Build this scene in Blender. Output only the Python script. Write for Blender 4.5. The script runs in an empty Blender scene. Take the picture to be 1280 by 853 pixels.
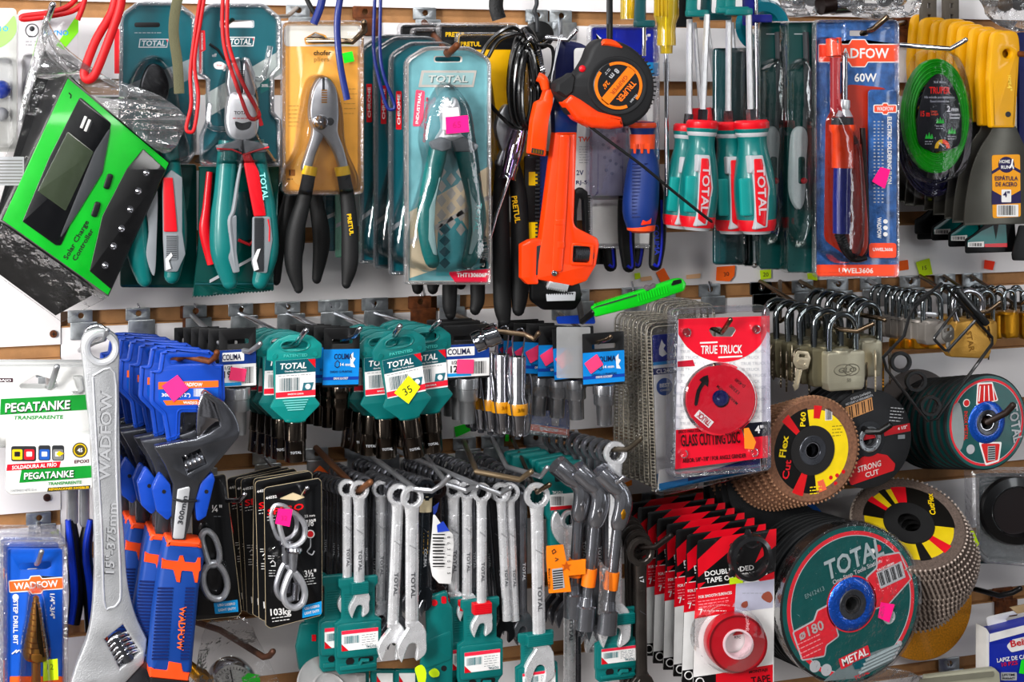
import bpy, math, random
from mathutils import Vector, Matrix
from mathutils.geometry import tessellate_polygon
random.seed(7)
C = bpy.context.scene.collection
# ------------------------------------------------------------------ camera
F = 2000.0; TH = math.atan(0.35); HY = 128.0; DN = 1.65; U = 0.000875
cam = bpy.data.objects.new('camera', bpy.data.cameras.new('camera')); C.objects.link(cam)
cam.data.sensor_width = 36; cam.data.lens = F/1280*36
cam.data.shift_y = (HY-426.5)/1280
cam.data.clip_start = .01
cam.location = (0, -DN, 0); cam.rotation_euler = (math.pi/2, 0, -TH)
bpy.context.scene.camera = cam
sc = bpy.context.scene
sc.view_settings.view_transform = 'Standard'; sc.view_settings.look = 'None'
sc.view_settings.gamma = 1; sc.view_settings.exposure = 0.22; sc.view_settings.use_curve_mapping = False
# ------------------------------------------------------------------ light
wd = bpy.data.worlds.new('world'); sc.world = wd; wd.use_nodes = True
nt = wd.node_tree; bg = nt.nodes['Background']
tc = nt.nodes.new('ShaderNodeTexCoord'); nz = nt.nodes.new('ShaderNodeTexNoise'); nz.inputs['Scale'].default_value = 5.0
cr = nt.nodes.new('ShaderNodeValToRGB'); cr.color_ramp.elements[0].position = .4; cr.color_ramp.elements[1].position = .52
cr.color_ramp.elements[0].color = (.02,.02,.025,1); cr.color_ramp.elements[1].color = (.9,.9,.95,1)
nt.links.new(tc.outputs['Generated'], nz.inputs['Vector']); nt.links.new(nz.outputs['Fac'], cr.inputs['Fac'])
nt.links.new(cr.outputs['Color'], bg.inputs['Color']); bg.inputs['Strength'].default_value = 0.2
def area(name, loc, target, sx, sy, power, col=(1,1,1)):
    l = bpy.data.lights.new(name, 'AREA'); l.shape = 'RECTANGLE'; l.size = sx; l.size_y = sy; l.energy = power; l.color = col
    o = bpy.data.objects.new(name, l); C.objects.link(o); o.location = loc
    o.rotation_euler = (Vector(target)-Vector(loc)).to_track_quat('-Z', 'Y').to_euler()
    return o
area('shop_window_light', (-1.35,-1.75,.35), (-.1,0,-.25), .45, .9, 62, (1,.985,.97))
area('ceiling_tube_light', (-.1,-1.1,1.3), (.1,0,-.2), 1.5, .1, 22, (.96,.98,1))
area('counter_tube_light', (.35,-2.7,.75), (.3,0,-.25), 1.6, .12, 15, (1,.99,.97))  # unseen strip added behind the camera for highlights on metal
area('left_shelf_light', (-1.3,-.7,-.1), (.3,0,-.25), 0.1, 1.3, 10, (1,.98,.95))  # tall unseen strip added at the left for streaks on steel
area('doorway_light', (2.1,-1.5,.0), (.6,0,-.25), .14, 1.5, 3.5, (.92,.96,1))  # tall unseen strip added at the right, no real source there
# ------------------------------------------------------------------ pixel <-> place
def ray(px, py):
    x = (px-640); return Vector((F*math.sin(TH)+x*math.cos(TH), F*math.cos(TH)-x*math.sin(TH), HY-py))
def W(px, py, d=0):              # the point at distance d (in U) before the wall that is seen at px, py
    r = ray(px, py); t = (DN-d*U)/r.y
    return Vector((r.x*t, -d*U, r.z*t))
def sz(px, d=0):                 # metres per pixel of height there
    return (DN-d*U)/ray(px, 0).y
# ------------------------------------------------------------------ materials
_m = {}
def lin(h):
    h = h.lstrip('#'); v = [int(h[i:i+2], 16)/255 for i in (0,2,4)]
    v = [(c/12.92 if c <= .04045 else ((c+.055)/1.055)**2.4) for c in v]
    return [c**1.27 if max(v) < .7 or min(v) < .5 else c for c in v]
def mat(h, rough=.45, metal=0, coat=0, var=.06, nscale=60, bump=0, bscale=200, aniso=0):
    k = (h, rough, metal, coat, var, nscale, bump, bscale)
    if k in _m: return _m[k]
    m = bpy.data.materials.new('surface_'+h.strip('#')); m.use_nodes = True
    n = m.node_tree.nodes; l = m.node_tree.links; b = n['Principled BSDF']
    c = lin(h); b.inputs['Metallic'].default_value = metal; b.inputs['Specular IOR Level'].default_value = .5 if metal else .38
    b.inputs['Coat Weight'].default_value = coat; b.inputs['Coat Roughness'].default_value = .08
    t = n.new('ShaderNodeTexCoord'); z = n.new('ShaderNodeTexNoise'); z.inputs['Scale'].default_value = nscale; z.inputs['Detail'].default_value = 4
    l.new(t.outputs['Object'], z.inputs['Vector'])
    r = n.new('ShaderNodeValToRGB'); r.color_ramp.elements[0].position = .3; r.color_ramp.elements[1].position = .7
    r.color_ramp.elements[0].color = (*[max(0, x*(1-var)) for x in c], 1); r.color_ramp.elements[1].color = (*[min(1, x*(1+var)) for x in c], 1)
    l.new(z.outputs['Fac'], r.inputs['Fac']); l.new(r.outputs['Color'], b.inputs['Base Color'])
    q = n.new('ShaderNodeMapRange'); q.inputs['To Min'].default_value = max(.02, rough-.06); q.inputs['To Max'].default_value = rough+.06
    l.new(z.outputs['Fac'], q.inputs['Value']); l.new(q.outputs['Result'], b.inputs['Roughness'])
    if bump:
        z2 = n.new('ShaderNodeTexNoise'); z2.inputs['Scale'].default_value = bscale; l.new(t.outputs['Object'], z2.inputs['Vector'])
        bp = n.new('ShaderNodeBump'); bp.inputs['Strength'].default_value = bump; bp.inputs['Distance'].default_value = .001
        l.new(z2.outputs['Fac'], bp.inputs['Height']); l.new(bp.outputs['Normal'], b.inputs['Normal'])
    _m[k] = m; return m
def clear(name, tint=(.97,.97,.98), base=.05, rough=.08, bump=.15, bscale=40, fac=1.0, haze=0.0, hazecol=(.8,.8,.82)):
    k = ('clear', name)
    if k in _m: return _m[k]
    m = bpy.data.materials.new(name); m.use_nodes = True; n = m.node_tree.nodes; l = m.node_tree.links
    out = n['Material Output']; n.remove(n['Principled BSDF'])
    tr = n.new('ShaderNodeBsdfTransparent'); tr.inputs['Color'].default_value = (*tint, 1)
    gl = n.new('ShaderNodeBsdfGlossy'); gl.inputs['Roughness'].default_value = rough; gl.inputs['Color'].default_value = (1,1,1,1)
    fr = n.new('ShaderNodeFresnel'); fr.inputs['IOR'].default_value = 1.45
    ma = n.new('ShaderNodeMath'); ma.operation = 'MULTIPLY_ADD'; ma.inputs[1].default_value = fac; ma.inputs[2].default_value = base; ma.use_clamp = True
    l.new(fr.outputs[0], ma.inputs[0])
    mx = n.new('ShaderNodeMixShader'); l.new(ma.outputs[0], mx.inputs[0]); l.new(tr.outputs[0], mx.inputs[1]); l.new(gl.outputs[0], mx.inputs[2])
    t = n.new('ShaderNodeTexCoord'); z = n.new('ShaderNodeTexNoise'); z.inputs['Scale'].default_value = bscale; z.inputs['Detail'].default_value = 3
    l.new(t.outputs['Object'], z.inputs['Vector'])
    bp = n.new('ShaderNodeBump'); bp.inputs['Strength'].default_value = bump; bp.inputs['Distance'].default_value = .003
    l.new(z.outputs['Fac'], bp.inputs['Height'])
    l.new(bp.outputs['Normal'], gl.inputs['Normal']); l.new(bp.outputs['Normal'], fr.inputs['Normal'])
    last = mx
    if haze:
        df = n.new('ShaderNodeBsdfDiffuse'); df.inputs['Color'].default_value = (*hazecol, 1)
        m2 = n.new('ShaderNodeMixShader'); m2.inputs[0].default_value = haze
        l.new(mx.outputs[0], m2.inputs[1]); l.new(df.outputs[0], m2.inputs[2]); last = m2
    l.new(last.outputs[0], out.inputs['Surface']); _m[k] = m; return m
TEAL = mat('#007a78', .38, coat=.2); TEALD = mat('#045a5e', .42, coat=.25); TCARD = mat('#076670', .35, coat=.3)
ORANGE = mat('#f25a14', .35, coat=.3); RED = mat('#d4142c', .38, coat=.2); BLUE = mat('#1448b0', .4, coat=.15); NAVY = mat('#16306e', .5)
YEL = mat('#f0c808', .4, coat=.1); WHITE = mat('#e8e6e4', .5); BLACK = mat('#0c0c0e', .42); RUBBER = mat('#121214', .6, bump=.25, bscale=900)
GREY = mat('#8c9094', .5); LGREY = mat('#b9babd', .5); DGREY = mat('#3a3c40', .5); PINK = mat('#ff1493', .7, var=.02); PINKR = mat('#ff4f86', .7)
LIME = mat('#d4f000', .7, var=.02); NEON = mat('#12e02c', .6, var=.02); ORTAG = mat('#ff7a1a', .7); INK = mat('#15151a', .6); CARDW = mat('#e4e2e0', .42)
CHROME = mat('#c8c8cc', .16, 1, bump=.04, bscale=60); STEEL = mat('#b4b5b8', .32, .8, var=.12, bump=.08, bscale=250); SATIN = mat('#d6d7da', .36, .7, var=.08, nscale=120, bump=.06, bscale=500)
DSTEEL = mat('#6c6e74', .28, .8, var=.2); ZINC = mat('#b4b8bb', .35, .9, var=.3, nscale=90); RUST = mat('#7a4a26', .6, .5, var=.5, nscale=150)
BRONZE = mat('#8a7a68', .25, 1); NICKEL = mat('#bcb7a4', .38, .65, bump=.1, bscale=900); BRASS = mat('#c8962e', .34, .9, bump=.08, bscale=500); GUN = mat('#46403e', .15, 1)
CARDB = mat('#111317', .4, coat=.2); CYAN = mat('#1ea0d8', .4); GOLD = mat('#b8894a', .3, .8)
CLEAR = clear('clear_blister', base=.035, rough=.1, bump=.35, bscale=45)
CLEARR = clear('clear_rim', tint=(.86,.86,.9), base=.2, rough=.13, bump=1, bscale=260, haze=.05)
BAG = clear('clear_bag', tint=(.98,.98,.98), base=0, rough=.1, bump=.7, bscale=28, fac=.55, haze=0)
BAGC = clear('clear_bag_gathered', tint=(.96,.96,.96), base=.03, rough=.1, bump=1.0, bscale=60, fac=1.4, haze=.05)
CLEARS = clear('clear_soft_blister', base=0, rough=.07, bump=.2, bscale=40, fac=.45)
SHK = mat('#8e9496', .12, 1)
# ------------------------------------------------------------------ outlines (in pixels, y down)
def rpoly(pts, r, n=4):
    out = []; N = len(pts)
    for i, p in enumerate(pts):
        rr = r[i] if isinstance(r, (list, tuple)) else r
        a = Vector(pts[i-1][:2]); b = Vector(p[:2]); c = Vector(pts[(i+1) % N][:2])
        u = a-b; v = c-b
        if rr <= 0 or u.length < 1e-6 or v.length < 1e-6: out.append(tuple(b)); continue
        ang = u.angle(v, math.pi); t = min(rr/max(.05, math.tan(ang/2)), u.length*.49, v.length*.49)
        u.normalize(); v.normalize(); s, e = b+u*t, b+v*t
        for k in range(n+1):
            q = k/n; out.append(tuple(s*(1-q)**2 + b*2*q*(1-q) + e*q*q))
    return out
def rrect(x0, y0, x1, y1, r=0, n=4): return rpoly([(x0,y0),(x1,y0),(x1,y1),(x0,y1)], r, n)
def circ(cx, cy, r, n=28, ry=None): return [(cx+r*math.cos(2*math.pi*k/n), cy+(ry or r)*math.sin(2*math.pi*k/n)) for k in range(n)]
def spl(pts, n=5, closed=True):
    out = []; N = len(pts); rng = N if closed else N-1
    g = (lambda i: pts[i % N]) if closed else (lambda i: pts[max(0, min(N-1, i))])
    for i in range(rng):
        p = [Vector(g(i+k)) for k in (-1,0,1,2)]
        for k in range(n):
            t = k/n
            out.append(tuple(.5*((2*p[1])+(p[2]-p[0])*t+(2*p[0]-5*p[1]+4*p[2]-p[3])*t*t+(3*p[1]-p[0]-3*p[2]+p[3])*t**3)))
    if not closed: out.append(tuple(pts[-1]))
    return out
def rot(pts, a, cx=0, cy=0):
    a = math.radians(a); c, s = math.cos(a), math.sin(a)
    return [(cx+(x-cx)*c-(y-cy)*s, cy+(x-cx)*s+(y-cy)*c) for x, y in pts]
def arc(cx, cy, r0, r1, a0, a1, n=16):   # a band of a ring, degrees, y down
    A = [math.radians(a0+(a1-a0)*k/n) for k in range(n+1)]
    return [(cx+r1*math.cos(a), cy+r1*math.sin(a)) for a in A]+[(cx+r0*math.cos(a), cy+r0*math.sin(a)) for a in reversed(A)]
def area2(p): return sum(p[i-1][0]*p[i][1]-p[i][0]*p[i-1][1] for i in range(len(p)))
def inset(p, d):
    if abs(d) < 1e-9: return list(p)
    N = len(p); sg = 1 if area2(p) > 0 else -1; out = []
    for i in range(N):
        a, b, c = Vector(p[i-1][:2]), Vector(p[i][:2]), Vector(p[(i+1) % N][:2])
        u = b-a; v = c-b
        if u.length < 1e-7: u = v
        if v.length < 1e-7: v = u
        if u.length < 1e-7: out.append(p[i]); continue
        n1 = Vector((-u.y, u.x)).normalized(); n2 = Vector((-v.y, v.x)).normalized(); m = n1+n2
        if m.length < .2: m = n1
        m.normalize(); k = sg*d/max(.4, m.dot(n1)); out.append((b.x+m.x*k, b.y+m.y*k))
    return out
_font = {}
def glyphs(s, bold):
    k = (s, bold)
    if k not in _font:
        cu = bpy.data.curves.new('lettering', 'FONT'); cu.body = s; cu.size = 1; cu.resolution_u = 2; cu.offset = .022 if bold else .004
        o = bpy.data.objects.new('lettering', cu); me = o.to_mesh()
        vs = [(v.co.x, v.co.y) for v in me.vertices]; fs = [tuple(p.vertices) for p in me.polygons]
        o.to_mesh_clear(); bpy.data.objects.remove(o); bpy.data.curves.remove(cu); _font[k] = (vs, fs)
    return _font[k]
# ------------------------------------------------------------------ mesh builder: verts as (x, y down, w outward)
class P:
    def __init__(s, tf=None): s.v = []; s.f = []; s.mi = []; s.ms = []; s.tf = tf
    def _m(s, m):
        if m not in s.ms: s.ms.append(m)
        return s.ms.index(m)
    def add(s, vs, fs, m, ref=None):
        b = len(s.v)
        if ref is None: ref = 0
        rf = ref if isinstance(ref, list) else [ref]*len(vs)
        if s.tf: vs = [s.tf(*v) for v in vs]
        s.v += [(v[0], v[1], v[2], q) for v, q in zip(vs, rf)]; k = s._m(m)
        for f in fs: s.f.append(tuple(b+i for i in f)); s.mi.append(k)
        return s
    def loft(s, outline, prof, m, holes=(), back=True, front=True, capm=None, wf=None):
        # prof: list of (inset, w) from back to front
        loops = [outline]+list(holes); vs = []; fs = []; ring0 = []; ringN = []
        for li, lp in enumerate(loops):
            N = len(lp); base = len(vs); sgn = 1 if li == 0 else -1
            for ins, w in prof:
                q = inset(lp, ins*sgn)
                vs += [(x, y, w+(wf(x, y) if wf else 0)) for x, y in q]
            cw = (area2(lp) > 0) == (li == 0)
            for r in range(len(prof)-1):
                a = base+r*N; b = a+N
                for i in range(N):
                    j = (i+1) % N; q = (a+i, a+j, b+j, b+i); fs.append(q[::-1] if cw else q)
            ring0.append(list(range(base, base+N))); ringN.append(list(range(base+(len(prof)-1)*N, base+len(prof)*N)))
        s.add(vs, fs, m, max(q[1] for q in prof)); off = len(s.v)-len(vs)
        for rings, want, on in ((ring0, -1, back), (ringN, 1, front)):
            if not on: continue
            flat = [i for r in rings for i in r]
            tris = tessellate_polygon([[Vector((vs[i][0], vs[i][1], 0)) for i in r] for r in rings])
            k = s._m(capm or m)
            for t in tris:
                A, B, D = (vs[flat[i]] for i in t); ar = (B[0]-A[0])*(D[1]-A[1])-(D[0]-A[0])*(B[1]-A[1])
                t2 = tuple(off+flat[i] for i in t)
                if (ar < 0) != (want > 0): t2 = t2[::-1]
                s.f.append(t2); s.mi.append(k)
        return s
    def prism(s, outline, w0, w1, m, bev=0, holes=(), capm=None, wf=None):
        h = w1-w0; b = min(bev, h*.5)
        prof = [(0, w0), (0, w1)] if b <= 0 else [(b, w0), (0, w0+b), (0, w1-b), (b*.3, w1-b*.3), (b, w1)]
        return s.loft(outline, prof, m, holes, capm=capm, wf=wf)
    def box(s, x0, y0, x1, y1, w0, w1, m, r=0, bev=0): return s.prism(rrect(x0,y0,x1,y1,r), w0, w1, m, bev)
    def flat(s, outline, w, m, holes=(), t=.25): return s.prism(outline, w, w+t, m, 0, holes)
    def tube(s, pts, r, m, n=8, flat=1.0, closed=False, smooth=0, caps=True, up=None):
        # flat: width in the picture plane times 1, thickness outward times flat
        if smooth:
            if isinstance(r, (list, tuple)):
                q = spl([tuple(p)+(rr,) for p, rr in zip(pts, r)], smooth, closed) if False else [x for x in _spl4([tuple(p)+(rr,) for p, rr in zip(pts, r)], smooth, closed)]
                r = [x[3] for x in q]; pts = [x[:3] for x in q]
            else: pts = spl(pts, smooth, closed)
        pts = [Vector(p) for p in pts]; N = len(pts); vs = []; fs = []; rf = [p.z for p in pts for _ in range(n)]
        R = r if isinstance(r, (list, tuple)) else [r]*N
        pv = None
        for i, p in enumerate(pts):
            a = pts[i-1] if (i or closed) else p; b = pts[(i+1) % N] if (i < N-1 or closed) else p
            t = (b-a); t = t.normalized() if t.length > 1e-9 else Vector((0,1,0))
            if flat != 1.0 or up:
                o = Vector(up or (0,0,1)); o = o-t*o.dot(t)
                o = o.normalized() if o.length > .05 else Vector((1,0,0))
            else:
                if pv is None:
                    o = t.orthogonal().normalized()
                else:
                    o = pv-t*pv.dot(t); o = o.normalized() if o.length > 1e-6 else t.orthogonal().normalized()
            pv = o; sd = t.cross(o).normalized()
            for k in range(n):
                an = 2*math.pi*k/n; vs.append(tuple(p+sd*math.cos(an)*R[i]+o*math.sin(an)*R[i]*flat))
        for i in range(N if closed else N-1):
            j = (i+1) % N
            for k in range(n):
                l = (k+1) % n; fs.append((i*n+k, i*n+l, j*n+l, j*n+k))
        if caps and not closed:
            fs.append(tuple(range(n))[::-1]); fs.append(tuple((N-1)*n+k for k in range(n)))
        return s.add(vs, fs, m, rf)
    def lathe(s, prof, m, c=(0,0,0), ax=(0,0,1), n=32, sy=1.0):
        # prof: (radius, along the axis)
        ax = Vector(ax).normalized(); u = ax.orthogonal().normalized()
        if abs(ax.z) > .9: u = (Vector((1,0,0))-ax*ax.x).normalized()
        v = ax.cross(u); c = Vector(c); vs = []; fs = []
        for r, t in prof:
            for k in range(n):
                a = 2*math.pi*k/n; vs.append(tuple(c+ax*t+u*r*math.cos(a)+v*r*math.sin(a)))
        for i in range(len(prof)-1):
            for k in range(n):
                l = (k+1) % n; fs.append((i*n+k, i*n+l, (i+1)*n+l, (i+1)*n+k))
        if prof[0][0] > 1e-6: fs.append(tuple(range(n))[::-1])
        if prof[-1][0] > 1e-6: fs.append(tuple((len(prof)-1)*n+k for k in range(n)))
        return s.add(vs, fs, m, c.z+(max(q[1] for q in prof) if abs(ax.z) > .7 else 0))
    def ring(s, prof, m, c=(0,0,0), ax=(0,0,1), n=32):   # closed profile revolved (a hollow thing)
        ax = Vector(ax).normalized(); u = ax.orthogonal().normalized()
        if abs(ax.z) > .9: u = (Vector((1,0,0))-ax*ax.x).normalized()
        v = ax.cross(u); c = Vector(c); vs = []; fs = []; N = len(prof)
        for r, t in prof:
            for k in range(n):
                a = 2*math.pi*k/n; vs.append(tuple(c+ax*t+u*r*math.cos(a)+v*r*math.sin(a)))
        for i in range(N):
            for k in range(n):
                l = (k+1) % n; j = (i+1) % N; fs.append((i*n+k, i*n+l, j*n+l, j*n+k))
        return s.add(vs, fs, m, c.z+(max(q[1] for q in prof) if abs(ax.z) > .7 else 0))
    def ball(s, c, r, m, n=12, sq=(1,1,1)):
        vs = []; fs = []; h = n//2
        for i in range(h+1):
            for k in range(n):
                a = math.pi*i/h; b = 2*math.pi*k/n
                vs.append((c[0]+r*sq[0]*math.sin(a)*math.cos(b), c[1]+r*sq[1]*math.cos(a), c[2]+r*sq[2]*math.sin(a)*math.sin(b)))
        for i in range(h):
            for k in range(n):
                l = (k+1) % n; fs.append((i*n+k, i*n+l, (i+1)*n+l, (i+1)*n+k))
        return s.add(vs, fs, m, c[2])
    def text(s, t, x, y, h, w, m, a=0, al='C', bold=True, width=None, slant=0, mirror=False):
        # h is the height of a capital, (x, y) the middle of the line's height
        vs, fs = glyphs(t, bold)
        if not vs: return s
        xs = [v[0] for v in vs]; x0, x1 = min(xs), max(xs); k = h/.69
        kx = k if width is None else width/max(1e-6, x1-x0)
        off = (x0+x1)/2 if al == 'C' else (x0 if al == 'L' else x1)
        ca, sa = math.cos(math.radians(a)), math.sin(math.radians(a)); out = []
        for X, Y in vs:
            q = (X-off)*kx*(-1 if mirror else 1)+slant*(Y-.35)*k; r = -(Y-.345)*k
            out.append((x+q*ca-r*sa, y+q*sa+r*ca, w))
        if mirror: fs = [f[::-1] for f in fs]
        return s.add(out, fs, m, w)
    def bars(s, x0, y0, x1, y1, w, m=None, n=14, seed=1, a=0):
        rd = random.Random(seed); x = x0; st = (x1-x0)/n/1.5
        while x < x1-st:
            b = st*rd.choice((.4,.7,1.1)); q = rrect(x, y0, min(x+b, x1), y1)
            if a: q = rot(q, a, (x0+x1)/2, (y0+y1)/2)
            s.flat(q, w, m or INK, t=.08); x += b+st*rd.choice((.4,.7,.9))
        return s
    def rows(s, x0, y0, x1, y1, w, m, n=4, th=1.0, seed=3, a=0):     # faint small print
        rd = random.Random(seed)
        for i in range(n):
            y = y0+(y1-y0)*(i+.5)/n; x = x0; e = x1-(x1-x0)*rd.random()*.3
            while x < e:
                l = rd.uniform(2, 6); q = rrect(x, y-th/2, min(x+l, e), y+th/2)
                if a: q = rot(q, a, (x0+x1)/2, (y0+y1)/2)
                s.flat(q, w, m, t=.05); x += l+1.2
        return s
def _spl4(pts, n, closed):
    out = []; N = len(pts); rng = N if closed else N-1
    g = (lambda i: pts[i % N]) if closed else (lambda i: pts[max(0, min(N-1, i))])
    for i in range(rng):
        p = [g(i+k) for k in (-1,0,1,2)]
        for k in range(n):
            t = k/n
            out.append(tuple(.5*(2*b+(c-a)*t+(2*a-5*b+4*c-d)*t*t+(3*b-a-3*c+d)*t**3) for a, b, c, d in zip(*p)))
    if not closed: out.append(tuple(pts[-1]))
    return out
def make_mesh(name, p, conv, sharp=38):
    me = bpy.data.meshes.new(name); me.from_pydata([conv(*v) for v in p.v], [], p.f)
    for m in p.ms: me.materials.append(m)
    me.polygons.foreach_set('material_index', p.mi); me.polygons.foreach_set('use_smooth', [True]*len(p.f))
    me.update(); me.set_sharp_from_angle(angle=math.radians(sharp)); return me
# ------------------------------------------------------------------ things
def props(o, label, cat, group=None):
    o['label'] = label; o['category'] = cat
    if group: o['group'] = group
class Item:
    def __init__(s, name, px, py, d, label, cat, group=None, rel=False, solo=False, k=1.0):
        s.px, s.py, s.d, s.rel, s.solo, s.name, s.k = px, py, d, rel, solo, name, k
        s.o = W(px, py, d); s.s = sz(px, d)
        s.lab = (label, cat, group); s.root = None; s.names = {}
        if not solo:
            s.root = bpy.data.objects.new(name, None); s.root.empty_display_size = .01; C.objects.link(s.root); s.root.location = s.o; props(s.root, label, cat, group)
    def conv(s, x, y, w, ref=0):
        if s.rel:
            q = s.s*s.k; return (x*q, -w*q, -y*q)
        p = W(x, y, s.d+ref)-s.o; return (p.x, p.y-(w-ref)*U, p.z)
    def part(s, name, p, parent=None, label=None, sharp=38):
        me = make_mesh(name, p, s.conv, sharp); o = bpy.data.objects.new(name, me); C.objects.link(o)
        if s.solo and s.root is None:
            o.name = s.name; o.location = s.o; props(o, *s.lab); s.root = o; return o
        o.parent = parent or s.root
        if label: o['label'] = label
        return o
    def turn(s, rx=0, ry=0, rz=0):   # ry>0 leans clockwise in view, rz turns about the vertical, rx tips
        s.root.rotation_euler = tuple(math.radians(a) for a in (rx, ry, rz)); return s
def dup(o, loc=None, label=None, group=None, rotz=None, name=None):
    def cp(q, par):
        c = q.copy(); C.objects.link(c)
        if par: c.parent = par
        for ch in q.children: cp(ch, c)
        return c
    c = cp(o, None)
    if loc is not None: c.location = loc
    if label: c['label'] = label
    if group: c['group'] = group
    if rotz is not None: c.rotation_euler = rotz
    return c
ORD = ['front','second','third','fourth','fifth','sixth','seventh','eighth','ninth','tenth','eleventh','twelfth','thirteenth','fourteenth','fifteenth','sixteenth']
def stack(it, a1, n, lab, jit=0, a=None, rj=0, skip=()):
    """copies of a thing from its own place back to anchor a1=(px,py,d); lab has {} for the place in the row"""
    p0 = Vector(it.root.location) if a is None else a; p1 = W(*a1); r0 = it.root.rotation_euler.copy(); res = []
    for i in range(1, n):
        q = p0.lerp(p1, i/(n-1)) if n > 1 else p1
        q = q+Vector((random.uniform(-jit, jit)*U, 0, random.uniform(-jit, jit)*U))
        e = (r0.x, r0.y+math.radians(random.uniform(-rj, rj)), r0.z+math.radians(random.uniform(-rj, rj)*.3))
        res.append(dup(it.root, q, lab.format(ORD[i]), rotz=e))
    return res
def quad(a, b, c, d): return [a, b, c, d]
# ------------------------------------------------------------------ the setting: slatted board wall
def wall(name, x0, x1, gys, gx, d0, zt, zb, gh=17):
    """white boards between brown grooves; gys: groove tops as seen at column gx"""
    L, R = W(x0, 400, 0).x, W(x1, 400, 0).x; dp = 9*U; k = sz(gx)
    gz = [W(gx, y, 0).z for y in gys]; h = gh*k; vs = []; fs = []; mi = []
    def quadf(z1, z2, y1, y2, m):
        b = len(vs); vs.extend([(L,y1,z1),(R,y1,z1),(R,y2,z2),(L,y2,z2)]); fs.append((b,b+1,b+2,b+3)); mi.append(m)
    y = -d0*U; z = zt
    for g in gz:
        quadf(g, z, y, y, 0); quadf(g, g, y, y+dp, 1); quadf(g-h, g, y+dp, y+dp, 1); quadf(g-h, g-h, y+dp, y, 1)
        # the brown lip of each board
        quadf(g-h-.0014, g-h, y, y, 1); z = g-h-.0014
    quadf(zb, z, y, y, 0)
    me = bpy.data.meshes.new(name); me.from_pydata(vs, [], fs)
    me.materials.append(mat('#e4e0e0', .42, var=.04, nscale=9, coat=.15)); me.materials.append(mat('#b48c62', .7, var=.16, nscale=60, bump=.3, bscale=500))
    me.polygons.foreach_set('material_index', mi); me.update()
    o = bpy.data.objects.new(name, me); o['kind'] = 'structure'; C.objects.link(o); return o
wall('wall_back', 76, 1420, [12.5+88.4*k for k in range(-2, 11)], 640, 0, .35, -.75)
def shop_floor():
    me = bpy.data.meshes.new('floor'); me.from_pydata([(-2.5,.02,-1.35),(3.5,.02,-1.35),(3.5,-3.2,-1.35),(-2.5,-3.2,-1.35)], [], [(0,3,2,1)])
    me.materials.append(mat('#7a7470', .5, var=.1, nscale=8)); o = bpy.data.objects.new('floor', me); o['kind'] = 'structure'; C.objects.link(o)
shop_floor()
wall('wall_left', -140, 75.5, [-190, 12-12, 432, 640], 40, 2, .35, -.75)
# ------------------------------------------------------------------ display hooks
HOOKN = [0]
def hook(bx, by, pts, label, m=CHROME, r=3.1, plate=True, pm=ZINC, tipr=None, w=30):
    """bx, by: where the rod meets the wall; pts: (px, py, d) along the rod"""
    P0 = W(bx, by, 2); it = Item('display_hook', bx, by, 0, label, 'hook', 'display hooks on the slatted board')
    k = it.s; p = P(); pw = [W(*q)-it.o for q in [(bx, by, 3)]+list(pts)]
    pp = [(v.x/k, -v.z/k, -v.y/k) for v in pw]
    save = it.conv; it.conv = lambda x, y, w_, r_=0: (x*k, -w_*k, -y*k)
    p.tube(pp, r, m, n=10); q = pp[-1]; p.ball(q, r*1.02, m, 10)
    it.part('rod', p)
    if plate:
        # y of the groove top here
        gz = min((W(640, 12.5+88.4*j, 0).z for j in range(-1, 11)), key=lambda z: abs(z-(it.o.z+14*k))) if bx > 76 else it.o.z+14*k
        dy = (it.o.z-gz)/k; b = P(); hw = w/2
        b.prism(rrect(-hw, dy-1, hw, dy+15, 2), .5, 3, pm, .6, holes=[circ(1, dy+6, 3.6, 12)])
        b.prism(rrect(-hw+3, dy+14, hw+6, dy+36, 2), 1.5, 4, pm, .6)
        it.part('bracket', b)
    it.conv = save; return it
# ================================================================== top row, from the solar box to the coated cards
def total_logo(p, x, y, h, w, fg=CARDW, bg=None, a=0, width=None):
    wd_ = width or h*4.1
    if bg:
        q = [(x-wd_/2-h*.35, y-h*.85), (x+wd_/2+h*.6, y-h*.85), (x+wd_/2+h*.3, y+h*.85), (x-wd_/2-h*.6, y+h*.85)]
        p.flat(rot(q, a, x, y), w-.2, bg)
        q2 = inset(q, h*.17); p.flat(rot(q2, a, x, y), w, TCARD)
        p.flat(rot([(x+wd_/2+h*.1, y-h*.68), (x+wd_/2+h*.42, y-h*.68), (x+wd_/2+h*.38, y-h*.1)], a, x, y), w+.2, RED)
    p.text('TOTAL', x, y, h, w+.6, fg, a=a, width=wd_, slant=.15)
def bubble(p, outline, w0, hgt, m=CLEAR, b=5):
    p.loft(outline, [(0, w0), (b*.15, w0+hgt*.5), (b*.5, w0+hgt*.85), (b*1.4, w0+hgt)], m, back=False)
def plier_handle(p, pts, rs, m, flat=.8, n=12): p.tube(pts, rs, m, n=n, flat=flat, smooth=4, up=(0,0,1))
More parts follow.
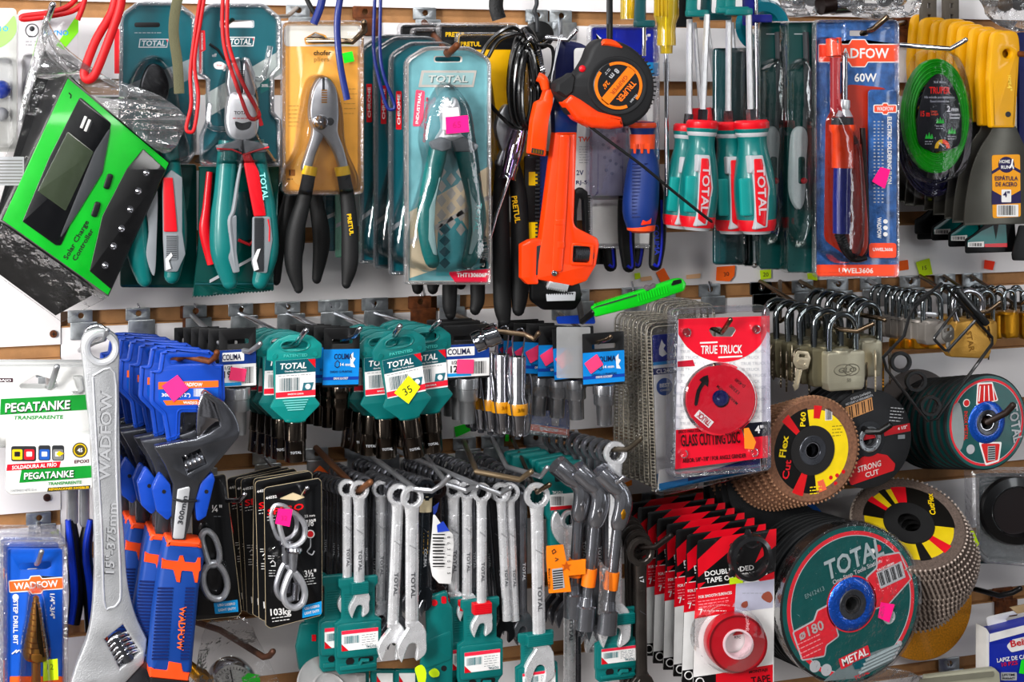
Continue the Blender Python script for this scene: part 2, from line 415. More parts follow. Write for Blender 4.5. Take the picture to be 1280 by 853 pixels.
# ---- blister cards at the far corner
it = Item('blister_card', 60, 60, 60, 'white blister card with lime stripe and cyan lettering beside solar box', 'blister card')
p = P(); p.prism(rrect(22, 12, 98, 190, 8), -2, 0, mat('#c9c6c8', .35, coat=.4), .5, holes=[circ(57, 26, 5, 14)])
p.flat([(94,22),(98,26),(98,40),(80,62),(70,57)], .1, mat('#86d010', .4)); p.flat(arc(40,38,7.5,8.6,0,360,24), .1, DGREY); p.ball((40,36,.2), 3.5, DGREY, 8, (1,1,.2)); p.text('REYNO', 40, 45.5, 2, .4, DGREY)
p.text('REYNO', 70, 41, 6, .4, CYAN, width=31); p.rows(32, 50, 52, 58, .3, DGREY, 2, .7)
it.part('backing_card', p)
p = P(); bubble(p, rrect(27, 66, 92, 186, 10), 0, 22); it.part('clear_blister', p)
it = Item('blister_card', 5, 60, 62, 'pale green printed blister card with blue parts, cut by picture edge', 'blister card')
p = P(); p.prism(rrect(-45, 10, 21, 190, 7), -2, 0, mat('#cfcfcb', .35, coat=.4), .5); p.flat(spl([(8,30),(18,20),(20,40),(8,55),(-10,62),(-14,50)]), .1, mat('#a8dc80', .5)); p.text('N', -2, 36, 6, .4, CYAN); p.text('O', 7, 36, 6, .4, CYAN)
it.part('backing_card', p)
p = P(); bubble(p, rrect(-40, 70, 17, 186, 10), 0, 22); it.part('clear_blister', p)
p = P(); p.ball((2, 112, 10), 12, mat('#1450c0', .2, coat=1), 16); p.ball((2, 143, 10), 9, LGREY, 14); it.part('blue_ball_part', p)
hook(60, 30, [(58, 27, 90), (66, 6, 112)], 'steel hook through the white card with lime stripe', r=4)

# ---- solar charge controller in its bag
it = Item('solar_charge_controller', 105, 230, 150, 'green-faced solar charge controller with grey display, tilted in clear bag', 'charge controller')
GREEN = mat('#00c83c', .35, coat=.3)
fq = [(85,98),(211,204),(135,369),(3,275)]
def lerp2(a, b, t): return (a[0]+(b[0]-a[0])*t, a[1]+(b[1]-a[1])*t)
def inq(u, v): return lerp2(lerp2(fq[0], fq[1], u), lerp2(fq[3], fq[2], u), v)
p = P(); q0 = [(60,58),(196,198),(74,404),(-20,335)]
N = 4; vs = [(*a, -75) for a in q0]+[(*a, -62) for a in q0]+[(*a, -62) for a in [(72,78),(203,204),(128,374),(-2,282)]]+[(*a, -2) for a in inset(fq, -1.5)]+[(*a, 0) for a in fq]
fs = [(0,3,2,1)]
for r in range(4):
    for i in range(4): j = (i+1) % 4; fs.append((r*4+i, (r+1)*4+i, (r+1)*4+j, r*4+j)[::-1])
fs.append((16,17,18,19)[::-1]); p.add(vs, [f[::-1] for f in fs], mat('#141416', .3, coat=.3)); it.part('case', p)
p = P(); p.prism(inset(fq, 0), .2, 2, GREEN, .6); p.text('Solar Charge', 95, 300, 6, 2.5, INK, a=-60, width=55); p.text('Controller', 103.5, 306, 6, 2.5, INK, a=-60, width=45)
p.tube([(86,116,2.4),(89,119,2.4),(88,123,2.4)], .8, INK, 6)
it.part('face_plate', p, label='bright green face plate')
p = P(); p.prism(rpoly([(100,121),(139,154),(134,180),(76,307),(70,307),(28,277),(62,196)], [3,4,8,3,2,2,20]), 2, 3.2, mat('#14161c', .3, coat=.4), .4)
p.prism(rpoly([(139,157),(128,216),(96,268),(71,306),(100,235),(118,190)], 2), 3.2, 3.8, mat('#5a5c60', .35), .2); it.part('display_panel', p)
p = P(); p.prism(rpoly([(85,164),(117,190),(82,264),(47,239)], 1.5), 3.2, 4.6, mat('#57614f', .25, coat=.6), .3); it.part('screen', p, label='blank olive grey display')
p = P(); p.box(0,0,1,1,0,.1,INK)
p = P()
for u0, v0 in ((105,143),(110,147)):
    p.prism(rot(rrect(u0-2, v0+2, u0+1.6, v0+18, .6), 22, u0, v0+9), 3.2, 5.5, WHITE, .4); p.prism(rot(rrect(u0+2.4, v0+3, u0+4.6, v0+18, .4), 22, u0, v0+9), 3.2, 4.6, DGREY, .3)
it.part('usb_socket', p)
for cx, cy in ((135.5, 227), (120, 262)):
    p = P(); p.prism(rot(rrect(cx-4, cy-10, cx+4, cy+10, 3.8), 18, cx, cy), 2, 5, mat('#1c1e22', .4), 1); it.part('button', p)
p = P(); p.prism(rpoly([(179,186),(207,212),(139,362),(112,339),(128,270),(158,212)], [2,2,2,2,24,10]), 2, 3, mat('#101114', .35, coat=.3), .4)
it.part('terminal_strip', p)
for cx, cy in ((183,216),(173,239),(163,262),(152,286),(142,308),(131.5,332)):
    p = P(); p.lathe([(4.4,2.8),(4.4,3.6),(3.4,3.6),(3.4,3.1),(2.6,3.4),(0,4.4)], CHROME, (cx,cy,0), n=14); it.part('screw', p)
# bag round it
it = Item('plastic_bag', 105, 230, 152, 'clear crinkled plastic bag wrapped around the solar charge controller', 'bag')
def bagmesh(outline, w, amp, m, seed=2, n=9):
    rd = random.Random(seed); q = P(); cx = sum(a[0] for a in outline)/len(outline); cy = sum(a[1] for a in outline)/len(outline); L = len(outline)
    vs = []; fs = []
    for r in range(n+1):
        t = 1-r/n
        for x, y in outline:
            X = cx+(x-cx)*t; Y = cy+(y-cy)*t; vs.append((X, Y, w(x,y,t)+amp*(math.sin(X*.11+Y*.05)+math.sin(Y*.13-X*.04+1))*(.3+t*t)))
    for r in range(n):
        for i in range(L): j = (i+1) % L; fs.append((r*L+i, r*L+j, (r+1)*L+j, (r+1)*L+i))
    return q.add(vs, fs, m)
ol = spl([(58,52),(40,70),(8,180),(-8,250),(-12,290),(30,345),(76,410),(108,398),(140,362),(175,280),(205,215),(238,160),(236,145),(190,112),(120,86),(74,56)], 3)
p = bagmesh(ol, lambda x, y, t: 5+2*(1-t), .5, BAG); it.part('bag_film', p, sharp=180)
p = P(); p.prism([(2,279),(133,372),(78,405),(-14,338)], -6, -4, clear('clear_creased', tint=(.96,.96,.96), base=0, rough=.12, bump=1, bscale=60, fac=.9), .3, wf=lambda x, y: -14 if y > 380 or x < 0 else 4)
p.prism([(60,60),(84,96),(3,270),(-14,250)], -4, -3, clear('clear_creased'), .3); it.part('creased_side_film', p)
p = P(); p.prism(rrect(-8,196,30,232,1), -2, -1, LGREY); [p.box(-6, 200+k*4, 28, 201.4+k*4, -1, -.6, mat('#8a8a86', .5)) for k in range(8)]; it.part('paper_label', p)
p = P()
for a in ([(57,26,20),(62,60,12),(90,96,8)],[(57,26,20),(50,60,4),(25,150,4)],[(57,26,20),(75,62,12),(130,98,10),(190,130,6)]):
    p.tube(a, [2,7,3]+[2]*(len(a)-3), BAGC, 8, smooth=4)
p.prism(spl([(54,24),(60,24),(80,60),(120,90),(200,120),(236,150),(230,165),(205,192),(150,150),(90,98),(62,100),(40,90),(50,60)], 4), 4, 5, BAGC, .3, wf=lambda x, y: 3*math.sin(x*.35)+2.5*math.sin(y*.27+x*.1))
it.part('gathered_neck', p)
# ---- red and blue hanging straps
def strap(name, pts, r, m, label, cat, d0=0, flat=.5, group=None, closed=False):
    it = Item(name, pts[0][0], pts[0][1], d0, label, cat, group, solo=True); k = it.s
    it.conv = lambda x, y, w_, r_=0: tuple(W(x, y, r_)-it.o+Vector((0, (r_-w_)*U, 0)))
    p = P(); p.tube(pts, r, m, 8, flat=flat, smooth=5, closed=closed, up=(0,0,1)) if flat != 1 else p.tube(pts, r, m, 8, smooth=5, closed=closed)
    return it.part(name, p, sharp=60)
RSTR = mat('#c00016', .5); BSTR = mat('#10307e', .4, coat=.2)
strap('cord_loop', [(146,-12,160),(140,15,160),(120,50,161),(107,84,163),(106,96,164),(112,99,165),(120,90,165),(136,50,165),(150,10,165),(152,-12,165)], 5.8, RSTR, 'thick flat red cord loop hanging over the solar charge controller', 'cord', 160, .45)
strap('cord_loop', [(252,-12,170),(244,40,171),(238,90,172),(239,130,173),(233,158,174),(236,165,175),(243,160,175),(248,120,175),(243,80,174),(250,30,173),(257,-12,172)], 2.4, RSTR, 'thin red cord loop hanging just past the khaki strap', 'cord', 170, .6)
strap('cord_loop', [(279,-12,172),(278,30,173),(282,65,174),(297,110,175),(309,142,177),(316,149,178),(323,146,178),(322,138,178),(304,105,177),(290,70,176),(284,40,175),(285,-12,174)], 2.5, RSTR, 'thin red cord loop over the combination pliers head', 'cord', 172, .6)
strap('cord_loop', [(100,-8,90),(85,8,92),(60,16,92),(30,20,91),(30,24,91),(62,20,92),(90,14,92),(104,4,92)], 3.5, RSTR, 'red cord lying across top of the white blister card', 'cord', 90, .5)
strap('cord_loop', [(108,-8,100),(103,10,102),(97,25,103)], 3.4, RSTR, 'short red cord strand above the white card corner', 'cord', 100, .5)
strap('fabric_strap', [(226,-12,168),(220,8,169),(217,40,170),(222,80,171),(224,117,172)], 6.5, mat('#6c6a52', .85, bump=.5, bscale=900), 'flat khaki webbing strap hanging over the teal pliers card', 'strap', 168, .16)
# ---- plier clamshells with teal card
def total_card(it, x0, y0, x1, y1, m=TCARD, top=30, stripe=True, logo=None, sharpcol=None):
    p = P(); ol = rpoly([(x0, y0+top*.35), (x0+(x1-x0)*.22, y0), (x0+(x1-x0)*.78, y0), (x1, y0+top*.35), (x1, y1), (x0, y1)], [26,30,30,26,8,8], 6)
    p.prism(ol, -2, 0, m, .4, holes=[rrect((x0+x1)/2-17, y0+22, (x0+x1)/2+17, y0+29, 3)])
    return p, ol
# combination pliers, behind, half hidden by the solar box
it = Item('plier_pack', 190, 100, 120, 'teal carded combination pliers half hidden behind the solar box', 'pliers pack')
p = P(); ol = rpoly([(150,18),(172,2),(222,2),(246,20),(246,190),(236,205),(148,205)], [16,14,14,16,8,6,4], 5)
p.prism(ol, -2, 0, mat('#9aa2a6', .3, coat=.5), .4); p.flat(inset(ol, 4), .1, TCARD)
total_logo(p, 192, 54, 6.5, .6, LGREY, LGREY, width=30); p.flat(rrect(143,36,149,92,1), .2, RED); p.rows(168, 38, 205, 44, .4, LGREY, 1, .6); p.prism(rrect(168, 28, 200, 34, 3), 0, .6, INK, .2)
p.flat([(150,110),(246,70),(246,95),(150,140)], .2, mat('#8d979b', .4))
it.part('backing_card', p)
p = P(); bubble(p, spl([(168,90),(185,70),(206,72),(222,100),(230,150),(236,200),(160,200),(160,120)]), 1, 26); p.loft(ol, [(0,0),(.5,6),(2,7.5),(5,6),(6,1)], CLEARR, back=False, front=False); it.part('clear_blister', p)
p = P(); p.prism(spl([(186,82),(196,80),(206,88),(212,108),(206,128),(186,130),(176,115),(178,98)]), 4, 20, mat('#202226', .35, .6), 3); it.part('jaws', p)
def grip_pair(it, L, R, inner=True):
    for k, (pts, rs) in enumerate((L, R)):
        p = P(); p.tube(pts, rs, TEAL, 14, flat=.8, smooth=4, up=(0,0,1)); g = it.part('grip', p)
p = P(); p.tube([(180,140,14),(172,200,14),(170,270,14),(174,320,14),(181,352,14)], [11,12,15,14.5,9], TEAL, 14, flat=.8, smooth=4, up=(0,0,1)); p.ball((181,350,14), 9, TEAL, 12, (1,1,.8)); it.part('grip', p)
p = P(); p.tube([(208,140,14),(213,200,14),(219,270,14),(220,310,14),(215,345,14)], [11,12,14,13,10], TEAL, 14, flat=.8, smooth=4, up=(0,0,1)); p.ball((215,345,14), 10, TEAL, 12, (1,1,.8))
p.prism(rpoly([(203,225),(214,212),(228,222),(228,290),(232,318),(222,340),(206,340),(204,300)], 3), 22, 26, GREY, 1); p.prism(rpoly([(204,222),(216,222),(222,290),(205,290)], 2), 25, 28, RED, 1)
p.prism(rrect(207, 294, 222, 325, 2), 25, 27.5, GREY, .6)
for k in range(12): p.box(208, 295+k*2.4, 221, 296+k*2.4, 27, 28, DGREY)
p.prism([(207,324),(214,316),(216,320),(211,326),(214,336),(208,338)], 26, 28.5, CARDW, .5); it.part('grip', p, label='teal grip with red and grey inlay')
p = P(); p.prism(spl([(190,226),(197,240),(196,300),(193,345),(183,320),(186,290),(183,260)]), 20, 25, GREY, 1); it.part('grip_inlay', p)
# the front one
it = Item('plier_pack', 300, 120, 150, 'combination pliers with teal and red grips in clear teal-carded clamshell', 'pliers pack')
p = P(); ol = rpoly([(243,20),(262,4),(330,4),(352,22),(352,85),(343,95),(343,140),(352,150),(352,208),(250,208),(250,170),(258,150),(258,100),(246,92)], [16,16,16,16,3,3,3,3,6,6,4,4,3,3], 5)
p.prism(ol, -2, 0, mat('#aeb4b8', .3, coat=.5), .4, holes=[rrect(276,26,316,34,3)]); p.flat(inset(ol, 3.5), .1, TCARD, holes=[rrect(274,25,318,35,3)])
p.flat([(256,118),(352,62),(352,92),(258,148)], .3, mat('#b4bbb8', .35)); p.flat([(325,105),(336,97),(336,112),(326,117)], .5, TEAL); p.text('30%', 331, 107, 3.5, 1, CARDW)
total_logo(p, 301, 52, 7, .6, CARDW, CARDW, width=27); p.flat(rpoly([(249,38),(256,38),(257,62),(252,66),(252,92),(249,92)], 1), .4, RED); p.text('CHROME VANADIUM', 252.6, 66, 2, .8, CARDW, a=90, width=50); p.text('eff', 268, 69, 4, .6, LGREY); p.flat(spl([(267,80),(274,77),(281,80),(280,86),(270,86)]), .5, CARDW); p.text('TOP', 274, 82, 2.4, .9, RED)
p.tube([(262,55,1),(272,62,1),(281,75,1)], 1.6, INK, 6); p.flat(rot(rrect(321,135,326,158,1), -18, 323, 146), .5, RED)
it.part('backing_card', p)
p = P(); p.loft(ol, [(0,0),(.5,5),(2,7),(5,6),(6,1)], CLEARR, back=False, front=False)
bubble(p, spl([(290,74),(310,74),(322,100),(328,130),(326,165),(345,195),(345,206),(256,206),(256,195),(278,165),(276,130),(280,100)]), 1, 34); p.tube([(338,58,4),(330,95,6),(318,98,6)], 3.5, CLEAR, 8, smooth=4); p.tube([(262,130,4),(262,158,6),(285,162,6)], 3.5, CLEAR, 8, smooth=4)
it.part('clear_blister', p)
p = P(); p.prism(rpoly([(294,72),(300,71),(303,100),(302,135),(296,140),(288,128),(284,105),(286,85)], 2), 8, 24, STEEL, 2); p.prism(rpoly([(305,71),(312,73),(319,92),(320,115),(314,132),(305,138),(303,100)], 2), 8, 24, STEEL, 2)
for k in range(7): p.box(299.5, 88+k*2.2, 306, 89.2+k*2.2, 20, 24.6, DGREY)
p.prism(spl([(288,118),(303,116),(320,122),(324,150),(320,170),(303,176),(288,170),(283,150)]), 8, 26, SATIN, 3)
p.prism(spl([(294,152),(303,154),(314,152),(312,160),(303,163),(296,160)], 3), 25.5, 26.4, DGREY); p.text('TOTAL', 302, 141, 4, 26.6, INK, width=19); p.rows(291, 146, 313, 150, 26.5, RED, 1, 1)
it.part('jaws', p, label='polished steel combination jaws')
L = ([(286,176,20),(284,200,20),(281,240,20),(279,275,20),(280,315,20),(287,352,20)], [13,13,13.5,16,17,10]); Rr = ([(318,176,20),(322,200,20),(330,240,20),(334,270,20),(334,315,20),(325,352,20)], [12,11,11,12,14,10])
for q, (pts, rs) in enumerate((L, Rr)):
    p = P(); p.tube(pts, rs, TEAL, 16, flat=.75, smooth=5, up=(0,0,1)); p.ball(pts[-1], rs[-1], TEAL, 14, (1,1,.75))
    if q == 0: p.prism(rpoly([(271,182),(303,174),(303,192),(298,186),(274,190)], 2), 18, 32, GREY, 2); p.tube([(271,186,33),(290,187,33),(302,192,32)], 1.2, RED, 6); p.tube([(303,194,28),(297,228,29),(292,262,29),(287,275,30),(289,300,30),(294,338,28)], [1.5,2.4,3,3.4,3.4,4], GREY, 8, smooth=4); p.prism(rpoly([(284,275),(296,268),(296,315),(300,340),(292,342),(285,322)], 2), 27, 32, GREY, 1)
    else:
        p.prism(rpoly([(304,174),(336,180),(334,190),(306,192)], 2), 18, 32, GREY, 2); p.tube([(336,184,33),(318,189,33),(306,193,32)], 1.2, RED, 6)
        p.prism(rpoly([(303,192),(312,190),(324,215),(333,270),(318,271),(309,225)], 2), 26, 31, RED, 1.5); p.prism(rpoly([(316,271),(338,271),(341,300),(334,342),(318,340),(315,330)], 3), 27, 31, GREY, 1)
        p.box(318, 272, 330, 340, 30, 32, DGREY, 2, .6)
        for k in range(18): p.box(318.5, 274+k*2.2, 329.5, 275+k*2.2, 31.6, 32.8, DGREY)
        p.prism([(316,326),(322,312),(326,311),(321,326),(324,337),(318,339)], 31, 33.5, CARDW, .5); p.tube([(335,274,31),(337,285,31),(336.5,302,31)], 1, RED, 6)
        p.text('TOTAL', 330, 233, 6.5, 32.2, mat('#9fe0dc', .5), a=82, width=34)
    it.part('grip', p, label='teal grip with red and grey inlay')
# teal foil pouch behind its handles
it = Item('foil_pouch', 290, 300, 128, 'teal foil pouch with crimped lower edge behind combination pliers', 'pouch')
FOIL = mat('#07605a', .2, .35, coat=.7, bump=1, bscale=45)
zig = []
x = 343
while x > 240: zig += [(x, 356+(x-240)*-.08+15), (x-2, 358+(x-240)*-.08+15)]; x -= 4
p = P(); p.prism(rpoly([(247,208),(350,208),(346,330)], 2)+[(343,350)]+zig+[(243,352),(248,300)], -6, 0, FOIL, 1.5, wf=lambda x, y: 2*math.sin(x*.2+y*.05)); p.box(244, 354, 342, 356, 0, 1.2, TEALD)
p.flat([(262,350),(345,305),(345,309),(262,354)], .4, LGREY); p.tube([(262,215,4),(258,260,4),(256,290,4),(266,330,4)], [4,5,7,7], RED, 10, flat=.5, smooth=4, up=(0,0,1)); it.part('pouch_film', p)
p = P(); p.tube([(298,240,0),(300,270,2),(306,300,0)], [12,15,10], TEALD, 12, flat=.5, smooth=4, up=(0,0,1)); p.tube([(298,300,5),(312,306,5),(318,300,5)], 2, RED, 6); it.part('pliers_inside', p)
# more foil / dark packs between
it = Item('foil_pouch', 200, 300, 92, 'dark teal foil pouch behind the half hidden pliers handles', 'pouch', solo=True)
p = P(); p.prism(rrect(150, 205, 246, 360, 5), -5, 0, FOIL, 1.5, wf=lambda x, y: 2*math.sin(x*.25+y*.08)); it.part('foil_pouch', p)
# ---- slip joint pliers card
it = Item('plier_pack', 403, 130, 150, 'slip-joint pliers with black grips on yellow card in clear clamshell', 'pliers pack')
p = P(); AMB = mat('#e0a850', .35, coat=.4); ol = rrect(353, 27, 455, 243, 9)
p.prism(ol, -2, 0, AMB, .4, holes=[rpoly([(382,49),(394,41),(405,45),(411,53),(384,54)], 2)]); p.flat(rrect(355,32,452,58,6), .1, mat('#d8d4cc', .25, coat=.6), holes=[rpoly([(380,48),(394,40),(407,44),(414,55),(382,56)], 2)])
p.text('chofer', 403, 66, 6, .5, mat('#5a4420', .6), width=22); p.text('pliers', 402, 74, 5.5, .5, mat('#b08a44', .6), bold=False, width=19); p.text('7200', 440, 42, 4, .5, CARDW)
p.flat(rrect(361,212,369,220,1), .2, mat('#a87020', .6)); p.text('1', 362.5, 216, 6, .5, INK); p.rows(359, 222, 372, 226, .3, INK, 1, 1); p.rows(361, 130, 374, 160, .3, mat('#a08040', .6), 6, .6); p.rows(430, 108, 447, 145, .3, mat('#a08040', .6), 6, .6)
p.flat(spl([(365,220),(378,190),(400,185),(380,230)]), .15, mat('#e8b868', .4)); it.part('backing_card', p)
p = P(); p.loft(rrect(352, 25, 456, 245, 10), [(0,0),(.5,5),(2,7),(5,6),(7,1)], CLEARR, back=False, front=False)
bubble(p, spl([(402,92),(420,100),(432,135),(436,180),(450,240),(352,240),(372,190),(380,140),(388,102)]), 1, 30, b=6); it.part('clear_blister', p)
p = P(); p.prism(spl([(405,97),(412,98),(421,112),(424,140),(423,165),(430,185),(436,212),(428,216),(418,190),(405,170),(392,160),(388,140),(391,118),(398,102)]), 8, 20, STEEL, 2.5)
p.prism(spl([(402,97),(400,115),(404,128),(412,134),(414,150),(408,165),(396,190),(388,215),(378,212),(384,190),(391,165),(387,145),(389,118),(395,102)]), 4, 17, STEEL, 2.5)
p.lathe([(9,18),(10,20),(9,23.5),(5,26),(0,27)], CHROME, (402,153,0), n=20); p.prism(circ(413,152,5,14), 18, 21, DGREY, 1)
for k in range(6): p.box(402, 112+k*3, 409, 113.8+k*3, 19, 21, GOLD, .5)
p.prism(rpoly([(403,97),(406,97),(406,112),(403,112)], 0), 19, 20.5, DGREY); it.part('jaws', p, label='grey steel slip joint jaws')
for pts, rs in (([(388,208,14),(381,245,14),(369,290,14),(367,330,14),(373,360,14)], [8,9,11.5,11,6]), ([(427,208,14),(434,245,14),(437,290,14),(437,330,14),(433,354,14)], [8,9,10.5,10.5,6])):
    p = P(); p.tube(pts, rs, RUBBER, 14, flat=.8, smooth=4, up=(0,0,1)); p.ball(pts[-1], rs[-1], RUBBER, 12, (1,1.2,.8))
    a, b = pts[0], pts[1]; p.tube([(a[0]+(b[0]-a[0])*.02, a[1], 14), (a[0]+(b[0]-a[0])*.3, a[1]+11, 14)], [9.3,9.6], YEL, 14, flat=.82, up=(0,0,1))
    if pts[0][0] > 400: p.text('PRETUL', 438, 281, 5, 23.2, YEL, a=82, width=27)
    it.part('grip', p)
p = P(); p.flat(rot(rrect(429,65,442,78,1), -12, 436, 72), 8, NEON, t=.6); it.part('price_sticker', p)
# handles of the ones behind
def handles_only(name, px, d, hs, label, cat='pliers', m=RUBBER, ring=True, txt=None, extra=None):
    it = Item(name, px, 150, d, label, cat)
    for i, (pts, rs) in enumerate(hs):
        p = P(); p.tube([(a, b, 0) for a, b in pts], rs, m, 14, flat=.8, smooth=4, up=(0,0,1)); p.ball((*pts[-1], 0), rs[-1], m, 12, (1,1.2,.8))
        if extra: extra(p, i)
        if txt and i == txt[0]: p.text(*txt[1][:5], YEL, a=txt[1][6], width=txt[1][7])
        it.part('grip', p)
    p = P(); (x0, y0), (x1, y1) = hs[0][0][0], hs[-1][0][0]; cx = (x0+x1)/2
    p.prism(spl([(cx-14, y0-40), (cx, y0-70), (cx+14, y0-40), (x1+4, y1+4), (x1-6, y1+4), (cx, y0-20), (x0+6, y0+4), (x0-5, y0+4)]), -6, 6, STEEL, 2); it.part('jaws', p); return it
handles_only('pliers', 385, 110, [([(392,215),(395,250),(402,300),(396,348)], [8,9,11,6]), ([(375,215),(362,250),(350,300),(345,350)], [8,9,8,6])], 'black handled pliers hanging behind the yellow carded ones', txt=(0, ('PRETUL', 398, 270, 4.5, 11, 0, 82, 27)) and None)
handles_only('pliers', 347, 95, [([(350,222),(347,260),(345,310),(346,350)], [6,7.5,7.5,5]), ([(366,222),(372,260),(374,300),(370,335)], [6,7.5,7.5,5])], 'black handled pliers between the teal grips and yellow card')
# blue straps
strap('cord_loop', [(405,-12,180),(400,10,181),(392,30,182)], 5, BSTR, 'dark blue cord strand running behind the yellow card hook', 'cord', 180, .5)
strap('cord_loop', [(427,-12,188),(422,20,190),(422,50,191),(426,85,192),(434,125,193)], 4.2, BSTR, 'flat dark blue cord hanging over the yellow card', 'cord', 188, .5)
strap('cord_loop', [(469,-12,150),(467,60,151),(474,100,152),(483,132,153),(490,137,154),(493,130,154),(480,95,154),(475,60,153),(476,-12,152)], 2.2, BSTR, 'thin dark blue cord loop before the teal card row', 'cord', 150, .6)
strap('cord_loop', [(378,-12,60),(388,8,62),(398,24,64)], 3, mat('#101014', .5), 'short black strap end behind the top rail hook', 'cord', 60, .5)
hook(455, 28, [(386, 50, 160), (441, 52, 178), (456, 38, 190), (455, 28, 196)], 'dark steel hook end bent upward over the yellow pliers card', m=BRONZE, r=3.6, plate=True, pm=RUST)
hook(372, 10, [(360, 20, 60), (290, 25, 150), (283, 30, 160)], 'bronze rod hook above the combination pliers clamshell', m=BRONZE, r=2.6)
# ================================================================== top row, middle
# ---- row of teal cards behind the front diagonal pliers, seen edge on
SILV = mat('#c8c2bc', .28, .25, coat=.8, var=.12, nscale=30)
def diag_pack(x0, y0, x1, y1, d, label, front=False):
    it = Item('plier_pack', (x0+x1)/2, y0, d, label, 'pliers pack', 'pliers in clear clamshells, front one with pink sticker')
    ol = rpoly([(x0,y0+16),(x0+26,y0),(x1-26,y0),(x1,y0+16),(x1,y1),(x0,y1)], [18,26,26,18,5,5], 6); X = x0-506; Y = y0-58
    p = P(); p.prism(ol, -2, 0, SILV if front else mat('#5c6a70', .3, coat=.5), .4, holes=[rrect(x0+38,y0+13,x0+70,y0+19,3)])
    p.flat(inset(ol, 5), .1, mat('#7fb0b6', .25, .2, coat=.9, var=.45, nscale=22) if front else TCARD, holes=[rrect(x0+36,y0+12,x0+72,y0+20,3)])
    if front:
        p.flat([(512,265),(611,208),(611,305),(595,320),(512,348)], .3, mat('#d8c8ae', .3, coat=.6, var=.15, nscale=25))
        for i in range(5):
            for j in range(3):
                cx, cy = 552+j*12, 215+i*18+(j % 2)*9
                if cy < 290: p.flat([(cx,cy-8),(cx+6,cy),(cx,cy+8),(cx-6,cy)], .5, mat('#b9b4ae', .35))
        for i in range(4): p.flat([(556,280+i*14),(563,287+i*14),(556,294+i*14),(549,287+i*14)], .6, TCARD)
        p.flat([(512,300),(612,243),(612,249),(512,306)], .5, SILV); p.flat([(548,278),(573,268),(611,330),(611,345),(545,345)], .45, mat('#58a0a6', .3, coat=.5)); 
        p.flat(rpoly([(527,88),(596,88),(592,109),(523,109)], 1), .6, SILV); p.flat(rpoly([(530,91),(593,91),(590,106),(527,106)], 1), .8, mat('#9fb9ba', .3)); p.text('TOTAL', 560, 98.5, 8.5, 1.4, mat('#d6d8d4', .3, .3), width=50, slant=.15); p.text('TOTAL', 561, 99.3, 8.5, 1.2, mat('#4a6a6c', .4), width=50, slant=.15)
        p.flat(rpoly([(520,112),(531,114),(529,150),(524,158),(516,158)], 2), .7, mat('#e4607c', .4)); p.text('INDUSTRIAL', 523, 135, 3.5, 1.2, CARDW, a=-84, width=40); p.text('CHROME VANADIUM', 532, 150, 3, 1.2, mat('#d05068', .4), a=-86, width=56)
        p.prism(rpoly([(560,341),(613,336),(613,347),(608,354),(570,354)], 2), .3, .8, mat('#e02850', .35, coat=.4)); p.text('THT130606P', 590, 344, 5, 1.4, CARDW, width=38); p.prism(rrect(600,296,608,336,1), .3, .7, TEAL); p.text('Cutting Oil', 604, 316, 3.4, 1.2, CARDW, a=-90, width=36)
    else:
        p.flat([(x0+2,y1-60),(x0+50,y1-95),(x0+50,y1-90),(x0+2,y1-54)], .5, LGREY); p.flat(rrect(x0+8,y0+62,x0+15,y0+110,1), .5, RED); p.text('CHROME', x0+11.5, y0+85, 3.5, 1, CARDW, a=-90, width=38)
    it.part('backing_card', p)
    p = P(); p.loft(ol, [(0,0),(.4,5),(1.2,7),(3,6),(3.6,1)], CLEARR, back=False, front=False)
    def sh(q): return [(a+X, b+Y) for a, b in q]
    bubble(p, sh(spl([(565,102),(590,130),(598,170),(604,210),(610,280),(606,335),(520,338),(518,280),(535,215),(530,170),(545,120)])), 1, 24, b=6)
    it.part('clear_blister', p)
    p = P(); p.prism(sh(spl([(558,124),(562,122),(565,130),(568,122),(573,125),(577,140),(576,165),(583,174),(548,176),(554,160),(552,138)], 4)), 6, 20, SATIN, 3)
    it.part('jaws', p)
    for k in (0, 1):
        p = P()
        pts = [(549,178,13),(545,200,13),(536,240,13),(532,275,13),(536,310,13),(541,328,13)] if k == 0 else [(576,178,13),(582,200,13),(592,240,13),(597,275,13),(592,310,13),(585,328,13)]
        rs = [11,12,11,11,10,9] if k == 0 else [10,11,11,11,10,9]
        if X: pts = [(a+X, b+Y, c) for a, b, c in pts]
        p.tube(pts, rs, TEAL, 14, flat=.75, smooth=4, up=(0,0,1)); p.ball(pts[-1], rs[-1]-.5, TEAL, 12, (1,.9,.75))
        if front:
            if k == 0: p.prism(rpoly([(537,178),(552,171),(565,176),(566,186),(553,190),(541,186)], 3), 15, 24, GREY, 3); p.prism(rpoly([(552,215),(545,250),(543,285),(547,320),(542,318),(536,300),(537,262),(545,240)], 2), 21, 23.5, mat('#9fb8b8', .4), .8)
            else: p.prism(rpoly([(566,176),(580,171),(600,182),(594,190),(570,190)], 3), 15, 24, GREY, 3); p.prism(rpoly([(584,215),(590,245),(600,262),(598,300),(590,318),(586,318),(591,290),(590,262)], 2), 21, 23.5, mat('#9fb8b8', .4), .8); p.text('TOTAL', 597, 272, 5.5, 24, mat('#7fd0cc', .5), a=98, width=36)
        it.part('grip', p)
    if front:
        p = P(); p.flat([(554,136),(573,134),(574,142),(577,163),(553,162)], 25, WHITE, t=.4); p.flat([(557,146.5),(585,144),(586.5,165),(558,167.5)], 26, PINK, t=.5); p.text('65', 571, 156, 8, 26.8, mat('#c4107c', .8), a=-4, bold=False); it.part('price_sticker', p)
    return it
diag_pack(506, 58, 614, 356, 172, 'diagonal pliers in shiny clamshell with pink price sticker, in front of the teal cards', True)
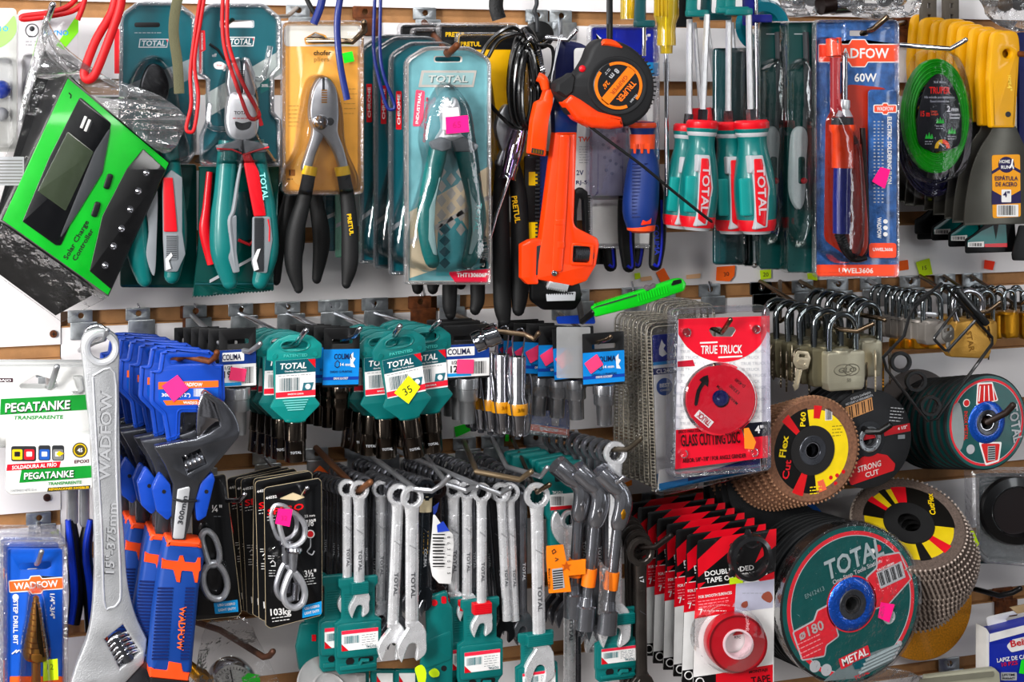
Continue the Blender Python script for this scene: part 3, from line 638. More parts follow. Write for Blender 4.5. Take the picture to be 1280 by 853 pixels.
for i, (x0, y0, y1, d) in enumerate(((487, 52, 344, 140), (468, 45, 336, 112), (450, 43, 330, 88))):
    diag_pack(x0, y0, x0+96, y1, d, 'teal carded pliers pack, %s of those behind the pink-stickered one' % ['first','middle','last'][i])
hook(530, 28, [(560, 68, 182), (566, 62, 198), (571, 57, 204)], 'rusty hook end through the pink-stickered pliers pack', m=RUST, r=4)
for i, (x, y0, y1) in enumerate(((410, 200, 314), (427, 215, 322))):
    it = Item('clear_pack', x+6, y0, 60+i*6, ['teal pack edge with grey stripe seen between black grips', 'pale green pack edge seen between black grips'][i], 'pack')
    p = P(); p.prism(rrect(x-8, y0-160, x+16, y1, 3), -2, 0, [TCARD, mat('#8ac0a8', .4)][i], .4); p.flat([(x-7,y1-42),(x+15,y1-52),(x+15,y1-47),(x-7,y1-37)], .2, LGREY); it.part('backing_card', p)
    p = P(); p.loft(rrect(x-8, y0-160, x+16, y1, 3), [(0,0),(1,8),(5,9)], CLEAR, back=False); it.part('clear_blister', p)
# black handles below it
for i, (xa, xb, y, d, y0) in enumerate(((560, 596, 398, 120, 300), (540, 578, 366, 90, 300), (521, 545, 366, 60, 300))):
    handles_only('pliers', xa, d, [([(xa+6,y0),(xa+3,y0+30),(xa+2,y-20),(xa+3,y-6)] if i == 0 else [(xa+6,y0),(xa,y0+30),(xa,y-25),(xa+1,y-6)], [9,9.5,9,7]), ([(xb-4,y0),(xb,y0+30),(xb+1,y-25),(xb-2,y-12)], [8,9,9,7])], ['black foam-gripped pliers, longest handles below the pink-stickered pack', 'black pliers handle tips between the longer foam grips', 'shortest black pliers handle tips below the pink-stickered pack'][i])
# ---- yellow and black packs behind
def pretul_pack(x0, y0, x1, y1, d, label, yellow=False, tx=None):
    it = Item('plier_pack', (x0+x1)/2, y0, d, label, 'pliers pack'); p = P()
    p.prism(rrect(x0+3, y0+3, x1-3, y1, 6), -2, 0, mat('#f0c000', .4, coat=.3) if yellow else CARDB, .4); p.flat(rrect(x0+4,y0+4,x1-4,y0+22,5), .1, CARDB)
    if tx: p.text('PRETUL', tx, y0+15, 5.5, .5, YEL, al='L', width=25)
    if yellow:
        p.flat(spl([(x0+14,y0+70),(x0+28,y0+44),(x0+42,y0+70),(x0+46,y0+120),(x0+10,y0+120)]), .2, mat('#c8a850', .4))
    it.part('backing_card', p)
    p = P(); p.loft(rrect(x0, y0, x1, y1, 8), [(0,0),(.5,5),(2,7),(5,6),(7,1)], CLEARR, back=False, front=False)
    if yellow: bubble(p, spl([(x0+28,y0+34),(x0+50,y0+70),(x0+52,y0+180),(x0+8,y0+180),(x0+8,y0+70)]), 1, 26)
    it.part('clear_blister', p)
    if yellow:
        p = P(); p.prism(spl([(x0+22,y0+58),(x0+34,y0+58),(x0+42,y0+84),(x0+38,y0+130),(x0+46,y0+170),(x0+10,y0+170),(x0+18,y0+130),(x0+14,y0+84)]), 4, 18, mat('#8c9092', .4, .8), 3); p.box(x0+27, y0+90, x0+30, y0+170, 17.5, 18.6, INK); it.part('jaws', p)
pretul_pack(498, 28, 560, 120, 60, 'black-topped pack edge peeking behind teal cards, nearest the blue cords'); pretul_pack(514, 34, 600, 120, 80, 'black-topped pack with yellow lettering above the teal cards', tx=525)
pretul_pack(547, 28, 650, 160, 92, 'taller black-topped pack with yellow lettering behind the coiled cable', tx=557); pretul_pack(570, 40, 664, 246, 110, 'yellow carded pliers pack behind the coiled black cable', True, tx=576)
# long black handles with yellow lettering
handles_only('pliers', 645, 128, [([(640,200),(648,240),(650,300),(650,360),(648,386)], [8,10,11.5,11,8]), ([(628,200),(626,250),(627,320),(628,380),(630,400)], [8,10,11,11,8])], 'long black handled pliers beneath the coiled black cable', txt=(0, ('PRETUL', 645, 262, 6.5, 10.5, 0, 82, 34)))
# ---- coiled cable
CAB = mat('#0e0e10', .28, coat=.4)
it = Item('coiled_cable', 652, 100, 150, 'coiled black cable with metal strain springs hanging on the hook', 'cable')
p = P(); rd = random.Random(5)
for i in range(11):
    a = 29-i*1.8; b = 63-i*1.6; cx = 656+rd.uniform(-6,6); cy = 98+i*1.5; w0 = -10+i*3
    p.tube([(cx+a*math.cos(t)*(.75+.12*math.sin(t)), cy+b*math.sin(t), w0+3*math.sin(2*t+i)) for t in [k*math.pi/6 for k in range(12)]], 2.5, CAB, 8, smooth=3, closed=True)
p.tube([(662,52,5),(640,34,5),(612,52,3),(600,80,0),(606,120,-3),(640,158,0),(664,160,4)], 2.5, CAB, 8, smooth=5); p.tube([(664,50,8),(648,42,8),(624,50,6),(610,72,3)], 2.5, CAB, 8, smooth=5)
p.tube([(672,56,14),(690,60,16),(690,90,14),(676,112,12)], 2.3, CAB, 8, smooth=5); it.part('cable', p)
for (a, b) in (((653,36,12),(664,50,12)), ((671,64,14),(680,92,14))):
    p = P(); q = [lerp2(a, b, t/40) for t in range(41)]; dx, dy = b[0]-a[0], b[1]-a[1]; l = math.hypot(dx, dy)
    p.tube([(x+math.cos(i*1.6)*3*dy/l, y-math.cos(i*1.6)*3*dx/l, 13+3*math.sin(i*1.6)) for i, (x, y) in enumerate(q)], .9, CHROME, 6); it.part('strain_spring', p)
it = Item('plug_connector', 680, 150, 186, 'orange plastic connector plug hanging beside the tape measure', 'connector')
p = P(); p.prism(rpoly([(684,108),(693,112),(692,130),(687,150),(683,196),(662,192),(666,150),(671,128),(679,124)], [4,4,4,6,2,2,5,5,2]), -10, 4, ORANGE, 2.5); p.prism([(665,185),(680,188),(679,194),(664,191)], 4, 4.6, DGREY); it.part('housing', p)
p = P(); [p.box(666.5+i*3.2, 186.5+i*.6, 668.3+i*3.2, 191+i*.6, 4.6, 5.4, BRASS) for i in range(4)]; it.part('contact_strip', p)
p = P(); p.tube([(672,96,0),(679,100,2),(682,112,2)], [6,6,5], ORANGE, 12, smooth=4); it.part('rear_plug', p)
p = P(); p.tube([(689,106,0),(691,90,0),(700,52,-4),(703,44,-6),(698,50,-4),(692,88,0)], .7, LGREY, 6, smooth=4); it.part('wire_tie', p)
it = Item('rubber_disc', 675, 45, 112, 'round black rubber head behind the cable hook', 'rubber disc', solo=True)
p = P(); p.lathe([(16,-6),(18,-4),(18,2),(14,5),(0,6)], mat('#0e0e10', .5), (676,44,0), n=28); it.part('rubber_disc', p)
hook(670, 20, [(672, 58, 110), (684, 47, 160), (710, 50, 168), (720, 38, 178)], 'chrome hook holding the black cable, just over the orange plug', m=CHROME, r=3)
hook(700, 24, [(700, 50, 60), (705, 48, 100)], 'short hook with bracket above the tape measure')
strap('cord_loop', [(669,-10,120),(671,4,122),(668,14,124),(671,22,124),(672,40,124)], 2.6, DGREY, 'dark wire link above the black cable', 'cord', 120, .8)
strap('cord_loop', [(762,-12,190),(762,18,192),(762,50,194)], 4, mat('#101012', .5), 'black wrist strap holding up the tape measure', 'cord', 190, .5)
strap('cord_loop', [(622,-12,60),(620,8,64),(624,24,66)], 9, mat('#121214', .6, bump=.6, bscale=400), 'dark furry looking cord end at the top rail', 'cord', 60, .5)
# ---- screwdriver with clear violet handle
it = Item('screwdriver', 640, 230, 150, 'screwdriver with clear violet handle leaning before the black pliers', 'screwdriver')
p = P(); VI = clear('clear_violet', tint=(.5,.4,.62), base=.12, rough=.06, bump=.3, bscale=60, fac=1.4)
p.tube([(650,162,0),(644,185,0),(636,215,0),(634,224,0)], [9,11,9,11], VI, 10, smooth=4); it.part('handle', p)
p = P(); p.tube([(642,200,0),(636,224,0),(620,270,0),(609,312,0)], [3,2.4,2.4,2], CHROME, 10); it.part('shaft', p)
# ---- pipe wrench
it = Item('pipe_wrench', 700, 250, 172, 'orange pipe wrench hanging jaw down with knurled nut window', 'pipe wrench')
ORP = mat('#f25414', .32, coat=.5, var=.04)
p = P(); p.prism(rpoly([(694,165),(722,165),(718,283),(748,298),(750,306),(746,332),(734,352),(716,358),(672,350),(673,330)], [2,2,12,6,4,4,4,4,3,3]), -10, 6, ORP, 3, holes=[rpoly([(717,307),(739,309),(737,329),(716,328)], 2)])
p.prism(rpoly([(700,168),(713,168),(708,270),(703,340),(690,340)], 4), 6, 8.5, ORP, 2); p.box(694, 274, 706, 282, 7, 9, ORP, 2, 1); p.box(697, 302, 706, 311, 7, 9, ORP, 2, 1)
p.prism(inset(rpoly([(716,304),(742,307),(740,332),(714,331)], 3), -1), 5.5, 8, ORP, 1, holes=[rpoly([(717,307),(739,309),(737,329),(716,328)], 2)])
p.lathe([(3.6,7),(3.6,9),(2,10),(0,10)], CHROME, (693.5,342,0), n=14); it.part('body', p)
p = P(); p.prism([(693,140),(723,140),(724,110),(700,110)], -9, 5, NAVY, 3); p.prism([(694,166),(722,166),(723,138),(693,138)], -9.5, 5.8, mat('#16386e', .35, coat=.5), 2); it.part('handle', p, label='dark blue handle end')
p = P(); p.tube([(717,318,-2),(739,319,-2)], 9, DSTEEL, 20)
for i in range(9): p.tube([(718+i*2.3,318,-2),(719+i*2.3,318,-2)], 9.8, DGREY, 20)
it.part('adjusting_nut', p)
p = P(); p.prism(rpoly([(663,300),(674,298),(678,300),(673,346),(674,356),(660,356),(652,348),(652,306)], 3), -8, 4, ORP, 2); p.prism(rpoly([(671,308),(677,306),(674,344),(670,344)], 1), 3, 4.4, DGREY); it.part('jaw_guard', p)
p = P(); p.prism(rpoly([(719,240),(727,234),(735,240),(737,300),(732,300),(730,250),(725,246),(722,262),(721,290),(717,290)], 3), -8, 2, mat('#1a1a1c', .4, .5), 1)
for i in range(16): p.box(717, 244+i*3, 720, 245.5+i*3, -6, 3, BLACK)
for i in range(20): p.box(735, 244+i*3, 738, 245.5+i*3, -6, 3, BLACK)
it.part('jaw_shank', p)
p = P(); p.prism(rpoly([(664,342),(682,342),(684,360),(700,352),(726,352),(728,375),(720,388),(680,388),(664,376)], 8), -9, 1, mat('#121214', .35, .5), 3); it.part('hook_jaw', p)
p = P(); q = [(688,350),(712,355),(709,365)]+[(x, y) for i in range(9) for x, y in ((707-i*2.6, 363-i*.5),(706-i*2.6, 366-i*.5))]+[(684,359)]
p.prism(q, -4, 5, SATIN, .6); p.prism(rpoly([(683,368),(720,365),(719,376),(684,377)], 1), 1, 3, LGREY, .5)
for i in range(11): p.prism([(684+i*3,366),(687+i*3,366),(685.5+i*3,369)], 1, 3.4, BLACK)
it.part('toothed_jaw_insert', p)
it = Item('wire_brush', 668, 280, 128, 'black toothed strip with yellow patches beside the pipe wrench', 'pack')
p = P(); p.prism(rrect(656, 195, 690, 300, 3), -3, 0, BLACK, .5); p.flat(rrect(661,215,672,232,1), .2, YEL); p.flat(rrect(654,278,672,300,1), .2, YEL)
for i in range(20): p.box(670, 200+i*5, 675, 202.4+i*5, 0, 3, DGREY)
p.box(675, 195, 690, 300, 0, .4, NAVY); it.part('body', p)
it.root.name = 'hacksaw_pack'; it.root['label'] = 'dark pack with toothed edge and yellow patches beside the pipe wrench'
# ---- tape measure
it = Item('tape_measure', 762, 106, 205, 'black and orange tape measure hanging by a black wrist strap', 'tape measure')
TB = mat('#2a2a2c', .62, var=.08, bump=.1, bscale=700)
ol = spl([(757,48),(790,58),(814,84),(820,112),(812,140),(790,157),(770,158),(748,160),(728,150),(714,142),(706,128),(697,116),(696,104),(712,95),(722,92),(734,74),(742,56)], 5)
p = P(); p.loft(ol, [(3,-22),(0,-19),(0,-3),(2,1),(6,3)], TB)
for i in range(30):
    a = math.radians(-70+i*6.4); c_, s_ = math.cos(a), math.sin(a); p.prism(rot(rrect(-3, -1, 3, 1, .5), math.degrees(a)), 0, 1, TB) if False else p.tube([(770+43*c_, 108+45*s_, 1.5),(770+50*c_, 108+50*s_, -2)], 1.1, TB, 6)
it.part('body', p)
p = P(); p.loft(spl([(756,49),(768,50),(777,56),(779,61),(762,58),(752,57)]), [(2,-16),(0,-12),(0,2),(3,5)], ORANGE); it.part('belt_clip_tab', p, label='orange tab on top')
p = P(); p.loft(rpoly([(714,116),(728,124),(750,139),(779,146),(782,160),(764,162),(742,160),(722,150),(706,128)], [6,10,16,3,3,8,10,12,4]), [(4,-18),(0,-14),(0,1),(2,5),(5,6.5)], mat('#f2541c', .28, coat=.6)); it.part('lower_bumper', p, label='glossy orange bumper')
p = P(); p.loft(rpoly([(697,104),(716,90),(721,97),(718,116),(708,123),(696,115)], 3), [(2,-14),(0,-10),(0,2),(3,6)], TB); it.part('lock_button', p)
p = P(); p.lathe([(36,2),(37,3),(36,5),(33,5),(32,4.5),(0,4.5)], TB, (772,107,0), n=40); it.part('face_ring', p)
A = 130
p = P(); p.lathe([(31,4.6),(30,5.4),(0,5.4)], mat('#26272a', .4), (773,107,0), n=36)
OR2 = mat('#f08a1e', .4); p.flat(rot(arc(773,107,26.5,30,195,345), 52+0, 773, 107), 5.5, OR2); p.flat(rot(arc(773,107,26,30,15,165), 52, 773, 107), 5.5, OR2)
p.flat(rot(rrect(746,101,800,113,1), A, 773, 107), 5.5, OR2); p.text('GRIPPER', 774, 106.5, 5, 6, mat('#b8581a', .5), a=A, width=30); p.text('TRUPER', 783, 114.5, 7, 6.2, mat('#ff8a28', .5), a=A, width=31)
p.text('8 m', 768, 92.5, 6.5, 6.2, LGREY, a=A, width=14); p.text("26'", 757.5, 106, 5.5, 6.2, OR2, a=A, width=10); p.text('FH-8M', 792, 123, 2.6, 6.2, LGREY, a=A, width=12); p.rows(754, 88, 764, 92, 6, LGREY, 2, .7, a=A)
it.part('dial_label', p)
p = P(); p.ball((728,86,2), 4.5, RED, 12, (1,1,.5)); it.part('red_marker', p)
p = P(); p.tube([(762,30,-8),(762,50,-8)], 3, BLACK, 8); it.part('strap_eye', p)
# cable tie
strap('cable_tie', [(694,118,196),(740,160,205),(800,205,212),(840,238,214),(884,273,214),(890,277,214)], 1.9, mat('#0c0c0c', .5), 'thin black cable tie crossing from the pipe wrench to screwdriver handles', 'cable tie', 196, .6)
# ---- cards behind
it = Item('tool_pack', 780, 60, 90, 'blue and white printed tool pack behind the tape measure', 'tool pack')
p = P(); p.prism(rrect(738, 32, 824, 310, 7), -2, 0, CARDW, .4); p.flat(rrect(739,34,823,78,5), .1, mat('#0c2ea8', .35, coat=.4)); p.flat(rrect(739,78,823,95,0), .1, CYAN); p.text('8"', 813, 47, 8, .6, CARDW, al='R'); p.flat([(824,150),(790,190),(790,225),(824,185)], .1, mat('#9aa6c0', .4)); p.flat(rrect(814,186,824,200,2), .3, CYAN); p.flat(rrect(800,220,823,236,2), .3, CYAN); p.flat([(745,42),(752,48),(746,52),(754,55)], .3, CARDW); it.part('backing_card', p)
p = P(); p.loft(rrect(736, 30, 826, 312, 8), [(0,0),(.5,5),(2,7),(5,6),(7,1)], CLEARR, back=False, front=False); it.part('clear_rim', p)
it = Item('tool_pack', 735, 150, 108, 'white barcoded pack in clear plastic between pipe wrench and blue driver', 'tool pack')
p = P(); p.prism(rrect(718, 60, 790, 245, 5), -2, 0, mat('#d9d7d6', .4), .4); p.flat(rrect(722,150,737,245,1), .1, CARDW); p.text('TW', 730, 174, 6, .5, ORANGE); p.rows(724, 182, 736, 205, .3, GREY, 7, .7); p.text('2V', 725, 216, 6, .5, NAVY, width=9); p.text('RJ-5', 727, 228, 4.5, .5, NAVY, width=14)
for i in range(14): p.flat(circ(752+(i*7)%26, 165+i*4, 2.2, 6), .2, LGREY)
it.part('backing_card', p)
p = P(); p.loft(rrect(738, 150, 788, 250, 8), [(0,1),(0,12),(3,15),(10,16)], clear('clear_violet_tint', tint=(.82,.8,.95), base=.12, rough=.12, bump=1, bscale=60, fac=1.4), back=False); it.part('clear_blister', p)
it = Item('tool_pack', 710, 70, 84, 'dark blue rounded tool head behind the tape measure lock', 'tool pack', solo=True)
p = P(); p.loft(spl([(700,60),(720,52),(742,66),(748,110),(735,140),(700,130)]), [(4,-12),(0,-6),(0,4),(6,10)], mat('#0e1e58', .5)); it.part('tool_pack', p)
# pliers with black and blue grips
BGR = mat('#1a2fb8', .4)
def bb(n, hs, d, label, txt=False):
    it = Item('pliers', hs[0][0][0][0], 200, d, label, 'pliers', 'black and blue handled pliers')
    for i, (pts, rs) in enumerate(hs):
        p = P(); p.tube([(a, b, 0) for a, b in pts], rs, BLACK, 14, flat=.8, smooth=4, up=(0,0,1)); p.ball((*pts[-1], 0), rs[-1], BLACK, 12, (1,1,.8))
        m = [(a+rs[k]*.5, b, rs[k]*.68) for k, (a, b) in enumerate(pts)]; p.tube(m[1:]+[(m[-1][0]-6, m[-1][1]-1, m[-1][2])], 1.9, BGR, 8, smooth=4)
        if txt and i == 1: p.text('COLIMA', pts[1][0]-1, 300, 6, 9.5, mat('#3348b0', .5), a=88, width=38)
        it.part('grip', p)
    p = P(); x = (hs[0][0][0][0]+hs[1][0][0][0])/2; p.prism(spl([(x-10,150),(x,130),(x+10,150),(x+16,208),(x-16,208)]), -5, 5, STEEL, 2); it.part('jaws', p)
bb(0, [([(788,205),(783,250),(783,300),(786,333)], [8,10,10,8]), ([(812,205),(822,250),(822,300),(819,331)], [8,9,10,8])], 96, 'pliers with black and blue grips below the blue driver handle', True)
bb(0, [([(766,205),(758,250),(760,300),(763,332)], [8,10,9,8]), ([(790,205),(797,250),(799,300),(796,330)], [6,7,7,6])], 80, 'pliers with black and blue grips nearest the pipe wrench')
it = Item('pliers', 745, 200, 70, 'plain black plier grips in shadow beside the pipe wrench', 'pliers')
for x in (745, 757):
    p = P(); p.tube([(x,190,0),(x-2,250,0),(x,330,0)], [10,12,9], BLACK, 12, flat=.8, smooth=4, up=(0,0,1)); it.part('grip', p)
# blue driver handle with orange trim
it = Item('screwdriver', 803, 220, 150, 'blue screwdriver handle with orange bands hanging below the tape measure', 'screwdriver')
NB = mat('#1c54a0', .5, var=.05); NB2 = mat('#143e80', .5, var=.05)
p = P(); p.tube([(803,152,0),(803,160,0),(803,168,0),(804,185,0),(804,205,0),(802,235,0),(800,265,0),(801,285,0)], [14,15,13,12.5,18,20.5,20.5,16], NB2, 24, smooth=3)
for i in range(16): p.tube([(790,205+i*4.4,14.5),(800,205+i*4.4,17.5)], 1.1, NAVY, 6); p.tube([(806,205+i*4.4,18),(811,205+i*4.4,16)], 1.1, NAVY, 6)
p.text('WADFOW', 812, 236, 6.5, 17.5, mat('#ff7a2a', .5), a=92, width=46); it.part('handle', p)
OR3 = mat('#f2622a', .4)
p = P(); p.lathe([(15,-8),(16.5,-6),(16,-2),(12,0),(0,1)], OR3, (803,152,0), (0,-1,0), 24); it.part('collar', p)
p = P(); p.lathe([(14.8,-9),(14.6,0),(14.2,9)], OR3, (803,177,0), (0,1,0), 24)
for x in (794, 803, 811): p.prism([(x-2,180),(x+2,180),(x+1,192),(x-1,192)], 12, 15, OR3, .5)
it.part('band', p, label='orange toothed band')
p = P(); p.tube([(801,281,0),(801,288,0),(801,291,0)], [17,16,10], OR3, 24); p.prism(rpoly([(809,268),(815,266),(814,280),(802,282),(804,272)], 1), 12, 18.5, mat('#e04018', .4), .6); it.part('end_cap', p)
# ================================================================== top row, right part
# ---- yellow clear handled screwdriver
AMBER = clear('clear_amber', tint=(.85,.62,.05), base=.08, rough=.06, bump=.3, bscale=60, fac=1.4, haze=.45, hazecol=(.62,.45,.02))
it = Item('screwdriver', 833, 30, 150, 'screwdriver with translucent amber ribbed handle and long thin shaft', 'screwdriver')
p = P(); p.tube([(833,-30,0),(833,20,0),(833,30,0),(833,40,0),(833,50,0),(833,57,0)], [14.5,14.5,11,10.5,11,11], AMBER, 20)
for k in range(8): a = math.pi*k/8; p.tube([(833-14*math.cos(a),-30,14*math.sin(a)),(833-14*math.cos(a),20,14*math.sin(a))], 1.5, AMBER, 6)
p.tube([(833,57,0),(833,67,0)], [7.5,7], AMBER, 16); it.part('handle', p)
p = P(); p.tube([(833,20,0),(833,130,0),(834,245,0)], 2.6, CHROME, 10)
for k in range(9): p.tube([(833,78+k*2.8,0),(833,79.6+k*2.8,0)], 3.7, CHROME, 10)
it.part('shaft', p)
it = Item('screwdriver', 790, 10, 110, 'screwdriver with amber handle end behind the teal hanger clip', 'screwdriver')
p = P(); p.tube([(785,-30,0),(785,24,0)], 9, AMBER, 14); it.part('handle', p)
p = P(); p.tube([(805,-20,20),(805,70,20)], 2.4, CHROME, 10); it.part('shaft', p)
def tclip(x0, y0, x1, d, label, m=TEALD, drop=0):
    it = Item('hanger_clip', (x0+x1)/2, y0, d, label, 'hanger clip'); p = P()
    p.prism(rpoly([(x0,y0-40),(x0+12,y0-40),(x0+10,y0+13),(x0+16,y0+18),(x0+6,y0+24),(x0-3,y0+16)], 3), -4, 2, m, 1.5); it.part('back_plate', p)
    p = P(); p.prism(rrect(x0-2, y0+14, x1, y0+23, 3), -4, 6, m, 2); it.part('clip_bar', p); return it
tclip(797, 11, 820, 150, 'green clip arm holding a thin shaft above the tape measure')
# ---- teal and red screwdrivers
def total_driver(xt, yt, xc, yc, xb, yb, d, label, rw=23, shaft0=None, txt=True, dark=False):
    """handle from its red collar (xc, yc) to the end (xb, yb); the shaft goes up to (xt, yt)"""
    it = Item('screwdriver', xc, yc, d, label, 'screwdriver', 'teal and red handled screwdrivers')
    def L(t, o=0):
        dx, dy = xb-xc, yb-yc; l = math.hypot(dx, dy); return (xc+dx*t-dy/l*o*-1, yc+dy*t+dx/l*o*-1)
    T = [(0,.8),(.06,.82),(.1,.75),(.16,.68),(.24,.7),(.36,.84),(.52,.97),(.68,1),(.82,.95),(.9,.9)]
    p = P(); p.tube([(*L(t), 0) for t, r in T], [rw*r for t, r in T], TEAL, 24, smooth=2)
    p.prism([L(.42,rw*.3),L(.42,-rw*.1),L(.5,-rw*.3),L(.85,-rw*.3),L(.85,rw*.3)] if False else rpoly([L(.5,rw*-.12),L(.5,-rw*.72),L(.84,-rw*.74),L(.84,rw*-.12)], 3), rw*.6, rw*.83, mat('#159a96', .4, coat=.2), 1.5); it.part('handle', p)
    p = P(); p.tube([(*L(-.02), 0),(*L(.0), 0),(*L(.05), 0),(*L(.085), 0)], [rw*.74,rw*.84,rw*.84,rw*.7], RED, 24); p.tube([(*L(.075), 0),(*L(.105), 0),(*L(.13), 0)], [rw*.76,rw*.78,rw*.7], LGREY, 24); it.part('collar', p, label='red and grey collar')
    p = P(); p.tube([(*L(.87), 0),(*L(.91), 0),(*L(.97), 0)], [rw*.94,rw*.93,rw*.84], RED, 24); p.tube([(*L(.97), 0),(*L(1.0), 0)], [rw*.72,rw*.62], LGREY, 20); it.part('end_cap', p)
    p = P(); wrap = lambda x, y: 0
    p.prism(rpoly([L(.3,rw*.55),L(.3,-rw*.12),L(.46,-rw*.18),L(.46,rw*.0),L(.86,rw*.0),L(.97,-rw*.1),L(.95,rw*.6),L(.6,rw*.84)], 2), rw*.2, rw*.98, LGREY, 2)
    p.prism(rpoly([L(.33,rw*.48),L(.33,rw*.06),L(.9,rw*.06),L(.95,rw*.5),L(.6,rw*.74)], 2), rw*.5, rw*1.03, RED, 1.5)
    if txt:
        a = math.degrees(math.atan2(yb-yc, xb-xc)); m = L(.62, rw*.38); p.text('TOTAL', m[0], m[1], rw*.4, rw*1.06, mat('#c9b8bc', .5), a=a, width=math.hypot(xb-xc, yb-yc)*.44)
    it.part('grip_inlay', p, label='red inlay with grey lettering')
    p = P(); a, b = L(-.12), L(.01); p.tube([(xt,yt,0),(a[0],a[1],0)], 3.6, SATIN, 6); p.tube([(a[0],a[1],0),(b[0],b[1],0)], 6, CHROME, 6, up=(0,0,1)); it.part('shaft', p); return it
total_driver(936, 18, 939, 153, 946, 292, 178, 'teal screwdriver handle, front one at the clear-edged teal packs', 24)
total_driver(884, 18, 878, 153, 871, 288, 176, 'teal screwdriver handle crossed by the end of the cable tie', 22)
total_driver(911, 22, 911, 155, 915, 292, 150, 'teal screwdriver handle between the two front ones', 21, txt=False)
total_driver(862, 24, 860, 158, 847, 286, 146, 'teal screwdriver handle in shade beside the thin amber driver shaft', 20)
for i, (a, b, c_) in enumerate(((868,876,905),(884,898,905),(915,921,908))):
    it = Item('screwdriver', b, 120, 118-i*6, ['screwdriver shaft slanting behind the first two teal drivers', 'hex screwdriver shaft meeting a red collar behind the front drivers', 'thin bright screwdriver shaft behind the middle teal driver'][i], 'screwdriver')
    p = P(); p.tube([(a,28,0),(b,138,0)], 2.6, SATIN, 6); it.part('shaft', p); p = P(); p.tube([(b,135,0),(b+1,150,0),(b+2,165,0),(b+3,260,0)], [12,13,11,14], [RED,TEALD,RED][i], 16); it.part('handle', p)
it = Item('screwdriver', 945, 60, 160, 'thin shafted driver with blue clip and blue handle with orange mark', 'screwdriver')
p = P(); p.tube([(945,-10,0),(947,158,0)], 2.3, CHROME, 10); it.part('shaft', p)
p = P(); p.tube([(955,160,-10),(958,180,-10),(960,215,-10),(962,250,-10),(958,290,-10)], [8,9,11,10,8], NB, 16, smooth=3); p.prism(rpoly([(956,158),(964,162),(960,170),(958,195),(953,185)], 2), -1, 1, ORANGE, .5); it.part('handle', p)
p = P(); p.prism(rrect(933,18,966,28,3), -4, 5, mat('#0c1c80', .4), 1.5); p.prism(rrect(930,-20,946,32,3), -8, -2, mat('#0c1c80', .4), 1.5); it.part('clip', p)
for i, (x0, y0, x1, dr) in enumerate(((862,-2,887,0),(880,2,915,0),(900,-6,938,0),(910,-4,942,0))):
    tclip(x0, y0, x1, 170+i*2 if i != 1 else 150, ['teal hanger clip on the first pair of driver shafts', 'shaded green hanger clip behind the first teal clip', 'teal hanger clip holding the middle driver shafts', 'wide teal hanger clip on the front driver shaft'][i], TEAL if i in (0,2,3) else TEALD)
it = Item('dark_clip', 850, 5, 100, 'black plastic hanger behind the amber handle', 'hanger', solo=True)
p = P(); p.prism(rrect(838, -20, 866, 34, 3), -6, 0, BLACK, 1.5); it.part('dark_clip', p)
# ---- box below the drivers and side packs
it = Item('tool_pack', 920, 300, 120, 'dark green tool pack showing below the teal driver handles', 'tool pack')
p = P(); p.prism(rrect(892, 60, 938, 331, 5), -4, 0, TEALD, 1); it.part('backing_card', p)
p = P(); p.loft(rrect(893, 58, 940, 332, 5), [(0,0),(.5,8),(3,11),(8,12)], CLEAR, back=False); it.part('clear_blister', p)
p = P(); p.tube([(942,292,0),(943,330,0)], 1.6, SATIN, 8); p.ball((943,332,0), 3.6, CHROME, 10); it.part('steel_rod', p)
DG = mat('#0a4a48', .3, coat=.6)
for i, (x0, x1, y0, d, lb) in enumerate(((985,1060,27,178,'dark green saw pack right beside the soldering iron pack'),(950,1020,27,150,'dark green saw pack, middle of three before the soldering iron'),(930,985,60,120,'dark green saw pack mostly hidden behind the others'))):
    it = Item('tool_pack', x0+20, y0, d, lb, 'tool pack')
    p = P(); y1 = 341-i*4; p.prism(rrect(x0, y0, x1, y1, 5), -3, 0, DG, .8); p.box(x0+8, y0+15, x0+25, y0+16, 0, .4, LGREY)
    p.prism(spl([(x0+8,165),(x0+18,158),(x0+26,170),(x0+24,205),(x0+22,250),(x0+14,262),(x0+4,240),(x0+5,190)], 4), 2, 12, LGREY, 3); p.prism(rrect(x0+14, 196, x0+22, 230, 3), 10, 14, mat('#0a4a48', .4), 1.5); p.ball((x0+20,226,14), 4, RED, 10)
    p.tube([(x0+22,40,4),(x0+24,120,6),(x0+22,160,6)], 3.5, DGREY, 8); it.part('backing_card', p)
    p = P(); p.loft(rrect(x0-1, y0-1, x1, y1+1, 5), [(0,0),(.3,14),(2,18)], clear('clear_edge_blister', tint=(.88,.93,.92), base=.06, rough=.07, bump=.35, bscale=50, fac=1.6), back=False, front=False)
    p.loft(rpoly([(x0+6,y0+60),(x0+26,y0+40),(x0+34,y0+60),(x0+34,y1-60),(x0+20,y1-20),(x0+4,y1-60)], 8), [(0,1),(1,16),(4,22),(8,23)], clear('clear_edge_blister', tint=(.88,.93,.92), base=.06, rough=.07, bump=.35, bscale=50, fac=1.6), back=False); it.part('clear_blister', p)
it = Item('round_pack', 958, 25, 110, 'shiny teal rounded package corner above the green packs', 'pack', solo=True)
p = P(); p.ring([(30,-6),(34,0),(30,6),(18,6),(14,0),(18,-6)], mat('#0d8fa0', .1, .3, coat=1), (956,32,0), n=32); it.part('round_pack', p)
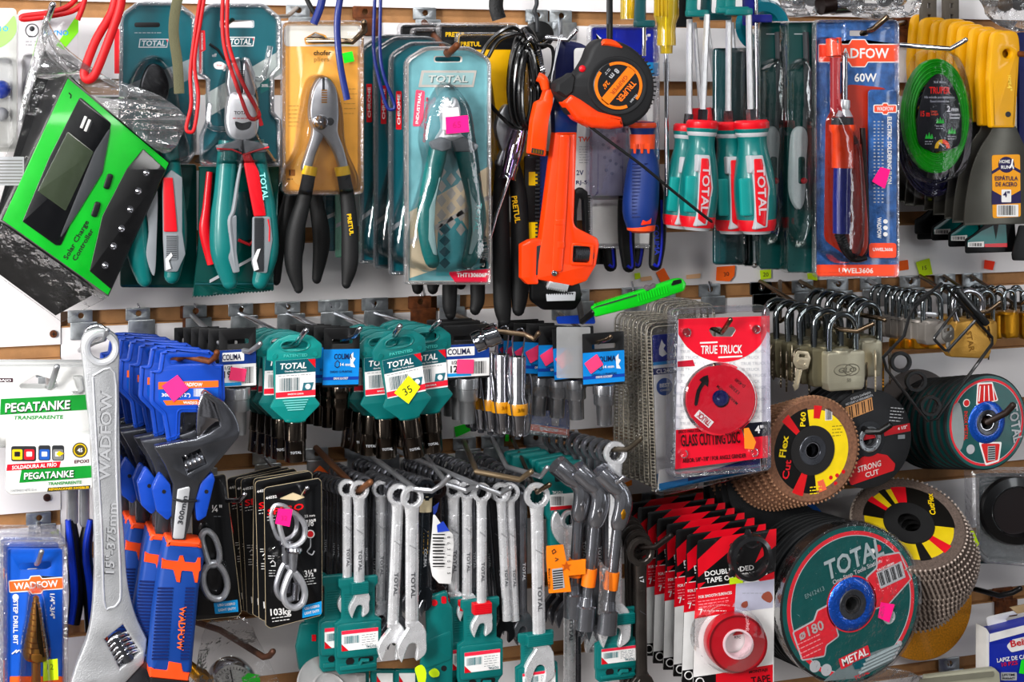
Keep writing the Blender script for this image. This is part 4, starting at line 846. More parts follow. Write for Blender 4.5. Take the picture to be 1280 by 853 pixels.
# ---- soldering iron pack
it = Item('soldering_iron_pack', 1072, 180, 190, 'orange and blue 60W soldering iron in large clear clamshell', 'soldering iron pack')
WB = mat('#3f6fa8', .3, .15, coat=.8, var=.5, nscale=90, bump=.6, bscale=420); WO = mat('#ff6238', .35, coat=.5)  # paler mottling in the blue stands in for white glare
p = P(); ol = rrect(1021, 25, 1123, 346, 7); p.prism(ol, -2, 0, WB, .4, holes=[rrect(1062,38,1086,45,2)]); p.flat(rrect(1021,331,1123,346,2), .1, WO); p.text('UWEL3606', 1070, 338.5, 6, .6, mat('#f3e0d8', .5), width=43)
def wad(p, x0, y0, x1, y1, w, m, tm, h, a=0, tw=None):
    q = rpoly([(x0,y0),(x0+(x1-x0)*.38,y0),(x0+(x1-x0)*.42,y0-h*.5),(x0+(x1-x0)*.58,y0-h*.5),(x0+(x1-x0)*.62,y0),(x1,y0),(x1,y1),(x0+(x1-x0)*.62,y1),(x0+(x1-x0)*.58,y1+h*.5),(x0+(x1-x0)*.42,y1+h*.5),(x0+(x1-x0)*.38,y1),(x0,y1)], 1)
    if a: q = rot(q, a, (x0+x1)/2, (y0+y1)/2)
    p.flat(inset(q, -1.2), w-.1, WHITE); p.flat(q, w+.05, m); p.text('WADFOW', (x0+x1)/2, (y0+y1)/2, h, w+.6, tm, a=a, width=tw or (x1-x0)*.78)
wad(p, 1024, 56, 1122, 77, .3, WO, CARDW, 12); p.text('60W', 1082, 97, 10, .6, CARDW, width=28); p.flat(rpoly([(1058,105),(1110,110),(1118,150),(1118,300),(1060,322),(1030,300),(1032,150)], 14), .12, mat('#b83c1c', .35, coat=.6)); it.part('backing_card', p)
p = P(); p.loft(rrect(1019, 24, 1125, 348, 8), [(0,0),(.3,6),(1,8),(2.4,7),(3,1)], CLEARR, back=False, front=False)
bubble(p, spl([(1046,45),(1056,55),(1057,130),(1072,160),(1085,200),(1086,300),(1070,330),(1045,325),(1032,290),(1028,160),(1037,130),(1037,55)]), 1, 30, b=7); it.part('clear_blister', p)
p = P(); p.tube([(1056,66,14),(1056,125,14)], 3.4, CHROME, 12); p.tube([(1056,125,14),(1055,133,14),(1055,137,14),(1055,146,14)], [6,7,6,10], SATIN, 16); p.tube([(1042,48,10),(1043,70,12)], 9, WO, 12); p.tube([(1043,72,8),(1043,140,8)], 5, mat('#a81a28', .4), 12); it.part('heating_tip', p, label='steel tip and shank')
p = P(); p.tube([(1053,147,14),(1053,156,14)], [12,12.5], DGREY, 20); it.part('heat_ring', p)
p = P(); p.tube([(1053,156,14),(1053,163,14),(1053,167,14),(1053,210,14)], [15,15,12.5,12], ORANGE, 20); it.part('orange_barrel', p)
p = P(); p.tube([(1053,210,14),(1052,250,14),(1052,292,14)], [10,10,10], mat('#10288c', .3, coat=.7), 20); it.part('handle', p, label='dark blue handle')
p = P()
for k in range(13): t = k/12; p.tube([(1049+t*14,292+26*math.sin(t*1.5),12),(1050+t*14,294+26*math.sin(t*1.5),12)], 6.2-t, BLACK, 10)
p.tube([(1050,290,12),(1053,308,12),(1066,324,12),(1082,322,12)], 4, BLACK, 10, smooth=4); p.tube([(1064,324,12),(1080,316,12),(1083,296,12),(1082,240,12),(1078,160,12)], 3.2, mat('#2a1410', .4), 10, smooth=4); it.part('power_cord', p)
p = P(); p.tube([(1070,180,10),(1072,240,10),(1072,300,10),(1068,318,10)], [6,9,12,9], mat('#b03a1c', .3, coat=.8), 16, smooth=4); it.part('stand_cover', p)
p = P(); p.prism(rrect(1086,112,1121,323,5), 3, 6, WB, .8); p.flat(rrect(1086.5,304,1120.5,322.5,4), 6, WO); p.text('UWEL3606', 1103.5, 312, 4, 6.6, CARDW, width=25); wad(p, 1093, 132, 1120, 140, 6.1, WO, CARDW, 5); p.text('ELECTRIC SOLDERING IRON', 1112, 188, 5, 6.6, CARDW, a=90, width=84); p.text('WADFOW', 1099, 285, 5, 6.6, CARDW, a=90, width=26)
for k in range(3): p.lathe([(2.8,6),(2.8,6.5),(1.6,6.5),(1.6,6.1),(0,6.1)], CARDW, (1107,277+k*8,0), n=12)
for k in range(3): p.rows(1092+k*5, 150, 1095+k*5, 255, 6.2, LGREY, 24, 1.4, seed=k)
it.part('side_label', p, label='narrow blue label insert')
p = P(); p.flat(rpoly([(1101,209),(1113,212),(1106,236),(1090,227)], 1), 10, PINK, t=.5); it.part('price_sticker', p)
hook(1130, 28, [(1078, 42, 180), (1092, 36, 198), (1108, 22, 208)], 'dark hook end through the soldering iron pack', m=BRONZE, r=3.4, pm=RUST)
# ---- trimmer line
it = Item('trimmer_line_pack', 1165, 145, 150, 'coil of bright green trimmer line with black oval label', 'trimmer line', rel=True)
GL = mat('#08a80c', .28, coat=.7)
p = P()
for k in range(9):
    for j in range(3):
        r = 62+k*-2.6+4; p.tube([((r*.66+3)*math.cos(a), (r*1.06)*math.sin(a), 4+j*3+(k%2)) for a in [i*math.pi/14 for i in range(28)]], 1.7, GL, 6, closed=True) if j == 2 or k in (0, 8) else None
it.part('line_coil', p)
p = P(); p.prism(spl([(-8,-50),(8,-50),(24,-30),(32,0),(31,30),(22,40),(0,44),(-22,40),(-31,28),(-31,0),(-22,-32)]), 14, 16, mat('#101318', .4, coat=.2), .5)
p.text('TRUPER', 0, -32, 8, 16.6, mat('#ff3018', .5), width=30); p.text('TRUK  MTO-20', 0, -42, 2.6, 16.4, LGREY, width=18); p.text('Hilo redondo para desbrozadora', 0, -23.5, 3, 16.4, LGREY, width=44); p.text('Round trimmer line', 0, -18.5, 3, 16.4, LGREY, width=27); p.text('15 m', -21, -3, 6.5, 16.6, mat('#ff3018', .5), width=13); p.text('Largo', -8, -6, 2.6, 16.4, ORANGE, width=9); p.text('Length', -7, -2.5, 2.6, 16.4, ORANGE, width=10); p.text('2', 13, -9, 7, 16.6, CARDW); p.text('mm', 22, -8.5, 5, 16.6, CARDW, width=10); p.text('Diametro', 22, -2, 2.8, 16.4, CARDW, width=15); p.text('Diameter', 22, 2, 2.8, 16.4, CARDW, width=15)
for x, y in ((1,9),(-15,28),(18,22)):
    p.flat([(x-6,y),(x-4,y-6),(x-2,y-2),(x,y-8),(x+2,y-2),(x+4,y-6),(x+6,y)], 16.1, GREEN); p.rows(x-6, y+2, x+6, y+8, 16.2, LGREY, 2, 1)
p.flat(arc(4,40,6,11,180,270,10), 16.3, YEL); p.flat(arc(4,40,6,11,270,360,10), 16.3, mat('#ff5a20', .5)); p.tube([(5,38,17),(-1,33,17)], .8, CARDW, 6); it.part('label', p)
p = P(); p.loft(spl([(0,-84),(30,-74),(46,-30),(50,20),(42,62),(16,82),(-16,82),(-40,62),(-48,20),(-44,-30),(-28,-74)]), [(0,0),(.5,12),(3,19),(7,20)], clear('clear_dark_clam', tint=(.86,.86,.92), base=.0, rough=.08, bump=.5, bscale=50, fac=.5), back=False); it.part('clear_blister', p)
it = Item('trimmer_line_pack', 1165, 172, 112, 'coil of dark violet trimmer line hanging behind the green coil', 'trimmer line', rel=True)
p = P()
for k in range(8):
    r = 66-k*2.4; p.tube([((r*.78)*math.cos(a), (r*1.1)*math.sin(a), 4+(k%3)*3) for a in [i*math.pi/14 for i in range(28)]], 1.6, mat('#2e2c52', .25, coat=.7), 6, closed=True)
it.part('line_coil', p); p = P(); p.loft(circ(0, 0, 60, 32, 80), [(0,0),(.5,12),(3,19),(7,20)], clear('clear_dark_clam'), back=False); it.part('clear_blister', p)
hook(1085, 52, [(1120, 56, 150), (1188, 61, 190), (1197, 56, 198), (1207, 50, 204)], 'long chrome hook rod above the green trimmer line', r=2.9, plate=False)
# ---- yellow putty knives
YH = mat('#e0ac00', .38, coat=.3, var=.03)
it = Item('putty_knife', 1238, 100, 168, 'yellow handled steel putty knife with barcode label, front of the row', 'putty knife', 'yellow handled putty knives on one hook')
p = P(); p.loft(rpoly([(1243,38),(1274,38),(1276,60),(1270,160),(1240,160),(1237,100),(1240,60)], [15,15,10,3,3,12,10], 6), [(3,-12),(0,-9),(0,-3),(1,-1),(4,0)], YH, holes=[circ(1260,67,5.5,16)]); p.lathe([(3.6,.2),(3.4,.6),(0,.8)], DGREY, (1260.5,143,0), n=14)
p.text('4"', 1262, 110, 6, .6, mat('#f4d860', .5), a=88); p.text('HOME', 1262, 100, 4, .6, mat('#f4d860', .5), a=88, width=12); it.part('handle', p)
p = P(); p.prism(spl([(1241,158),(1270,158)], 1, False)+[(1276,172),(1282,185),(1282,280),(1205,282)]+spl([(1205,282),(1207,255),(1214,215),(1226,185),(1239,165)], 4, False), -7, -5, mat('#77756e', .32, .9, var=.15, nscale=25), .4)
for z in range(1): p.prism(rpoly([(1240,194),(1275,193),(1276,271),(1241,273)], 3), -4.9, -4.6, mat('#e8a818', .45)); PU = mat('#2c1a5c', .45); p.prism([(1240,238),(1258,248),(1276,238),(1276,254),(1240,256)], -4.6, -4.4, PU); p.prism([(1240,214),(1258,203),(1276,213),(1276,217),(1258,207),(1240,218)], -4.6, -4.4, PU); p.lathe([(10,-4.5),(10,-4.2),(0,-4.2)], PU, (1258,206,0), n=24)
p.text('HOME', 1256, 202, 4, -3.9, CARDW, width=13); p.text('RUN', 1257, 209, 4, -3.9, CARDW, width=11); p.tube([(1266,199,-4),(1265,205,-4),(1263,210,-4)], .9, CARDW, 6); p.tube([(1265,205,-4),(1267,211,-4)], .8, CARDW, 6); p.text('ESPÁTULA', 1258, 223, 5, -3.9, PU, width=29); p.text('DE ACERO', 1258, 230.5, 5, -3.9, PU, width=27)
p.prism(rrect(1252,237,1264,253,1), -4.4, -4.2, CARDW); p.text('4"', 1258, 243, 7, -3.7, PU); p.prism(rrect(1246,256,1273,271,1), -4.5, -4.3, CARDW); p.bars(1248, 257, 1271, 269, -4.2, n=12); it.part('blade', p)
stack(it, (1139, 76, 30), 9, 'yellow handled steel putty knife, {} from the label-bearing one', 2, rj=.6)
for o in list(C.objects):
    if o.name.startswith('putty_knife.') and 'second' in o['label']: o['label'] = 'yellow handled steel putty knife, next behind the label-bearing one'
hook(1150, 22, [(1262, 67, 150), (1290, 68, 190)], 'brown steel rod through the putty knife handles', m=RUST, r=3.6, plate=False)
# small spatulas below
for i in range(5):
    x = 1207-i*21; y = 315-i*8; d = 110-i*18
    if i == 4: x, y = 1147, 298
    it = Item('spatula_blade', x+25, y, d, 'flexible black scraper with teal label edge, %s of the row under the putty knives' % ORD[i], 'scraper', 'black scrapers under the putty knives')
    p = P(); p.prism(rpoly([(x+28,y-60),(x+60,y-60),(x+64,y-2),(x+64,y),(x,y+2),(x,y-16),(x+10,y-22),(x+24,y-34)], 3), -2, 0, mat('#17181a', .35, .5), .4); it.part('blade', p)
    if i < 3:
        p = P(); p.prism(rpoly([(x+3,y-14),(x+20,y-26),(x+50,y-40),(x+52,y-8),(x+2,y-6)], 2), .1, .6, TEAL); p.prism([(x+24,y-10),(x+52,y-11),(x+52,y-6),(x+24,y-6)], .6, .8, RED); p.prism([(x+3,y-12),(x+23,y-13),(x+23,y-6),(x+3,y-6)], .6, .8, CARDW); p.bars(x+5, y-11, x+21, y-7, .9, n=8); p.flat([(x+34,y-38),(x+42,y-38),(x+38,y-16)], .7, BLACK); it.part('label', p)
it = Item('scraper_block', 1272, 300, 120, 'black scraper edge at the end of the rail, cut by picture edge', 'scraper', solo=True); p = P(); p.prism(rpoly([(1275,282),(1295,282),(1295,326),(1267,326),(1266,318)], 3), -4, 0, BLACK, 1); it.part('scraper_block', p)
it = Item('blue_tool_edge', 1282, 180, 120, 'dark blue handle strip past the putty knives', 'handle', solo=True); p = P(); p.prism(rrect(1274, 40, 1300, 250, 3), -6, 0, mat('#0c2470', .4), 1); it.part('blue_tool_edge', p)
# ---- things poking in at the very top
for i, (pts, w_, lb) in enumerate((([(985,-10),(1022,-10),(1026,12),(1024,19),(990,20),(984,8)], 100, 'crinkled clear bag end above the green packs'), ([(1080,-10),(1148,-12),(1152,6),(1140,20),(1090,22),(1070,10)], 150, 'crinkled clear bag end above the soldering iron pack'), ([(1240,-10),(1290,-10),(1290,36),(1262,32),(1240,10)], 130, 'clear bag end above the yellow putty knives'))):
    it = Item('plastic_bag', pts[0][0]+10, 0, w_, lb, 'bag'); p = P(); p.prism(spl(pts, 4), -14, 10, BAGC, 6, wf=lambda x, y: 4*math.sin(x*.6+y*.4)); it.part('bag_film', p)
    p = P(); c0 = (sum(a for a, b in pts)/len(pts), sum(b for a, b in pts)/len(pts)); p.ball((c0[0]-8,c0[1]-6,-2), 9, [CHROME, DGREY, mat('#5a4420', .4)][i], 12); p.ball((c0[0]+10,c0[1]-8,-2), 10, [LGREY, CHROME, DGREY][i], 12); it.part('metal_fitting', p)
it = Item('metal_fitting', 1050, 2, 120, 'dark metal fitting between the clear bag ends at the top', 'fitting', solo=True); p = P(); p.tube([(1025,6,0),(1075,0,0)], [13,11], mat('#3a2c28', .3, .6), 16); p.tube([(1040,5,0),(1062,3,0)], [14,14], CHROME, 16); it.part('metal_fitting', p)
for i, x in enumerate((1162, 1190)):
    it = Item('shelf_upright', x, 10, 40, ['grey slotted metal upright nearest the soldering iron pack', 'grey slotted metal upright nearest the putty knives'][i], 'upright', solo=True); p = P(); p.prism(rrect(x-9, -30, x+9, 32, 1), -8, 0, mat('#6a645c', .6), .6, holes=[rrect(x-2, -4+j*14-6, x+2, 2+j*14-6) for j in range(3)]); it.part('shelf_upright', p)
# ---- price stickers left on the board and rail
def sticker(pts, m, label, txt=None, d=3, a=0):
    cx = sum(q[0] for q in pts)/len(pts); cy = sum(q[1] for q in pts)/len(pts)
    it = Item('price_sticker', cx, cy, d, label, 'sticker', 'price stickers on the white board', solo=True); p = P(); p.flat(rpoly(pts, 1), 0, m, t=.5)
    if txt: p.text(txt, cx, cy, 5, .8, INK, a=a, bold=False)
    it.part('price_sticker', p)
sticker([(896,334),(919,332),(918,345),(912,352),(895,351)], ORTAG, 'orange handwritten price sticker under the dark green pack', '30', a=-8)
sticker([(820,341),(830,335),(838,350),(828,356)], ORTAG, 'orange sticker on the board just above the green utility knife')
sticker([(858,344),(876,342),(875,348),(858,349)], mat('#f0c8a0', .7), 'faded peach sticker on the board, between orange stickers')
sticker([(800,347),(814,345),(816,350),(802,352)], mat('#f0c8a0', .7), 'faded peach sticker beside the black and blue pliers tips'); sticker([(793,342),(800,341),(801,348),(794,350)], LIME, 'tiny lime sticker below the black and blue pliers')
sticker([(950,338),(964,337),(964,348),(951,350)], LIME, 'lime price sticker below the middle green saw pack', '20'); sticker([(1009,342),(1021,341),(1022,351),(1010,349)], LIME, 'lime price sticker touching the soldering iron pack corner')
sticker([(1122,327),(1135,325),(1136,337),(1123,339)], ORTAG, 'orange price sticker right of the soldering iron pack'); sticker([(1145,328),(1162,323),(1166,343),(1150,346)], LIME, 'lime handwritten price sticker under the scraper blades', '15', a=-5); sticker([(1231,325),(1244,327),(1241,338),(1230,336)], mat('#ff4a1a', .7), 'red orange price sticker near the end of the rail')
# empty hook brackets in the rail under the top row
for i, x in enumerate((172, 243, 301, 358, 412, 466)):
    hook(x, 380, [(x+2, 384, 8)], 'empty bracket on the rail below top row, %s from the blue holders' % ['first','second','third','fourth','fifth','sixth'][i], r=1.2, pm=ZINC)
for i, (x, m_) in enumerate(((524, RUST), (790, ZINC), (886, ZINC), (950, ZINC), (1002, ZINC), (1046, ZINC), (1087, ZINC), (1136, ZINC), (1180, ZINC), (1214, ZINC))):
    hook(x, 352, [(x+2, 370-i*3, 8)], ['rusty bracket under the pink-stickered pack', 'bracket partly hidden by the green knife', 'bracket above the red disc pack corner', 'bracket above the first padlocks', 'bracket above the padlock shackles', 'bracket below the soldering iron pack corner', 'bracket below the orange card foot', 'bracket below the orange sticker', 'bracket below the lime sticker', 'last bracket before the rail end'][i], r=1.2, pm=m_)
for i, x in enumerate((502, 575)): pass
it = Item('screw', 67, 418, 4, 'rusty screw head fixing the board beside the solar box', 'screw', solo=True); p = P(); p.lathe([(5,0),(4,1.6),(0,2)], RUST, (67,418,0), n=14); p.box(64.5,417.4,69.5,418.6,1.9,2.2,INK); p.box(66.4,415.5,67.6,420.5,1.9,2.2,INK); it.part('screw', p)
it = Item('screw', 59, 623, 4, 'dark screw head fixing the board under the glue packs', 'screw', solo=True); p = P(); p.lathe([(5,0),(4,1.6),(0,2)], mat('#5a3a34', .5, .6), (59,623,0), n=14); p.box(56.5,622.4,61.5,623.6,1.9,2.2,INK); it.part('screw', p)
# ================================================================== middle rows, left half
# ---- epoxy glue packs
it = Item('glue_pack', 58, 535, 150, 'white and green epoxy glue pack hanging on the far hook, whole one', 'glue pack')
WH = mat('#dad9d6', .38, coat=.4, var=.02); GR = mat('#109a3e', .4, coat=.4)
ol = rpoly([(-22,457),(105,455),(116,470),(119,600),(115,612),(14,620),(-22,620)], [4,14,8,6,8,8,4])
p = P(); p.prism(rrect(-24,456,116,560,10), -4, 0, WH, 1, holes=[rpoly([(24,482),(46,469),(70,476),(73,484),(66,487),(26,486)], 3)])
p.flat([(1,499),(117,493),(117,512),(0,519)], .2, GR); p.text('PEGATANKE', 47, 508, 10.5, 1, CARDW, a=-3, width=81, slant=.1); p.text('PEGATANKE', 48, 509.3, 10.8, .6, mat('#0a3018', .5), a=-3, width=82, slant=.1); p.text('TRANSPARENTE', 48, 522, 4.6, .5, GR, a=-1, width=62, slant=.15)
p.prism(rrect(-6,473,16,478,1), .1, .4, mat('#4a1030', .5)); p.text('BAJO', 6, 475.5, 2.6, .8, CARDW, width=16); it.part('backing_card', p)
p = P(); p.loft(rrect(-24,456,117,560,10), [(0,0),(.5,4),(3,5)], clear('clear_white_shell', tint=(.95,.96,.96), base=.1, rough=.12, bump=.2, bscale=30, haze=.1, hazecol=(.9,.9,.9)), back=False, front=False)
p.loft(rpoly([(90,470),(104,470),(106,488),(100,494),(84,492),(96,488)], 3), [(0,0),(1,3),(3,4)], clear('clear_white_shell'), back=False); it.part('clear_rim', p)
p = P(); bx = rpoly([(8,549),(118,543),(120,605),(115,612),(14,620),(7,614)], [6,6,3,6,6,4]); p.prism(bx, 0, 26, WH, 3)
w = 26.1
p.flat([(9,581),(76,577),(74,585),(8,589)], w, mat('#e8203c', .4)); p.text('SOLDADURA AL FRÍO', 43, 583, 4.4, w+.6, CARDW, a=-4, width=56, slant=.1)
p.flat([(27,587),(119,582),(119,597),(24,604)], w, GR); p.text('PEGATANKE', 61, 594, 8, w+.9, CARDW, a=-3, width=62, slant=.1); p.text('PEGATANKE', 61.6, 594.9, 8.2, w+.6, mat('#0a3018', .5), a=-3, width=63, slant=.1)
p.text('TRANSPARENTE', 81, 604, 3.6, w+.5, GR, a=-3, width=42, slant=.15); p.text('EPOXI', 102, 577, 4, w+.5, mat('#6a2030', .5), a=-3, width=18, slant=.1); p.text('CONTENIDO NETO 32 ml', 29, 613, 3, w+.5, GREY, a=-3, bold=False, width=33); p.flat([(60,610),(113,607),(112,611),(59,615)], w, mat('#3a3a1c', .5)); p.text('REPARACIONES INVISIBLES', 86, 610.8, 2.7, w+.5, YEL, a=-3, width=50)
for x0, cs in ((14,('#e8cc10','#d81a34')),(48,('#2868b8',)),(65,('#8c8c8c',))):
    p.flat(rrect(x0, 558-(x0>40)*1, x0+(31 if len(cs) > 1 else 15), 577-(x0>40)*1, 3), w, DGREY)
    for k, c_ in enumerate(cs): p.flat(rrect(x0+1.2+k*15, 562, x0+14+k*15, 575, 2), w+.3, mat(c_, .5)); p.prism(rrect(x0+4+k*15, 565, x0+11+k*15, 571, 1), w+.6, w+.9, [INK, CARDW][(k+(x0>40)) % 2])
p.flat([(74,564),(80,567),(74,571),(70,568)], w+1, YEL); p.lathe([(9.5,w),(9.5,w+.4),(0,w+.4)], mat('#5a5230', .5), (100,563,0), n=26); p.ring([(6.8,w+.4),(8,w+.4),(8,w+.8),(6.8,w+.8)], YEL, (100,563,0), n=26); p.text('45', 100, 563, 4.6, w+1.2, CARDW)
it.part('box_label', p, label='raised white product box')
dup(it.root, W(-68, 538, 145), 'white glue pack cut off by the picture edge, beside the whole one')
dup(it.root, W(58, 528, 118), 'white epoxy glue pack hidden close behind the whole one')
hook(60, 470, [(61, 484, 150), (64, 482, 160), (71, 459, 172)], 'rusty steel hook through the white glue packs', m=STEEL, r=3.6)
# ---- step drill pack
it = Item('step_drill_pack', 40, 770, 160, 'blue carded step drill bit in ribbed clear clamshell', 'step drill pack')
WBL = mat('#1266c4', .35, coat=.5, var=.05)
p = P(); p.prism(rrect(9, 686, 78, 905, 5), -2, 0, WBL, .4, holes=[rpoly([(24,705),(64,702),(64,709),(58,712),(24,713)], 3)]); wad(p, 12, 725, 78, 738, .3, mat('#ff7a38', .4), CARDW, 8, a=-4, tw=55)
p.text('STEP DRILL BIT', 19.5, 778, 5.5, .6, CARDW, a=90, width=56); p.lathe([(4,.1),(4,.5),(2.6,.5),(2.6,.2)], CARDW, (19.5,747,0), n=14); p.text('1/4"-3/4"', 65.5, 758, 5.5, .6, CARDW, a=90, width=31); p.flat(rrect(12,846,78,905,2), .2, mat('#ff7a38', .4))
for k in (0, 5): p.tube([(15+k,818-k*.3,.6),(21+k*.6,813,.6)], .8, CARDW, 6)
it.part('backing_card', p)
p = P(); p.loft(rrect(2, 678, 86, 905, 9), [(0,-3),(.5,4),(2,6),(6,5),(8,1)], CLEARR, back=False, front=False); p.loft(rrect(-2, 672, 83, 905, 9), [(0,-5),(.5,-1),(2,0),(6,-1)], CLEARR, back=False, front=False); it.part('clear_rim', p)
p = P(); bubble(p, spl([(45,740),(56,748),(62,790),(66,820),(66,905),(26,905),(26,820),(32,780),(36,748)]), 1, 28, b=6); it.part('clear_blister', p)
p = P(); TI = mat('#b08448', .3, .85, var=.2, nscale=40)
prof = []; n = 11
for k in range(n): r0 = 4+(k)*1.25; prof += [(r0, -k*6.6), (r0+.2, -(k+1)*6.6+.8)]
prof = [(1.5, 2)]+prof+[(15,-76),(8,-79),(6,-80)]
p.lathe(prof, TI, (45,747,14), (0,-1,0), 28); p.tube([(45,822,14),(45,905,14)], 6, TI, 6)
p.prism([(45,752),(48,760),(52,790),(56,822),(50,822),(46,800)], 24, 29, mat('#5a4a30', .3, .8), 1); it.part('step_bit', p)
p = P(); p.flat([(54,826),(72,824),(73,850),(54,852)], 22, LIME, t=.5); p.text('12', 63, 834, 7, 22.8, mat('#8a9a10', .6), bold=False); it.part('price_sticker', p)
dup(it.root, W(36, 760, 120), 'step drill pack just behind the blue carded one, ribbed rim showing'); dup(it.root, W(31, 752, 85), 'rearmost step drill pack of the hook, only its rim showing')
hook(48, 655, [(46, 705, 160), (48, 703, 172), (52, 690, 182)], 'steel hook through the step drill packs', m=STEEL, r=3)
sticker([(62,666),(73,662),(75,671),(66,669)], LIME, 'lime sticker behind the step drill packs', d=80)
# ---- big adjustable wrench
it = Item('adjustable_wrench', 128, 640, 178, 'large silver adjustable wrench with embossed lettering, ring end up', 'adjustable wrench')
CW = mat('#c2c3c5', .4, .55, var=.14, nscale=45, bump=.35, bscale=900); CWL = mat('#dcdde0', .34, .6, var=.08, nscale=60)
p = P()
shaft = spl([(103,450),(101,432),(108,416),(128,411),(146,420),(150,440),(149,470),(150,540),(152,620),(156,680),(160,730),(170,770),(184,800)], 4, False)
left = spl([(86,862),(96,830),(108,800),(115,765),(118,700),(116,620),(112,540),(106,480)], 4, False)
p.prism(shaft+[(183,812),(180,830),(150,862)]+left, -6, 6, CW, 3, holes=[circ(127,436,14,26), [(131,800),(154,782),(175,816),(150,836)]])
p.ring([(14.5,5),(18,8),(21,8),(23,5),(22,0),(15,0)], CWL, (127,436,0), n=32)
# raised border of the handle, lettering
p.tube([(116,470,6),(143,466,6),(145,560,6),(148,660,6),(151,738,6),(147,755,6),(138,760,6),(130,752,6),(127,660,6),(121,560,6),(116,472,6)], 1.4, CWL, 8, smooth=4)
p.text('WADFOW', 132, 545, 13, 6.9, CWL, a=-88.5, width=112); p.text('WADFOW', 131.2, 545, 13.4, 6.5, DSTEEL, a=-88.5, width=113); p.text('15"-375mm', 139, 673, 10.5, 6.9, CWL, a=-87.5, width=88); p.text('15"-375mm', 138.2, 673.6, 10.8, 6.5, DGREY, a=-87.5, width=89); it.part('body', p)
p = P(); a0 = Vector((141,793)); 
for k in range(5):
    t = -12+k*6.2; cx, cy = 152+t*.55, 810+t*.84; p.tube([(cx-14,cy+9,0),(cx-5,cy-1,5),(cx+6,cy-6,3),(cx+14,cy-9,0)], 2.9, CHROME, 10, smooth=3)
p.tube([(143,796,-2),(161,824,-2)], 10, DSTEEL, 16); it.part('worm_screw', p, label='dark bright worm screw')
p = P(); p.prism([(128,862),(142,838),(184,806),(188,830),(190,862)], -5, 3, DSTEEL, 1.5)
for k in range(4): p.box(150+k*10, 836-k*6, 153+k*10, 839-k*6, 3, 3.6, CHROME)
it.part('lower_jaw', p)
hook(100, 438, [(118, 428, 160), (130, 424, 176), (134, 413, 190)], 'steel hook passing the ring of the large silver wrench', m=STEEL, r=3.2)
strap('wire_ring', [(112,430,150),(106,440,150),(108,470,148),(106,440,146),(108,414,150),(122,407,154),(133,412,160)], 2.6, CHROME, 'bent steel wire beside the large wrench ring', 'wire', 150, 1)
